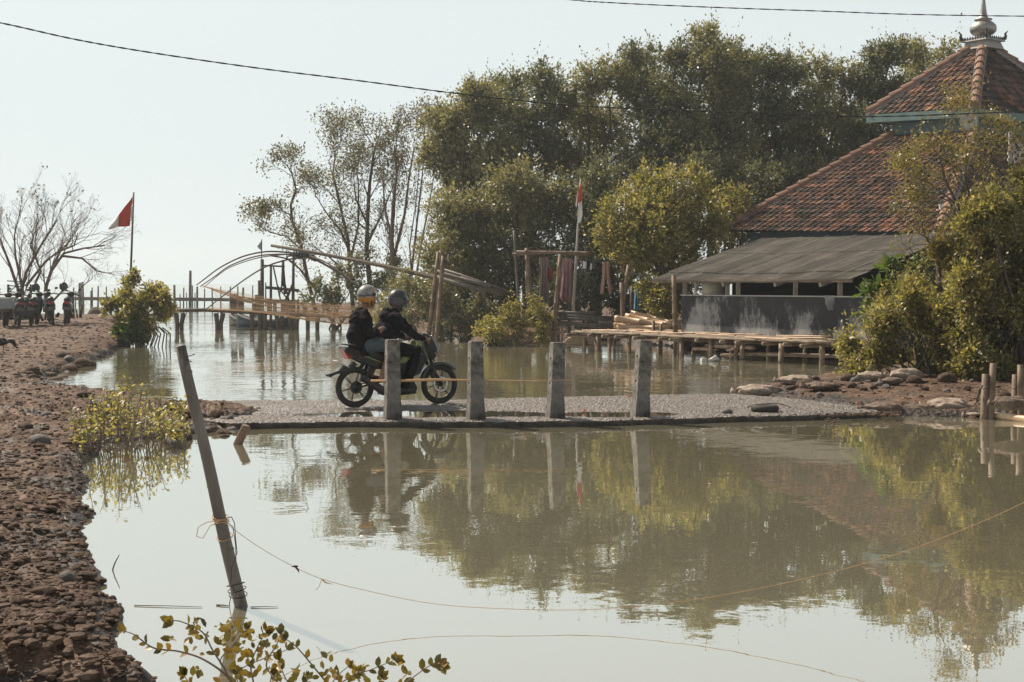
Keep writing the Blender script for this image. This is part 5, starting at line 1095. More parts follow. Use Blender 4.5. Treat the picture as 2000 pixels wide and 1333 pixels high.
# ------------------------------------------------------------ parked scooters on the left bank
def scooter():
    root = bpy.data.objects.new("scooter", None); COL.objects.link(root)
    body = pm("scooter_black", [(0.012, 0.013, 0.016), (0.03, 0.032, 0.038)], rough=.3, coat=.4)
    for x in (0, 1.24):
        t = MB(); t.torus((x, 0, .27), .225, .048, 'Y', 28, 8, 1.0); w_ = t.build("wheel", rubber, root, True); r = MB(); r.torus((x, 0, .27), .17, .014, 'Y', 24, 6, 2); r.tube([(x, -.05, .27), (x, .05, .27)], .05, 12)
        for k in range(5): a = k*1.2566; r.beam((x, 0, .27), (x+.17*math.cos(a), 0, .27+.17*math.sin(a)), .02, .02)
        r.build("rim", dark_metal, w_, True)
    m = MB(); m.tube([(-.28, 0, .78), (-.15, 0, .72), (.15, 0, .66), (.40, 0, .58), (.52, 0, .42), (.62, 0, .32), (.85, 0, .32)], [.05, .12, .165, .16, .13, .12, .12], 14); m.build("body", body, root, True)
    m = MB(); m.tube([(.85, 0, .30), (.98, 0, .55), (1.05, 0, .85), (1.02, 0, .98)], [.14, .19, .17, .10], 14, squash=.8); m.build("leg_shield", body, root, True)
    m = MB(); m.tube([(-.26, 0, .85), (.0, 0, .84), (.35, 0, .80), (.55, 0, .76)], [.07, .12, .13, .08], 12, squash=1.1); m.build("seat", black_pl, root, True)
    m = MB(); m.box((-.32, 0, .74), (.06, .20, .08)); o = m.build("tail_light", redl, root); bevel(o, .015)
    m = MB(); m.prism([(-.30, .70), (-.24, .70), (-.34, .38), (-.38, .38)], -.06, .06); m.build("rear_fender", black_pl, root)
    m = MB(); m.box((-.385, 0, .56), (.012, .23, .10), Matrix.Rotation(-.25, 3, 'Y')); m.build("number_plate", pm("plate_grey", [(.1, .1, .11), (.2, .2, .2)], scale=20), root)
    m = MB(); m.tube([(-.20, -.20, .36), (.05, -.19, .30), (.3, -.15, .25)], [.05, .055, .03], 10); m.build("muffler", dark_metal, root, True)
    m = MB(); m.tube([(.88, -.34, 1.0), (.98, -.2, 1.04), (1.0, 0, 1.02), (.98, .2, 1.04), (.88, .34, 1.0)], .02, 8); m.tube([(1.24, 0, .27), (1.05, 0, .9)], .04, 8); m.ell((1.06, 0, 1.04), (.10, .13, .08)); m.build("handlebar", black_pl, root, True)
    for y in (-1, 1): m = MB(); m.tube([(.97, y*.22, 1.05), (.95, y*.28, 1.18)], .007, 6); m.ell((.95, y*.30, 1.21), (.015, .06, .04)); m.build("mirror", black_pl, root, True)
    m = MB(); m.prism([(1.05, .52), (1.24, .56), (1.42, .48), (1.50, .36), (1.40, .42), (1.24, .50)], -.06, .06); m.build("front_fender", body, root)
    return root
SG = "scooters parked in a row on the left bank"
sc0 = scooter()
labs = ["rightmost parked scooter on the left bank", "second parked scooter from the right on the left bank", "parked scooter under the leaning stakes, third from the right", "fourth parked scooter from the right", "leftmost parked scooter, pale box on its seat"]
for i, (px, py, rz) in enumerate(((127, 621, 103), (103, 623, 112), (60, 624, 100), (36, 626, 114), (8, 628, 106))):
    o = sc0 if i == 0 else copy_tree(sc0); Y = 47.5-.9*(i//2); q = at(px, py, Y); q.z = hz(q.x, q.y)+.01; o.location = q; o.rotation_euler = (math.radians([6, -5, 7, 5, 4][i]), 0, math.radians(rz)); tag(o, labs[i], "scooter", SG); o.scale = (1.0, 1.0, 1.0)
    if i in (0, 2):
        h = empty("helmet", q+V(-.12+.1*i, .25, 1.29 if i == 0 else 1.26), ["black helmet hung on the rightmost parked scooter", "", "dark helmet hung on the third parked scooter from the right"][i], "helmet", "helmets left on parked scooters")
        helmet(h, V(0, 0, 0), Matrix.Rotation(1.2, 3, 'Z'), g2m if False else MAT["helmet_black"], MAT["helmet_grey"], MAT["helmet_band"], smoke, "shell")
q = at(8, 593, 45.2); m = MB(q); m.box(q, (.50, .4, .36), Matrix.Rotation(.1, 3, 'Z'), .92); o = m.build("storage_box", pm("box_grey", [(0.2, 0.22, 0.23), (0.28, 0.3, 0.31)], rough=.6)); bevel(o, .03); tag(o, "pale grey box strapped on the leftmost parked scooter", "box")
# hut edge / bench behind the scooters
q = at(20, 608, 50); root = empty("bamboo_stall", q, "dark low bamboo stall with railed platform behind the scooters", "stall")
m = MB(q)
for i in range(9): m.beam(at(-60, 582+i*.0, 50.5)+V(0, .1*i, 0), at(66, 583, 50.5)+V(0, .1*i, 0), .09, .05)
m.build("platform", wood_dark, root)
m = MB(q); m.add([at(-60, 584, 50.2), at(60, 585, 50.2), at(60, 625, 50.2), at(-60, 625, 50.2)], [(0, 1, 2, 3)]); o = m.build("front_board", black_pl, root); so = o.modifiers.new("s", 'SOLIDIFY'); so.thickness = .05
for px in (16, 42, 60): m = MB(q); m.beam(at(px, 625, 50.6), at(px, 556, 50.6), .06, .06); m.build("post", wood_dark, root)
for y in (549, 558, 570): m = MB(q); m.beam(at(14, y, 50.6), at(42 if y < 555 else 41, y+2, 50.6), .035, .035); m.build("rail", wood_dark, root)
m = MB(q); m.beam(at(16, 572, 50.6), at(40, 552, 50.6), .03, .03); m.build("brace", wood_dark, root)
# leaning stakes, short stakes by the water
for (a, b, r, lab) in (((97, 622), (68, 550), .06, "thick stake leaning left among the parked scooters"), ((84, 622), (62, 585), .05, "thin stake leaning beside the thick leaning one"), ((88, 620), (92, 592), .035, "short upright stake between the parked scooters"),
    ((157, 616), (160, 598), .055, "thick pointed stake on the shore right of the scooters"), ((144, 617), (145, 604), .035, "short stub stake nearest the rightmost scooter"), ((151, 617), (150, 605), .03, "small middle stub stake on the shore right of the scooters")):
    p0 = at(a[0], a[1]+5, 48.5); m = MB(p0); m.tube([p0, at(b[0], b[1], 48.5)], [r, r*.6], 7); tag(m.build("wooden_stake", bark, smooth=True), lab, "stake")
# rooster at the left edge
def rooster():
    c = at(2, 652, 32); z = hz(c.x, c.y); b = V(c.x, c.y, z); f = empty("rooster", b, "dark rooster with red-brown back walking out at the left edge", "rooster"); k = 1.0
    def bd(mb):
        mb.ell(V(-.02, 0, .27), (.155, .085, .10), rot=Matrix.Rotation(-.15, 3, 'Y')); limb(mb, [V(-.10, 0, .30), V(-.19, 0, .40), V(-.215, 0, .47)], [.07, .045, .036]); mb.ell(V(-.225, 0, .485), (.042, .034, .036))
        mb.ell(V(-.08, 0, .24), (.08, .075, .08)); limb(mb, [V(.08, 0, .26), V(.17, 0, .27)], [.065, .035])
    garment("body", bd, pm("feather_black", [(0.012, 0.012, 0.014), (0.03, 0.028, 0.03)], rough=.5, scale=14), f, .008, 1)
    m = MB(); m.ell(V(-.03, 0, .335), (.10, .07, .035)); m.ell(V(-.15, 0, .37), (.055, .05, .075), rot=Matrix.Rotation(-.5, 3, 'Y')); m.build("hackle", pm("feather_red", [(0.16, 0.03, 0.02), (0.28, 0.07, 0.04)], rough=.6, scale=20), f, True)
    m = MB()
    for i in range(7): a = .25-.16*i; m.tube([V(.13, (i-3)*.008, .28), V(.22, (i-3)*.012, .28+.10*a+.03), V(.31, (i-3)*.016, .27+.16*a), V(.35, (i-3)*.018, .24+.22*a)], [.014, .02, .014, .003], 6, squash=.3)
    m.build("tail", MAT["feather_black"], f, True)
    m = MB()
    for y in (-1, 1): m.tube([V(.0+.03*y, y*.035, .20), V(-.015+.05*y, y*.035, .12), V(.0+.05*y, y*.035, .01)], [.022, .009, .008], 6)
    for y in (-1, 1):
        for dx, dy in ((-.05, 0), (-.04, .025), (-.04, -.025), (.03, 0)): m.tube([V(.05*y, y*.035, .012), V(.05*y+dx, y*.035+dy, .006)], [.006, .004], 5)
    m.build("legs", pm("leg_horn", [(0.10, 0.08, 0.05), (0.15, 0.12, 0.07)]), f, True)
    m = MB(); m.prism([(-.25, .51), (-.235, .55), (-.22, .52), (-.205, .555), (-.19, .525), (-.18, .54), (-.185, .50)], -.005, .005); m.ell(V(-.25, 0, .455), (.012, .01, .022)); m.build("comb", pm("comb_red", [(.5, .03, .02), (.55, .05, .03)]), f); m = MB(); m.tube([V(-.26, 0, .485), V(-.29, 0, .478)], [.01, .002], 6); m.build("beak", MAT["leg_horn"], f)
rooster()
# ------------------------------------------------------------ leaning pole, rope and floating bits in the near pond
a = gp(470, 1184, 0); b = at(353, 676, 7.75); d_ = (b-a).normalized()
root = empty("leaning_pole", a, "weathered grey bamboo pole leaning left out of the near pond", "pole")
m = MB(a); k = []; L = (b-a).length
pts = []; rs = []
for i in range(16):
    t = -.35/L+(1+.35/L)*i/15; pts.append(a+(b-a)*t+V(.003*math.sin(i*.8), 0, 0)); rs.append(.037-.008*max(0, t))
m.tube(pts, rs, 18); m.tube([b, b+d_*.002, b-d_*.03], [.029, .023, .021], 18, cap=False)
m.build("shaft", pole_mat, root, smooth=True)
m = MB(a)
for t in (.22, .47, .70, .9):
    p = a+(b-a)*t; m.tube([p-d_*.006, p, p+d_*.006], [.037-.008*t, .0385-.008*t, .037-.008*t], 18)
m.build("node_ring", pole_mat, root, smooth=True)
m = MB(a)
m.tube([at(362, 698, 7.74), at(378, 693, 7.70)], .0022, 6); m.ell(at(378.5, 692.6, 7.70), .0045, 8, 6); m.tube([at(363, 702, 7.74), at(372, 706, 7.71)], .0022, 6); m.ell(at(372.5, 706.3, 7.71), .0045, 8, 6); m.build("nail", dark_metal, root)
m = MB(a)
for w_ in range(4):
    t = .325+.012*w_*(1 if w_ < 3 else -1.5); c = a+(b-a)*t; q = []
    u = d_.cross(V(0, 1, 0)).normalized(); v = d_.cross(u).normalized()
    for j in range(25): an = 2*math.pi*j/24; q.append(c+u*math.cos(an)*.044+v*math.sin(an)*.044+d_*(.012*math.sin(an+w_)))
    m.tube(q, .0028, 6, cap=False)
m.tube([at(428, 1018, 7.68), at(405, 1020, 7.62), at(387, 1030, 7.62), at(384, 1048, 7.62), at(396, 1052, 7.64), at(410, 1028, 7.66), at(430, 1017, 7.68)], .0022, 6)
m.build("rope_binding", rope_mat, root, smooth=True)
m = MB(a)
m.tube([at(441, 1013, 7.66), at(452, 1010, 7.62), at(458, 1022, 7.62), at(460, 1050, 7.66), at(463, 1080, 7.7), at(452, 1110, 7.8), at(450, 1140, 7.85), at(458, 1155, 7.84)], .0025, 6)
m.tube([at(443, 1020, 7.66), at(455, 1030, 7.62), at(460, 1065, 7.66), at(461, 1095, 7.7)], .0025, 6)
for w_ in range(3):
    c = a+(b-a)*(.045+.02*w_); q = [c+V(math.cos(x*.26)*.050, math.sin(x*.26)*.046, .012*math.sin(x*.26+w_)) for x in range(25)]; m.tube(q, .0026, 6, cap=False)
m.tube([at(452, 1160, 7.88), at(448, 1180, 7.9), at(452, 1192, 7.92)], .0025, 6)
m.build("wire_binding", wire_mat, root, smooth=True)
def smooth_curve(pts, k=12):
    out = []; n = len(pts)
    for i in range(n-1):
        p0, p1, p2, p3 = pts[max(i-1, 0)], pts[i], pts[i+1], pts[min(i+2, n-1)]
        for j in range(k):
            t = j/k; out.append(.5*((2*p1)+(p2-p0)*t+(2*p0-5*p1+4*p2-p3)*t*t+(3*p1-p0-3*p2+p3)*t**3))
    out.append(pts[-1]); return out
m = MB(a); R_ = [at(440, 1022, 7.66), at(500, 1065, 7.62), at(560, 1100, 7.6), at(625, 1130, 7.6), at(720, 1155, 7.6), at(850, 1180, 7.55), at(1000, 1190, 7.5), at(1150, 1191, 7.5), at(1300, 1179, 7.5), at(1450, 1156, 7.5), at(1600, 1124, 7.5), at(1750, 1083, 7.5), at(1880, 1035, 7.5), at(2000, 982, 7.5), at(2200, 880, 7.5)]
C_ = smooth_curve(R_, 14); m.tube(C_, .0016, 6)
tag(m.build("slack_rope", rope_mat, smooth=True), "thin orange-tan rope sagging from the leaning pole across the near pond", "rope")
m = MB(at(577, 1110, 7.6)); p = at(577, 1108, 7.6); m.ell(p+V(0, 0, .004), (.016, .008, .006), 8, 6); m.tube([p, p+V(.012, 0, -.012), p+V(.02, 0, -.03)], [.005, .006, .002], 5); m.tube([p, p+V(-.02, 0, .004)], .004, 5); tag(m.build("dead_leaf", rock_mat, smooth=True), "crumpled brown leaf caught on the slack rope", "leaf")
m = MB(at(628, 1132, 7.6)); p = at(628, 1131, 7.6); m.tube([p, p+V(.02, 0, -.02), p+V(.06, 0, -.03)], [.004, .004, .001], 5); m.tube([p, p+V(-.012, 0, -.04), p+V(-.03, 0, -.06)], .0018, 5); tag(m.build("grass_wisp", bamb_pale, smooth=True), "pale wisp of dry grass hanging on the slack rope", "grass")
# stub in the pond
q = gp(464, 868, 0); m = MB(q); t = at(481, 833, q.y-.05); m.tube([q-V(0.03, 0, .15), q, t, t+V(.004, 0, .004), t-V(.002, 0, .03)], [.05, .05, .052, .036, .034], 14); tag(m.build("bamboo_stub", pm("brown_bamboo", [(.12, .075, .05), (.2, .13, .09)], rough=.6, scale=8)), "short brown bamboo stub tilting out of the pond near the causeway end", "stub")
q = gp(338, 875, 0)
m = MB(q); m.tube([q+V(-.10, .1, .10), q+V(0, .03, .05), q+V(.10, 0, -.02)], [.02, .045, .05], 7); tag(m.build("sunken_stone", rock_grey, smooth=True), "dark pointed stone breaking the water beside the seedlings", "stone")
# sticks
for (x0, y0, x1, y1, r, lab) in ((262, 1183, 395, 1186, .003, "long thin stick floating left of the leaning pole"), (423, 1182, 447, 1184, .005, "tiny floating twig just left of the leaning pole base"), (490, 1186, 543, 1186, .003, "short brown twig floating right of the leaning pole base")):
    p = gp(x0, y0, .004); s = gp(x1, y1, .004); m = MB(p); m.tube([p, p.lerp(s, .5)+V(0, 0, .002), s], [r, r*.8, r*.5], 6); tag(m.build("floating_stick", wood_dark, smooth=True), lab, "stick", "sticks floating around the leaning pole")
p = gp(218, 1119, -.02); m = MB(p); m.tube([p, at(224, 1101, p.y-.03), at(233, 1084, p.y-.06)], [.005, .0045, .0025], 6); tag(m.build("twig", wood_dark), "thin dark twig sticking up from the pond near the left bank", "twig")
# faint floating line of scum at lower right of the sapling
# ------------------------------------------------------------ foreground mangrove sapling
def foreground_sapling():
    org = gp(470, 1410, 0); root = empty("foreground_sapling", org, "yellow-leaved mangrove sapling rising at the bottom edge in front of the pond", "sapling")
    g = random.Random(3); Yb = 5.75
    br = [([(478, 1400), (450, 1330), (400, 1290), (350, 1273), (300, 1266), (262, 1240), (240, 1233)], .006), ([(478, 1400), (445, 1320), (415, 1270), (395, 1235), (355, 1215), (335, 1213)], .005), ([(480, 1400), (470, 1330), (430, 1295), (455, 1260), (480, 1230)], .005),
          ([(490, 1410), (495, 1340), (490, 1300), (505, 1260), (520, 1235)], .005), ([(470, 1400), (460, 1350), (468, 1310), (520, 1285), (560, 1270)], .004), ([(560, 1400), (545, 1340), (520, 1300), (540, 1260), (548, 1240)], .005),
          ([(700, 1420), (650, 1350), (610, 1300), (580, 1265), (560, 1250)], .005), ([(700, 1420), (660, 1350), (690, 1320), (720, 1310), (770, 1290)], .004), ([(750, 1420), (760, 1345), (790, 1335), (840, 1300), (862, 1300)], .004), ([(620, 1420), (640, 1350), (660, 1320), (680, 1302)], .004),
          ([(430, 1400), (380, 1350), (360, 1320)], .004), ([(520, 1420), (590, 1350), (600, 1325)], .004), ([(590, 1420), (570, 1350), (555, 1320), (545, 1290)], .004), ([(480, 1400), (520, 1350), (530, 1320)], .004), ([(700, 1420), (730, 1350), (745, 1325)], .004)]
    m = MB(org); C = []; D = []; N = []; Ls = []; R = []
    def leafat(p, d, L): C.append(tuple(p)); D.append(tuple(d)); N.append((g.gauss(0, .45), -0.9+g.gauss(0, .5), .5+g.gauss(0, .3))); Ls.append(L); R.append(min(1, max(0, g.gauss(.6, .22))))
    for i, (path, r) in enumerate(br):
        Y = Yb+g.uniform(-.25, .25); P = smooth_curve([at(x, y, Y+g.uniform(-.05, .05)) for x, y in path], 6); m.tube(P, [r*(1-.65*j/len(P)) for j in range(len(P))], 6)
        n = len(P)
        for j in range(int(n*.35), n, 2):
            if g.random() < .42: continue
            t = (P[min(j+1, n-1)]-P[j-1]).normalized()
            for s in (-1, 1):
                if g.random() < .3: continue
                v = Vector((t.z*s, g.gauss(0, .5), -t.x*s))*.9+t*.7+V(0, 0, .25); leafat(P[j], v, g.uniform(.028, .050))
        for k in range(6): v = (P[-1]-P[-3]).normalized()+Vector((g.gauss(0, .6), g.gauss(0, .5), g.gauss(0, .6)+.15)); leafat(P[-1], v, g.uniform(.028, .050))
    for (x, y, w_, n) in ((395, 1240, 26, 16), (440, 1235, 30, 22), (470, 1250, 32, 22), (455, 1290, 26, 14), (415, 1275, 12, 4), (530, 1250, 16, 8), (525, 1290, 18, 9), (475, 1330, 40, 24), (560, 1325, 40, 16), (640, 1305, 30, 14), (700, 1320, 40, 18), (790, 1320, 30, 10), (380, 1320, 16, 6), (340, 1250, 10, 4)):
        for k in range(int(n*.95)):
            p = at(x+g.gauss(0, w_*.5), y+g.gauss(0, w_*.45), Yb+g.uniform(-.25, .25)); leafat(p, Vector((g.gauss(0, .7), g.gauss(0, .5), g.gauss(.3, .6))), g.uniform(.028, .050))
    n = len(C); L = np.array(Ls); leaf_mesh("leaves", np.array(C), np.array(D, float), np.array(N, float), L, L*.62, np.array(R), L_fore, root, True, org=org)
    m.build("stems", bark_pale, root, smooth=True)
foreground_sapling()
# ------------------------------------------------------------ flags
red = pm("flag_red", [(0.42, 0.045, 0.03), (0.50, 0.06, 0.04)], rough=.8, scale=5); white = pm("flag_white", [(0.50, 0.50, 0.49), (0.62, 0.62, 0.60)], rough=.8, scale=5)
def flag_mesh(name, quad, folds, parent, org, split, thick=.01, seed=1):
    """quad: TL TR BR BL in space; rows from hoist to fly; split(u,v)->material index"""
    nu, nv = 22, 14; m = MB(org); TL, TR, BR, BL = quad; P = []; fs = []
    for j in range(nv+1):
        for i in range(nu+1):
            u, v = i/nu, j/nv; p = (TL*(1-u)+TR*u)*(1-v)+(BL*(1-u)+BR*u)*v; P.append(p+V(0, folds*math.sin(u*9+v*3)*(.2+u)+folds*.5*math.sin(v*11+u*4)*(.2+u), 0))
    m.v = [p-Vector(org) for p in P]
    for j in range(nv):
        for i in range(nu): m.f.append((j*(nu+1)+i, (j+1)*(nu+1)+i, (j+1)*(nu+1)+i+1, j*(nu+1)+i+1)); m.m.append(split((i+.5)/nu, (j+.5)/nv))
    o = m.build(name, [red, white], parent, True); s = o.modifiers.new("s", 'SOLIDIFY'); s.thickness = thick; return o
q = at(251, 640, 46); q.z = .2; root = empty("flagpole", q, "thin pole with red and white flag behind the round bush on the left bank", "flagpole")
m = MB(q); m.tube([q, at(261, 376, 46)], [.045, .028], 8); m.build("pole", bamb_grey, root, smooth=True)
flag_mesh("flag", (at(261, 382, 46), at(226, 424, 46.4), at(211, 449, 46.5), at(259, 428, 46)), .05, root, q, lambda u, v: 0)
flag_mesh("flag", (at(253, 404, 45.97), at(231, 440, 45.95), at(228, 444, 45.95), at(251, 444, 45.97)), .02, root, q, lambda u, v: 0) if False else None
bpy.data.objects.remove([o for o in root.children if o.name.startswith("flag")][0])
# red upper band hangs folded: drawn as a wedge with the white fly corner and a strip of white at the hoist
m = MB(q); A_ = [at(261, 380, 46), at(254, 392, 46.05), at(243, 405, 46.1), at(232, 420, 46.2), at(231, 443, 46.25), at(242, 443, 46.15), at(253, 441.5, 46.05), at(254, 425, 46), at(256, 405, 46)]
cen = at(246, 424, 46.25); m.add(A_+[cen], [(i, (i+1) % 9, 9) for i in range(9)]); o = m.build("flag", red, root, True); s = o.modifiers.new("s", 'SOLIDIFY'); s.thickness = .012
m = MB(q); A_ = [at(232, 419, 46.2), at(222, 430, 46.3), at(214, 438, 46.35), at(211.5, 449, 46.4), at(221, 447, 46.35), at(231, 443, 46.25)]; m.add(A_+[at(223, 438, 46.2)], [(i, (i+1) % 6, 6) for i in range(6)]); o = m.build("flag_fly", white, root, True); s = o.modifiers.new("s", 'SOLIDIFY'); s.thickness = .012
m = MB(q); m.add([at(256, 404, 46.02), at(260, 404, 46.0), at(259, 427, 46.0), at(254, 427, 46.02)], [(0, 1, 2, 3)]); o = m.build("flag_hoist", white, root); s = o.modifiers.new("s", 'SOLIDIFY'); s.thickness = .012
q = at(1117, 608, 43); q.z = .3; root = empty("flagpole", q, "pale pole with limp red and white flag beside the laundry rack", "flagpole")
m = MB(q); m.tube([q, at(1127, 480, 43), at(1134, 350, 43)], [.05, .04, .018], 8); m.build("pole", pm("pole_pale", [(.3, .29, .27), (.42, .4, .38)], rough=.6), root, smooth=True)
m = MB(q); m.add([at(1134.5, 355, 43), at(1137, 372, 42.95), at(1137, 392, 42.95), at(1131, 396, 42.9), at(1126, 404, 42.9), at(1130, 375, 42.95)], [(0, 1, 2, 3, 4, 5)]); o = m.build("flag", red, root); s = o.modifiers.new("s", 'SOLIDIFY'); s.thickness = .03
m = MB(q); m.add([at(1137, 390, 42.95), at(1138, 420, 42.9), at(1135, 434, 42.95), at(1128, 438, 43), at(1128, 412, 42.95), at(1132, 396, 42.95)], [(0, 1, 2, 3, 4, 5)]); m.add([at(1129, 372, 42.9), at(1127, 406, 42.86), at(1124, 402, 42.88)], [(0, 1, 2)]); o = m.build("flag_lower", white, root); s = o.modifiers.new("s", 'SOLIDIFY'); s.thickness = .03
# ------------------------------------------------------------ lift net over the channel
NY = 50
hubp = at(600, 497, NY)
root = empty("lift_net", V(hubp.x, hubp.y, 0), "big square lift net hanging from arched bamboo spars and a long boom", "fishing net"); org = V(hubp.x, hubp.y, 0)
for pts, Yn, r in (([(590, 497), (545, 492), (510, 493), (470, 503), (430, 523), (400, 545), (384, 557)], (NY, NY+1.5), .035), ([(590, 500), (550, 497), (500, 501), (450, 519), (420, 540), (391, 560)], (NY, NY+.4), .03),
                   ([(585, 496), (540, 499), (500, 505), (455, 520), (430, 535), (398, 562)], (NY, NY), .022), ([(590, 503), (560, 508), (520, 521), (480, 545), (440, 575), (402, 605)], (NY, NY-3), .032), ([(590, 500), (560, 503), (590, 530), (612, 560)], (NY, NY+2), .035),
                   ([(530, 500), (560, 506), (580, 520), (600, 548), (613, 562)], (NY, NY+2.2), .03), ([(600, 499), (640, 520), (680, 545), (705, 562), (745, 592)], (NY, NY-1), .045), ([(600, 499), (640, 515), (700, 560), (730, 600)], (NY, NY-3.4), .03)):
    m = MB(org); P = smooth_curve([at(x, y, Yn[0]+(Yn[1]-Yn[0])*i/(len(pts)-1)) for i, (x, y) in enumerate(pts)], 6); m.tube(P, [r*(1-.45*i/len(P)) for i in range(len(P))], 7); m.build("arched_spar", bark, root, smooth=True)
m = MB(org); m.tube([at(572, 498, NY), at(590, 500, NY), at(602, 498, NY), at(618, 508, NY-.1)], [.13, .13, .12, .08], 10)
for i in range(8): m.torus(at(574+i*5, 498+max(0, i-5)*2, NY), .13, .02, 'X', 12, 6)
m.build("hub_lashing", pm("dark_tarp", [(.03, .035, .045), (.06, .07, .08)], rough=.7), root, smooth=True)
m = MB(org); m.tube([at(530, 480, NY-.2), at(620, 495, NY-1), at(740, 518, NY-3), at(860, 545, NY-5), at(985, 575, NY-6.5)], [.05, .058, .068, .085, .095], 9); m.build("boom", bark, root, smooth=True)
m = MB(org); m.tube([at(845, 520, NY-4.6), at(900, 538, NY-5.4), at(1012, 577, NY-6.5)], [.04, .05, .05], 7); m.tube([at(855, 530, NY-5.2), at(915, 548, NY-5.7), at(960, 560, NY-6.2)], .06, 7); m.tube([at(855, 541, NY-5.2), at(950, 571, NY-6.1)], .07, 7); m.build("boom_splint", bamb_grey, root, smooth=True)
m = MB(org); m.tube([at(560, 485, NY), at(560, 498, NY)], .012, 5); m.tube([at(634, 497, NY-.9), at(600, 498, NY)], .02, 5); m.build("tie", wire_mat, root)
def net_mat():
    m, t, n, l = new_mat("net_mesh"); out = n.new("ShaderNodeOutputMaterial"); d = n.new("ShaderNodeBsdfDiffuse"); d.inputs[0].default_value = (.34, .25, .17, 1); tr = n.new("ShaderNodeBsdfTranslucent"); tr.inputs[0].default_value = (.36, .26, .17, 1)
    a = n.new("ShaderNodeMixShader"); a.inputs[0].default_value = .5; l.new(d.outputs[0], a.inputs[1]); l.new(tr.outputs[0], a.inputs[2]); x = n.new("ShaderNodeMixShader"); tp = n.new("ShaderNodeBsdfTransparent")
    at_ = n.new("ShaderNodeAttribute"); at_.attribute_name = "rnd"; l.new(at_.outputs["Fac"], x.inputs[0]); l.new(tp.outputs[0], x.inputs[1]); l.new(a.outputs[0], x.inputs[2]); l.new(x.outputs[0], out.inputs[0]); return m
netm = net_mat()
def net_sheet(top, bot, Y0, Y1, dens, name="net", n=60, k=8):
    co = []; fc = []; rn = []
    for i in range(n+1):
        u = i/n; xt = np.interp(u, np.linspace(0, 1, len(top)), [p[0] for p in top]); yt = np.interp(u, np.linspace(0, 1, len(top)), [p[1] for p in top]); xb = np.interp(u, np.linspace(0, 1, len(bot)), [p[0] for p in bot]); yb = np.interp(u, np.linspace(0, 1, len(bot)), [p[1] for p in bot])
        for j in range(k+1):
            v = j/k; Yy = Y0+(Y1-Y0)*u+.15*math.sin(v*9+u*14); co.append(tuple(at(xt+(xb-xt)*v, yt+(yb-yt)*v, Yy)-org))
    g = np.random.default_rng(n)
    for i in range(n):
        for j in range(k): fc.append((i*(k+1)+j, i*(k+1)+j+1, (i+1)*(k+1)+j+1, (i+1)*(k+1)+j)); rn.append(min(1, dens(i/n, j/k)*(.45+.4*g.random())))
    me = bpy.data.meshes.new(name); me.from_pydata(co, [], fc); me.update(); a = me.attributes.new("rnd", 'FLOAT', 'FACE'); a.data.foreach_set("value", np.array(rn, np.float32)); return link(name, me, netm, root, True)
net_sheet([(396, 559), (470, 572), (560, 587), (660, 595), (760, 602)], [(396, 560), (470, 586), (560, 600), (660, 606), (760, 608)], NY, NY-2, lambda u, v: .55)
net_sheet([(415, 566), (500, 590), (580, 602), (680, 608), (760, 612)], [(420, 580), (500, 600), (580, 614), (680, 624), (760, 622)], NY-.5, NY-2.5, lambda u, v: .30+.25*(v < .2))
net_sheet([(415, 590), (500, 598), (580, 610), (680, 614), (760, 614)], [(410, 606), (500, 610), (580, 624), (650, 633), (760, 632)], NY-2.5, NY-3, lambda u, v: .35+.45*min(1, u*1.6)*(1 if v > .3 else .6))
net_sheet([(560, 604), (620, 612), (700, 618), (760, 620)], [(560, 608), (620, 618), (700, 624), (760, 624)], NY-2.7, NY-2.9, lambda u, v: .9, n=20, k=3)
for pts in ([(402, 604), (470, 607), (540, 613), (600, 625), (660, 632), (750, 631)], [(396, 559), (470, 580), (560, 594), (660, 603), (760, 607)], [(415, 566), (480, 590), (560, 604), (660, 612), (760, 615)]):
    m = MB(org); m.tube([at(x, y, NY-2.9 if pts[0][0] == 402 else NY-.8) for x, y in pts], .022, 5); m.build("net_rope", rope_mat, root, smooth=True)
# pivot posts of the boom
for (x0, y0, x1, y1, r, lab) in ((833, 655, 857, 492, .075, "tall bamboo boom post, left of the crossed group"), (846, 655, 862, 490, .08, "tall bamboo boom post in the middle of the crossed group"), (850, 660, 866, 500, .07, "tall bamboo boom post at the right of the crossed group")):
    Yp = NY-5.1 if x0 != 850 else NY-5.7; p = at(x0, y0, Yp); p.z = -.4; m = MB(V(p.x, p.y, 0)); m.bamboo(p, at(x1, y1, Yp), r, 8, .5); tag(m.build("boom_post", bamb, smooth=True), lab, "post", "posts that carry the net boom")
# scaffold frame beyond the net
FY = 58
q = at(545, 630, FY); q.z = 0; root = empty("pole_scaffold", q, "dark wooden pole scaffold standing in the channel behind the net", "scaffold")
for (x0, y0, x1, y1, r) in ((512, 640, 512, 507, .09), (508, 640, 506, 548, .07), (529, 640, 529, 517, .06), (552, 560, 553, 508, .07), (557, 575, 552, 508, .06), (572, 640, 573, 506, .07), (558, 588, 573, 552, .06), (519, 600, 519, 552, .03)):
    m = MB(q); m.tube([at(x0, y0, FY), at(x1, y1, FY)], [r, r*.8], 7); m.build("pole", wood_dark, root, smooth=True)
for (x0, y0, x1, y1, r) in ((513, 519, 556, 521, .035), (520, 562, 584, 568, .06), (519, 592, 584, 590, .04)): m = MB(q); m.beam(at(x0, y0, FY-.1), at(x1, y1, FY-.1), r*2, r*2); m.build("crossbar", wood_dark, root)
m = MB(q)
for (x0, y0, x1, y1) in ((534, 522, 548, 588), (553, 540, 565, 590), (543, 560, 570, 596), (545, 578, 552, 552)): m.tube([at(x0, y0, FY+.1), at(x1, y1, FY+.1)], .035, 6)
m.build("brace", bamb, root, smooth=True)
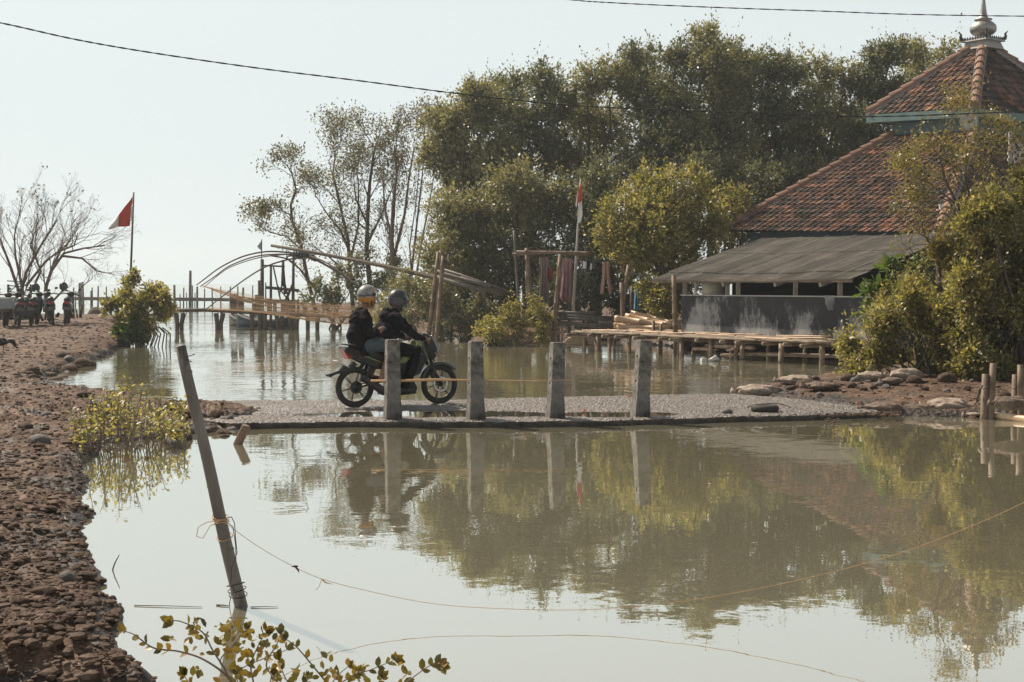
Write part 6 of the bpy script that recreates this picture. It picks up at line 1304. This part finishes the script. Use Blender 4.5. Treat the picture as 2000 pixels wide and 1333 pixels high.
q = at(510, 500, FY+.5); root = empty("small_flag", q, "small grey triangular flag on a thin stick above the scaffold", "flag"); m = MB(q); m.tube([at(511, 552, FY+.5), at(511, 468, FY+.5)], .022, 6); m.build("stick", wood_dark, root); m = MB(q); m.add([at(511, 470, FY+.5), at(502, 482, FY+.5), at(511, 491, FY+.5)], [(0, 1, 2)]); o = m.build("cloth", grey_cloth, root); s = o.modifiers.new("s", 'SOLIDIFY'); s.thickness = .02
# jetty
JY = 56
q = at(360, 640, JY); q.z = 0; root = empty("wooden_jetty", q, "weathered plank jetty on crooked legs running right from the round bush", "jetty")
m = MB(q)
for i in range(5):
    m.tube([at(325, 614+i*.4, JY+i*.22), at(350, 607, JY+i*.22), at(400, 606, JY+i*.22), at(500, 611, JY+i*.22), at(620, 617, JY+i*.22), at(720, 620, JY+i*.22)], .075, 7)
m.build("deck", wood_dark, root, smooth=True)
for (px, lean) in ((344, 2), (359, -4), (422, 2), (436, -4), (492, 0), (507, 1), (517, 0), (540, 2), (552, -3), (566, 2), (582, -2), (600, 1), (622, -2), (650, 1), (690, 0)):
    m = MB(q); p = at(px+lean, 645, JY); p.z = -.4; e = at(px, 612, JY); c = p.lerp(e, .6)+V(.03*lean*.5, 0, 0); m.tube([p, c, e], [.075, .085, .10], 7); m.build("leg", bark, root, smooth=True)
# stakes and boards rising above the jetty (gaps of bright water between them)
g = random.Random(12)
for i, (x, y0, w_, lab) in enumerate(((457, 574, 12, "wide short board standing on the jetty behind the net, leftmost"), (471, 580, 10, "broad board left of the scaffold on the jetty"), (497, 594, 5, "narrow stub between boards on the jetty"), (507, 576, 16, "widest dark board on the jetty below the scaffold"), (526, 584, 8, "dark board right of the widest one on the jetty"),
      (537, 586, 7, "slim board in the middle of the jetty's board row"), (556, 585, 14, "wide brown board right of centre on the jetty"), (566, 588, 6, "slim stake beside the wide brown board"), (574, 592, 6, "slim short stake further right on the jetty"), (582, 588, 5, "last upright stake of the jetty's board row"), (596, 600, 9, "low stub near the right end of the jetty"), (616, 604, 5, "smallest stub near the right end of the jetty"))):
    p = at(x, 614, JY+.6); e = at(x+g.uniform(-1, 1), y0, JY+.6); m = MB(p); m.beam(p, e, w_*JY/F*.5, w_*JY/F); o = m.build("jetty_board", bark if i % 2 else wood_dark); tag(o, lab, "board", "boards standing along the jetty")
# boat moored behind the jetty
def boat(px0, px1, Y, mat, label, tilt=0.0, h=.28):
    a = gp(px0, 640); a = V((px0-1000)/F*Y, Y, 0); L = (px1-px0)/F*Y; root = empty("wooden_boat", a, label, "boat", "boats moored behind the jetty"); P = []; n = 18
    for i in range(n+1):
        t = i/n; wv = .55*math.sin(math.pi*min(1, max(0, t*.92+.04)))**.6; sh = h+.28*(abs(t-.5)*2)**2.4
        for j, (yy, zz) in enumerate(((-1, 1), (-.85, .5), (-.45, .05), (0, -.15), (.45, .05), (.85, .5), (1, 1))): P.append(a+V(t*L, yy*wv+tilt*t*L, zz*sh if zz > 0 else zz))
    m = MB(a); m.add(P, [(i*7+j, i*7+j+1, (i+1)*7+j+1, (i+1)*7+j) for i in range(n) for j in range(6)]); o = m.build("hull", mat, root, True); s = o.modifiers.new("s", 'SOLIDIFY'); s.thickness = .05
    for k in (0, 6): m = MB(a); m.tube([P[i*7+k]+V(0, 0, .02) for i in range(n+1)], .035, 6); m.build("gunwale", pm("pale_rail", [(.3, .3, .29), (.45, .45, .43)], rough=.7), root, smooth=True)
    for t in (.3, .6): m = MB(a); m.box(a+V(t*L, tilt*t*L, h*.8), (.2, .9, .04)); m.build("thwart", wood_dark, root)
boat(462, 580, 59.5, pm("boat_slate", [(.03, .05, .065), (.06, .085, .10)], rough=.6, scale=4), "slate-blue boat moored under the net, longer of the two")
boat(448, 500, 61.5, pm("boat_grey", [(.08, .09, .09), (.15, .15, .15)], rough=.6, scale=4), "grey boat half hidden behind the slate-blue one, bow to the left", .1)
# far fence in the sea
PY = 118
q = gp(300, 590); q = V(at(300, 585, PY).x, PY, 0); root = empty("sea_fence", q, "far row of bamboo stakes with long horizontal rail in the open sea", "fence")
m = MB(q)
for k in range(2): m.tube([at(130, 582+k*3, PY+k*.3), at(300, 583+k*3, PY+k*.3), at(430, 584+k*3, PY+k*.3), at(600, 589+k*3, PY+k*.3)], .085, 6)
m.build("rail", wood_dark, root, smooth=True)
g = random.Random(6)
for (x, y, r) in ((143, 562, .08), (147, 569, .06), (155, 553, .10), (159, 552, .07), (163, 551, .09), (177, 568, .06), (180, 562, .07), (191, 559, .08), (208, 560, .06), (328, 562, .06), (341, 557, .12), (358, 562, .07), (371, 529, .14), (376, 558, .06), (385, 560, .10), (399, 564, .06), (415, 562, .07), (431, 560, .06), (449, 560, .07), (465, 559, .07), (474, 562, .11), (493, 558, .06), (340, 572, .05), (352, 575, .06), (365, 572, .05), (380, 572, .05)):
    m = MB(q); p = at(x, 584, PY-.3); p.z = -.6; m.tube([p, at(x+g.uniform(-1.5, 1.5), y, PY-.3)], [r*1.1, r*.85], 6); m.build("stake", wood_dark, root, smooth=True)
# stilt walkway in the middle distance
WY = 45.5
q = at(880, 660, WY); q.z = 0; root = empty("stilt_platform", q, "narrow bamboo platform on stilts beneath the net boom", "platform")
m = MB(q)
for i in range(9): m.tube([at(834, 618+i*.3, WY-.35+i*.12), at(905, 617, WY-.35+i*.12), at(968, 611, WY-.35+i*.12)], .028, 6)
m.build("floor_poles", bamb, root, smooth=True)
m = MB(q); m.tube([at(850, 621, WY-.5), at(945, 622, WY-.5)], .06, 8); m.build("bearer", bamb, root, smooth=True); m = MB(q); m.tube([at(880, 611, WY+.5), at(960, 610, WY+.5)], .05, 8); m.build("bearer", bamb, root, smooth=True)
for (x0, y0, x1, y1, r) in ((861, 662, 861, 622, .05), (881, 662, 882, 622, .05), (930, 662, 940, 556, .045), (941, 664, 947, 556, .055), (928, 606, 938, 566, .05)): m = MB(q); m.bamboo(at(x0, y0, WY-.4) if y0 < 650 else at(x0, y0, WY-.4)-V(0, 0, .3), at(x1, y1, WY-.4), r, 8); m.build("leg", bamb, root, smooth=True)
# drying rack and washing
RY = 43
q = at(1060, 620, RY); q.z = .3; root = empty("drying_rack", q, "bamboo drying rack with horizontal poles in front of the dark trees", "rack")
for (x0, y0, x1, y1, r) in ((1005, 632, 1004, 450, .045), (1037, 620, 1029, 485, .08), (1032, 600, 1028, 530, .05), (1080, 672, 1095, 497, .075), (1118, 615, 1122, 562, .04)):
    m = MB(q); m.bamboo(at(x0+ (10 if x0 == 1005 else 0), y0, RY-(1.6 if x0 == 1080 else 0)), at(x1, y1, RY-(1.6 if x0 == 1080 else 0)), r, 8, .45); m.build("post", bamb if x0 != 1005 else bamb_grey, root, smooth=True)
for (x0, y0, x1, y1, r) in ((1008, 493, 1165, 495, .055), (1000, 497, 1050, 496, .04), (1110, 496, 1160, 500, .045)): m = MB(q); m.bamboo(at(x0, y0, RY-.3), at(x1, y1, RY-.3), r, 8, .5); m.build("rail", bamb, root, smooth=True)
m = MB(q); m.tube([at(1166, 505, RY), at(1120, 600, RY)], .02, 6); m.build("guy_line", wire_mat, root)
GR = "washing hung out to dry by the wood"
str_m = pm("stripe_cloth", [(.24, .17, .15), (.36, .27, .24)], scale=3, rough=.9); pink = pm("pink_cloth", [(.16, .07, .085), (.24, .13, .14), (.32, .2, .2)], scale=5, rough=.9); tanp = pm("tan_cloth", [(.28, .18, .14), (.36, .24, .19)], rough=.9, scale=5); blue = pm("blue_cloth", [(.06, .17, .26), (.14, .30, .40)], rough=.85, scale=8)
def stripes(mat):
    n = mat.node_tree.nodes; l = mat.node_tree.links; tc = n.new("ShaderNodeTexCoord"); wv = n.new("ShaderNodeTexWave"); wv.inputs["Scale"].default_value = 6; wv.inputs["Distortion"].default_value = .4; l.new(tc.outputs["Object"], wv.inputs["Vector"])
    mx = n.new("ShaderNodeMix"); mx.data_type = 'RGBA'; mx.inputs[6].default_value = (.09, .055, .055, 1); mx.inputs[7].default_value = (.25, .19, .17, 1); l.new(wv.outputs["Fac"], mx.inputs[0]); b = [x for x in n if x.type == 'BSDF_PRINCIPLED'][0]; l.new(mx.outputs[2], b.inputs["Base Color"])
stripes(str_m)
def hang(name, px, py, w_, h_, mat, lab, cat, prof=None, **k):
    s = RY/F; t = at(px, py, RY-.35); prof = prof or [(0, -.5, .5), (1, -.5, .5)]
    return cloth(name, [(a_, b_*w_*s, c_*w_*s) for a_, b_, c_ in prof], t, h_*s, mat, lab, cat, GR, **k)
hang("striped_dress", 1063, 502, 18, 92, str_m, "long beige and brown striped sleeveless dress on the drying rack", "dress", [(0, -.5, .5), (.08, -.5, .5), (.3, -.42, .42), (1, -.62, .62)], fold=3, amp=.05)
m_ = hang("pink_dress", 1107, 504, 22, 86, pink, "pink patterned dress hanging behind the leaning rack post", "dress", [(0, -.5, .5), (.12, -.5, .5), (.35, -.42, .46), (.9, -.6, .4), (1, -.4, .3)], fold=3, amp=.05)
hang("tan_trousers", 1184, 512, 15, 62, tanp, "tan trousers hanging upside down left of the bamboo stakes", "trousers", [(0, -.45, .45), (.4, -.5, .5), (1, -.8, .8)], legs=True, fold=2, amp=.03)
hang("white_cloth", 1143, 511, 7, 14, white, "tiny white cloth on the line right of the flagpole", "cloth", rz=.4, fold=1)
hang("white_cloth", 1155, 515, 4, 12, white, "smaller white scrap beside the tiny white cloth on the line", "cloth", [(0, -.3, .3), (1, -.6, .4)], fold=1)
hang("blue_garment", 1246, 553, 13, 52, blue, "bright blue garment hanging left of the yellow shrub", "garment", [(0, -.3, .5), (.3, -.5, .5), (1, -.6, .4)], fold=3, amp=.05)
hang("dark_red_cloth", 1075, 525, 10, 20, pm("dark_red", [(.12, .02, .02), (.2, .04, .03)], rough=.9), "small dark red cloth behind the striped dress", "cloth", fold=1)
for (x0, y0, x1, y1, r, lab) in ((1218, 645, 1214, 552, .07, "left bamboo stake of the pair at the log pile"), (1216, 600, 1228, 518, .06, "right leaning bamboo stake of the pair at the log pile"), (1232, 610, 1234, 560, .035, "thin short bamboo stake beside the blue garment")):
    p = at(x0, y0, 40.2); m = MB(p); m.bamboo(p, at(x1, y1, 40.2), r, 8, .5); tag(m.build("bamboo_stake", bamb, smooth=True), lab, "stake")
m = MB(at(1230, 530, 40.5)); m.tube([at(1227, 532, 40.5), at(1262, 540, 40.5)], .03, 6); tag(m.build("hanging_bar", bamb_grey), "grey bar above the blue garment", "bar")
# dark low platform behind the laundry
q = at(1150, 640, 42); q.z = 0; root = empty("low_platform", q, "shaded low platform of grey bamboo poles beneath the washing", "platform")
m = MB(q)
for (x0, y0, x1, y1) in ((1085, 611, 1165, 613), (1085, 616, 1200, 622), (1080, 622, 1210, 626), (1090, 630, 1200, 640)): m.tube([at(x0, y0, 41.8), at(x1, y1, 41.8)], .055, 8)
m.build("floor_poles", bamb_grey, root, smooth=True)
for x in (1090, 1112, 1140, 1165, 1200): m = MB(q); m.tube([at(x, 662, 42)-V(0, 0, .2), at(x, 618, 42)], .05, 7); m.build("leg", wood_dark, root)
m = MB(q); m.beam(at(1085, 655, 42), at(1105, 645, 42), .3, .05); m.build("step", bamb, root)
# small waterside sign-post near the bush: crossed timber
m = MB(at(1093, 650, 40.6)); m.beam(at(1098, 672, 40.6), at(1098, 640, 40.6), .06, .06); m.beam(at(1088, 640, 40.6), at(1106, 640, 40.6), .06, .06); m.beam(at(1088, 648, 40.6), at(1106, 650, 40.6), .04, .04); m.beam(at(1108, 680, 40.6), at(1107, 640, 40.6), .05, .05); tag(m.build("wooden_stand", bamb), "small ladder-like wooden stand at the left end of the deck", "stand")
# ------------------------------------------------------------ overhead wires
def wire(pts, Y0, Y1, r, lab, twist=True):
    P = smooth_curve([at(x, y, Y0+(Y1-Y0)*i/(len(pts)-1)) for i, (x, y) in enumerate(pts)], 16); m = MB(P[0])
    if twist:
        for s in (0, math.pi):
            m.tube([p+V(0, math.sin(i*1.3+s)*r*.9, math.cos(i*1.3+s)*r*.9) for i, p in enumerate(P)], r, 5, cap=False)
    else: m.tube(P, r, 6)
    tag(m.build("overhead_wire", wire_mat, smooth=True), lab, "wire", "overhead wires crossing the sky")
wire([(-500, -60), (-100, 30), (0, 45), (150, 78), (300, 104), (500, 133), (700, 158), (900, 184), (1100, 205), (1300, 215), (1500, 222), (1700, 228), (1900, 222), (2100, 212), (2500, 180)], 16, 22, .006, "long twisted wire sagging from the upper left across the trees")
wire([(700, -50), (1080, -4), (1200, 6), (1400, 15), (1600, 22), (1800, 29), (2100, 33), (2600, 36)], 20, 20, .005, "short twisted wire crossing the sky at the top right")
for x0, y0, x1, y1, lab in ((1437, 330, 1441, 480, "thin pale cord hanging in front of the trees left of the roof"), (1556, 215, 1552, 345, "thin pale cord hanging in front of the wood above the roof")):
    m = MB(at(x0, y0, 42)); m.tube([at(x0, y0, 42), at(x1, y1, 42)], .0035, 5); tag(m.build("cord", bamb_grey), lab, "cord", "cords hanging before the wood")
# ------------------------------------------------------------ rocks
def rock_me(seed, mat, flat=.6):
    g = np.random.default_rng(seed); bm = bmesh.new(); bmesh.ops.create_icosphere(bm, subdivisions=3, radius=1)
    k = g.normal(size=(6, 3)); k /= np.linalg.norm(k, axis=1, keepdims=True); lim = g.uniform(.55, .95, 6); o = g.uniform(0, 50, 3)
    for v in bm.verts:
        p = np.array(v.co)
        for a, c in zip(k, lim):
            t = p@a
            if t > c: p = p-a*(t-c)*.8
        n_ = float(fbm(np.array([p[0]*2.2+o[0]+p[2]]), np.array([p[1]*2.2+o[1]-p[2]]), 4)[0])-.5; p = p*(1+.38*n_); p[2] *= flat; v.co = p
    me = bpy.data.meshes.new("rock"); bm.to_mesh(me); bm.free(); me.materials.append(mat); me.polygons.foreach_set("use_smooth", [True]*len(me.polygons)); return me
RM = [rock_me(i, rock_mat if i % 3 else rock_grey, .5+.1*(i % 4)) for i in range(9)]
def rock(px, py, w_, lab, grp=None, k=0, z=None, name="rock", h=1.0, rz=None):
    q = gp(px, py, .0 if z is None else z); 
    if z is None:
        for _ in range(3): zz = hz(q.x, q.y); q = gp(px, py, max(zz, 0))
        q.z = max(hz(q.x, q.y), -.03)
    o = bpy.data.objects.new(name, RM[k % 9]); COL.objects.link(o); s = w_*q.y/F/2
    o.location = (q.x, q.y, q.z+s*.22*h); o.scale = (s, s*.85, s*h); o.rotation_euler = (0, 0, rz if rz is not None else random.uniform(-.5, .5)); return tag(o, lab, "rock", grp)
rock(165, 700, 46, "large dark rounded rock at the waterline left of the round bush", k=1, h=1.15)
rock(135, 703, 34, "dark rock just left of the large rounded one at the waterline", k=2)
rock(165, 685, 30, "dark rock behind the large rounded waterline rock", k=4)
rock(120, 690, 30, "low brown rock set back on the bank near the waterline rocks", k=5)
rock(345, 838, 62, "dark reddish boulder at the pond edge behind the leaning pole", k=7, h=1.1)
rock(408, 828, 50, "wet brown boulder right of the leaning pole at the causeway end", k=4)
rock(372, 815, 50, "upper boulder stacked behind the pole at the causeway end", k=8)
rock(360, 836, 30, "small pale grey stone at the foot of the boulders by the pole", k=3)
rock(285, 800, 40, "flat brown stone on the spit behind the seedlings", k=5, h=.6)
rock(185, 765, 46, "broad flat stone on the far edge of the spit", k=4, h=.7)
rock(165, 772, 34, "smaller stone beside the broad flat one on the spit", k=1, h=.7)
rock(215, 768, 18, "little dark stone at the tip of the broad flat stone", k=2)
rock(75, 862, 44, "smooth grey cobble on the bank left of the seedlings", k=3, h=.8)
rock(92, 815, 26, "bluish-grey cobble on the bank above the smooth grey one", k=6)
rock(52, 838, 30, "brown cobble up the bank near the left edge", k=5)
rock(130, 1138, 36, "grey angular stone by the pond edge beside the pale slab", k=3, h=1.2)
rock(85, 1158, 50, "long brown stone lying left of the grey angular one", k=4, h=.7)
rock(160, 1130, 52, "pale brown slab stone above the undercut edge", k=7, h=.55)
rock(150, 1312, 82, "big brown layered stone at the bottom edge of the bank", k=8, h=.6)
rock(120, 1180, 18, "small dark pebble below the grey angular stone", k=6)
rock(40, 1180, 34, "dark stone near the left edge of the near bank", k=5)
rock(60, 1030, 40, "dusty stone on the near bank at mid-height", k=4, h=.6)
rock(95, 1000, 34, "small stone ledge on the near bank above the notch", k=7, h=.6)
rock(215, 1085, 16, "tiny stone poking from the undercut bank edge", k=2)
rock(612, 616, 24, "dark rock heap on the far shore left of the helmets", k=2, z=.05)
rock(190, 622, 40, "dark pointed mound of earth at the far end of the left bank", k=1, h=1.5)
# right bank: rocks, sacks, tyre
GRR = "stones along the right bank"
for (x, y, w_, k, lab) in ((1570, 757, 34, 2, "dark stone between sacks at the left of the right bank"), (1548, 762, 26, 4, "small dark stone in front of the white sack heap"), (1620, 755, 26, 5, "round brown stone left of its twin on the right bank"), (1640, 757, 24, 8, "round brown stone right of its twin on the right bank"), (1660, 746, 40, 1, "large dark stone in the middle of the sack line"),
    (1785, 748, 34, 2, "dark stone at the right foot of the big pale sack"), (1850, 746, 40, 7, "reddish earth lump below the bush"), (1905, 738, 44, 8, "reddish earth lump left of the double bamboo stakes"), (1970, 742, 50, 5, "striped earth boulder right of the double stakes"), (1962, 775, 26, 2, "black pointed stone on the right bank between the stakes"), (1850, 766, 16, 6, "tiny dark stone on the open soil of the right bank"),
    (1600, 768, 16, 3, "pebble on the soil in front of the sacks"), (1815, 790, 18, 4, "small stone behind the front sacks"), (1900, 790, 22, 5, "brown stone behind the long front sack"), (1420, 808, 22, 6, "dark lump of rubble on the causeway edge left of the tyre")):
    rock(x, y, w_, lab, GRR, k, z=None if x > 1500 else ROADZ, name="rock")
gg_ = random.Random(31)
for i in range(34):
    rock(gg_.uniform(1545, 1900), gg_.uniform(744, 764), gg_.uniform(10, 24), "small brown stone scattered among the sacks along the right bank", "small stones along the right bank's far edge", i, h=gg_.uniform(.7, 1.3), rz=gg_.uniform(0, 6))
for i in range(26):
    x = gg_.uniform(300, 470); rock(x, 792+(x-300)*.16+gg_.uniform(-8, 22), gg_.uniform(16, 40), "brown rubble stone where the left bank meets the causeway", "rubble stones at the causeway's left end", i+3, h=gg_.uniform(.6, 1.1), rz=gg_.uniform(0, 6))
for i in range(30):
    x, y = gg_.choice(((95, 745), (110, 722), (150, 712), (120, 738), (90, 760), (140, 698), (205, 770), (250, 785), (230, 776), (60, 735))); rock(x+gg_.uniform(-25, 18), y+gg_.uniform(-12, 10), gg_.uniform(12, 34), "dark wet stone along the inlet edge of the left bank", "stones along the left bank's inlet edge", i+5, h=gg_.uniform(.6, 1.1), rz=gg_.uniform(0, 6))
for i in range(22):
    y = gg_.uniform(900, 1320); x = np.interp(y, [900, 1000, 1100, 1200, 1320], [140, 150, 180, 215, 250])-abs(gg_.gauss(0, 60)); rock(x, y, gg_.uniform(16, 44), "mud-coloured stone half buried in the near bank", "stones half buried in the near left bank", i+2, h=gg_.uniform(.5, 1.0), rz=gg_.uniform(0, 6))
sack_m = pm("sack", [(.14, .11, .085), (.27, .22, .18), (.40, .35, .30)], scale=6, detail=10, rough=.9, spec=.15, bump=1.0, bscale=5, dist=.10, second=((.16, .11, .08), 4, .58, .08))
sack_d = pm("sack_dirty", [(.08, .06, .046), (.15, .115, .09), (.22, .18, .145)], scale=6, detail=10, rough=.9, spec=.15, bump=1.0, bscale=5, dist=.10, second=((.09, .06, .045), 4, .55, .08))
def sack(px, py, w_, h_, lab, mat, rz=0.0, seed=1, z=None):
    q = gp(px, py, .1)
    for _ in range(3): q = gp(px, py, max(hz(q.x, q.y), .02))
    g = np.random.default_rng(seed); s = q.y/F; L = w_*s/2; H = h_*s; o_ = g.uniform(0, 40, 2)
    def f(d): return 1+.55*(float(fbm(np.array([d.x*1.5+o_[0]+d.z]), np.array([d.y*1.5+o_[1]+d.z]), 4, gain=.6)[0])-.5)+.05*math.sin(d.x*9+4*d.z)
    m = MB(q); m.ell(q+V(0, 0, H*.34), (L*.88, L*.45+.04, H*.40), 44, 22, Matrix.Rotation(rz, 3, 'Z'), f)
    R = Matrix.Rotation(rz, 3, 'Z'); e = q+R @ V(-L*.8, 0, H*.35); m.tube([e, e+R @ V(-L*.16, 0, -.01), e+R @ V(-L*.30, 0, H*.05)], [.05, .03, .07], 10, squash=.4)
    tag(m.build("sandbag", mat, smooth=True), lab, "sandbag", "sacks of soil edging the right bank")
sack(1482, 776, 100, 34, "torn pale sack nearest the tyre at the end of the causeway", sack_m, .05, 1)
sack(1555, 752, 80, 26, "white frayed sack behind the small dark stones", sack_m, -.1, 2)
sack(1605, 762, 80, 22, "tan sack between the white frayed one and the round stones", sack_d, .1, 3)
sack(1700, 745, 60, 26, "crumpled pale sack right of the large dark stone", sack_m, -.2, 4)
sack(1742, 752, 50, 20, "flat tan sack left of the big pale one", sack_d, .2, 5)
sack(1768, 745, 76, 34, "big pale full sack under the right bush", sack_m, 0, 6)
sack(1722, 808, 90, 30, "dark front sack at the left end of the waterline row", sack_d, .05, 7)
sack(1795, 806, 70, 24, "small front sack second from the left in the waterline row", sack_d, .1, 8)
sack(1850, 806, 100, 38, "long pale front sack in the middle of the waterline row", sack_m, -.12, 9)
sack(1920, 806, 80, 32, "front sack just behind the left stake pair", sack_d, .05, 10)
sack(1972, 800, 76, 36, "front sack behind the right stake pair", sack_d, 0, 11)
sack(1900, 812, 36, 8, "scrap of wet sack at the waterline by the left stake pair", sack_m, 0, 12)
q = gp(1497, 806, ROADZ); m = MB(q); m.torus(q+V(0, .12, .045), .14, .05, 'Z', 36, 12); m.ell(q+V(0, .12, .03), (.12, .12, .03)); tag(m.build("old_tyre", rubber, smooth=True), "old black scooter tyre lying half buried on the causeway's right end", "tyre")
m = MB(q); m.tube(smooth_curve([at(1460, 796, q.y+.1), at(1480, 790, q.y+.25), at(1520, 789, q.y+.3), at(1545, 796, q.y+.15)], 6), .006, 5); tag(m.build("bent_wire", dark_metal), "thin bent wire arching behind the old tyre", "wire")
org_m = pm("orange_plastic", [(.35, .09, .04), (.42, .14, .07)], rough=.5)
for x, y, lab, zz in ((1142, 806, "orange scrap on the causeway right of the third post", ROADZ), (1676, 790, "orange scrap at the road end before the front sacks", None), (1602, 756, "red scrap among the sacks", None), (1040, 674, "bright orange litter at the water under the low bush", .03), (28, 802, "orange scrap on the left bank", None), (1230, 777, "small red scrap on the far edge of the causeway", ROADZ), (902, 676, "yellow float in the water left of the second post", .0)):
    q = gp(x, y, zz if zz is not None else .1)
    if zz is None:
        for _ in range(3): q = gp(x, y, max(hz(q.x, q.y), .02))
    m = MB(q); s = q.y/F*5; m.tube([q+V(-s, 0, .01), q+V(-s*.3, 0, s*.5), q+V(s*.3, .02, s*.7), q+V(s, 0, .01)], [s*.2, s*.5, s*.4, s*.15], 6, squash=.5); tag(m.build("plastic_scrap", org_m if 'yellow' not in lab else lime), lab, "scrap", "bits of plastic litter")
# bamboo stakes at the right edge of the pond
def rstake(x0, y0, x1, y1, Y, r, lab):
    p = at(x0, y0, Y); p.z = min(p.z, 0)-.3; m = MB(V(p.x, p.y, 0)); m.bamboo(p, at(x1, y1, Y), r, 14, .45, hollow=True); tag(m.build("bamboo_stake", bamb, smooth=True), lab, "stake", "bamboo stakes at the right edge of the pond")
Yr = gp(1930, 815).y-.25
rstake(1921, 813, 1925, 731, Yr, .052, "thicker shorter stake of the left pair at the right pond edge"); rstake(1934, 813, 1940, 710, Yr-.02, .048, "taller stake of the left pair at the right pond edge")
rstake(1980, 811, 1983, 732, Yr, .045, "shorter stake of the right pair at the right pond edge"); rstake(1995, 811, 1993, 713, Yr-.1, .045, "taller stake of the right pair, at the picture's right edge"); rstake(2012, 812, 2012, 736, Yr, .045, "stake just past the right pair, cut by the picture edge")
m = MB(at(1940, 760, Yr)); m.tube([at(1908, 785, Yr-.02), at(1915, 759, Yr-.1), at(1919, 753, Yr-.1)], .014, 6); m.tube([at(1916, 760, Yr-.07), at(1945, 760, Yr-.09)], .004, 5); m.tube([at(1976, 760, Yr-.07), at(2010, 760, Yr-.12)], .004, 5); m.tube([at(1890, 798, Yr+.1), at(1902, 792, Yr), at(1914, 781, Yr-.08)], .006, 5); tag(m.build("wire_tie", dark_metal), "thin wire tying the stake pairs together", "wire")
q = gp(1940, 812, .04); m = MB(q); m.bamboo(q, gp(2110, 832, .02), .05, 14, .5); tag(m.build("floating_bamboo", bamb_pale, smooth=True), "pale bamboo pole floating at the foot of the right stakes", "bamboo pole")
# rubble scattered over the banks: nobody could count it
def rubble():
    g = np.random.default_rng(17); mb = MB(); n = 0
    bm = bmesh.new(); bmesh.ops.create_icosphere(bm, subdivisions=1, radius=1); vs0 = [v.co.copy() for v in bm.verts]; fs0 = [tuple(v.index for v in f.verts) for f in bm.faces]; bm.free()
    PX = []; 
    for _ in range(7500):
        r = g.random()
        if r < .93: px = g.uniform(-20, 480) if g.random() < .3 else g.uniform(-20, 260); py = g.uniform(630, 1333)
        else: px = g.uniform(1430, 2010); py = g.uniform(735, 812)
        PX.append((px, py))
    P = np.array([tuple(gp(a, b, .22)) for a, b in PX]); Z, S = heights(P[:, 0][None], P[:, 1][None]); Z = Z[0]; S = S[0]
    V_ = []; F_ = []
    for i in range(len(P)):
        if S[i] < .02: continue
        s = .005+.030*g.random()**5+.0006*P[i, 1]; sx, sy, sz = s*g.uniform(.8, 1.6), s*g.uniform(.7, 1.3), s*g.uniform(.4, .8); a = g.uniform(0, 3.14); ca, sa = math.cos(a), math.sin(a); b = len(V_)
        for v in vs0:
            k = 1+.25*g.normal()*.5; x, y = v.x*sx*k, v.y*sy*k; V_.append((P[i, 0]+x*ca-y*sa, P[i, 1]+x*sa+y*ca, Z[i]+v.z*sz*k+sz*.3))
        F_ += [tuple(q+b for q in f) for f in fs0]
    for i in range(1500):
        if i < 750: px, py = g.uniform(1500, 1760), g.uniform(796, 811)
        elif i < 1250: px, py = g.uniform(430, 1650), 824-g.uniform(0, 9)**1.0*.9-g.uniform(0, 1)*0
        else: px, py = g.uniform(340, 560), g.uniform(786, 824)
        p = gp(px, py, ROADZ); s = .008+.022*g.random()**3; b = len(V_)
        if 450 < px < 1600 and p.y < float(interp(NEAR, p.x))+.03: continue
        zz = max(float(heights(np.array([[p.x]]), np.array([[p.y]]))[0][0, 0]), ROADZ-.012)
        for v in vs0: k = 1+.15*g.normal(); V_.append((p.x+v.x*s*1.3*k, p.y+v.y*s*k, zz+v.z*s*.6*k))
        F_ += [tuple(q+b for q in f) for f in fs0]
    me = bpy.data.meshes.new("rubble"); me.from_pydata(V_, [], F_); me.update(); tag(link("gravel", me, rock_mat), "loose stones and clods strewn over the muddy banks", "gravel", kind="stuff")
rubble()
# ------------------------------------------------------------ haze: one closed box of even pale air
def haze():
    m = bpy.data.materials.new("haze_air"); m.use_nodes = True; n = m.node_tree.nodes; n.clear(); out = n.new("ShaderNodeOutputMaterial"); v = n.new("ShaderNodeVolumePrincipled")
    v.inputs["Density"].default_value = 0.0006; v.inputs["Color"].default_value = (.88, .96, 1.0, 1); v.inputs["Anisotropy"].default_value = .35
    m.node_tree.links.new(v.outputs[0], out.inputs["Volume"])
    mb = MB(); mb.box((0, 380, 9), (900, 900, 24)); o = mb.build("haze", m); tag(o, kind="stuff")
haze()
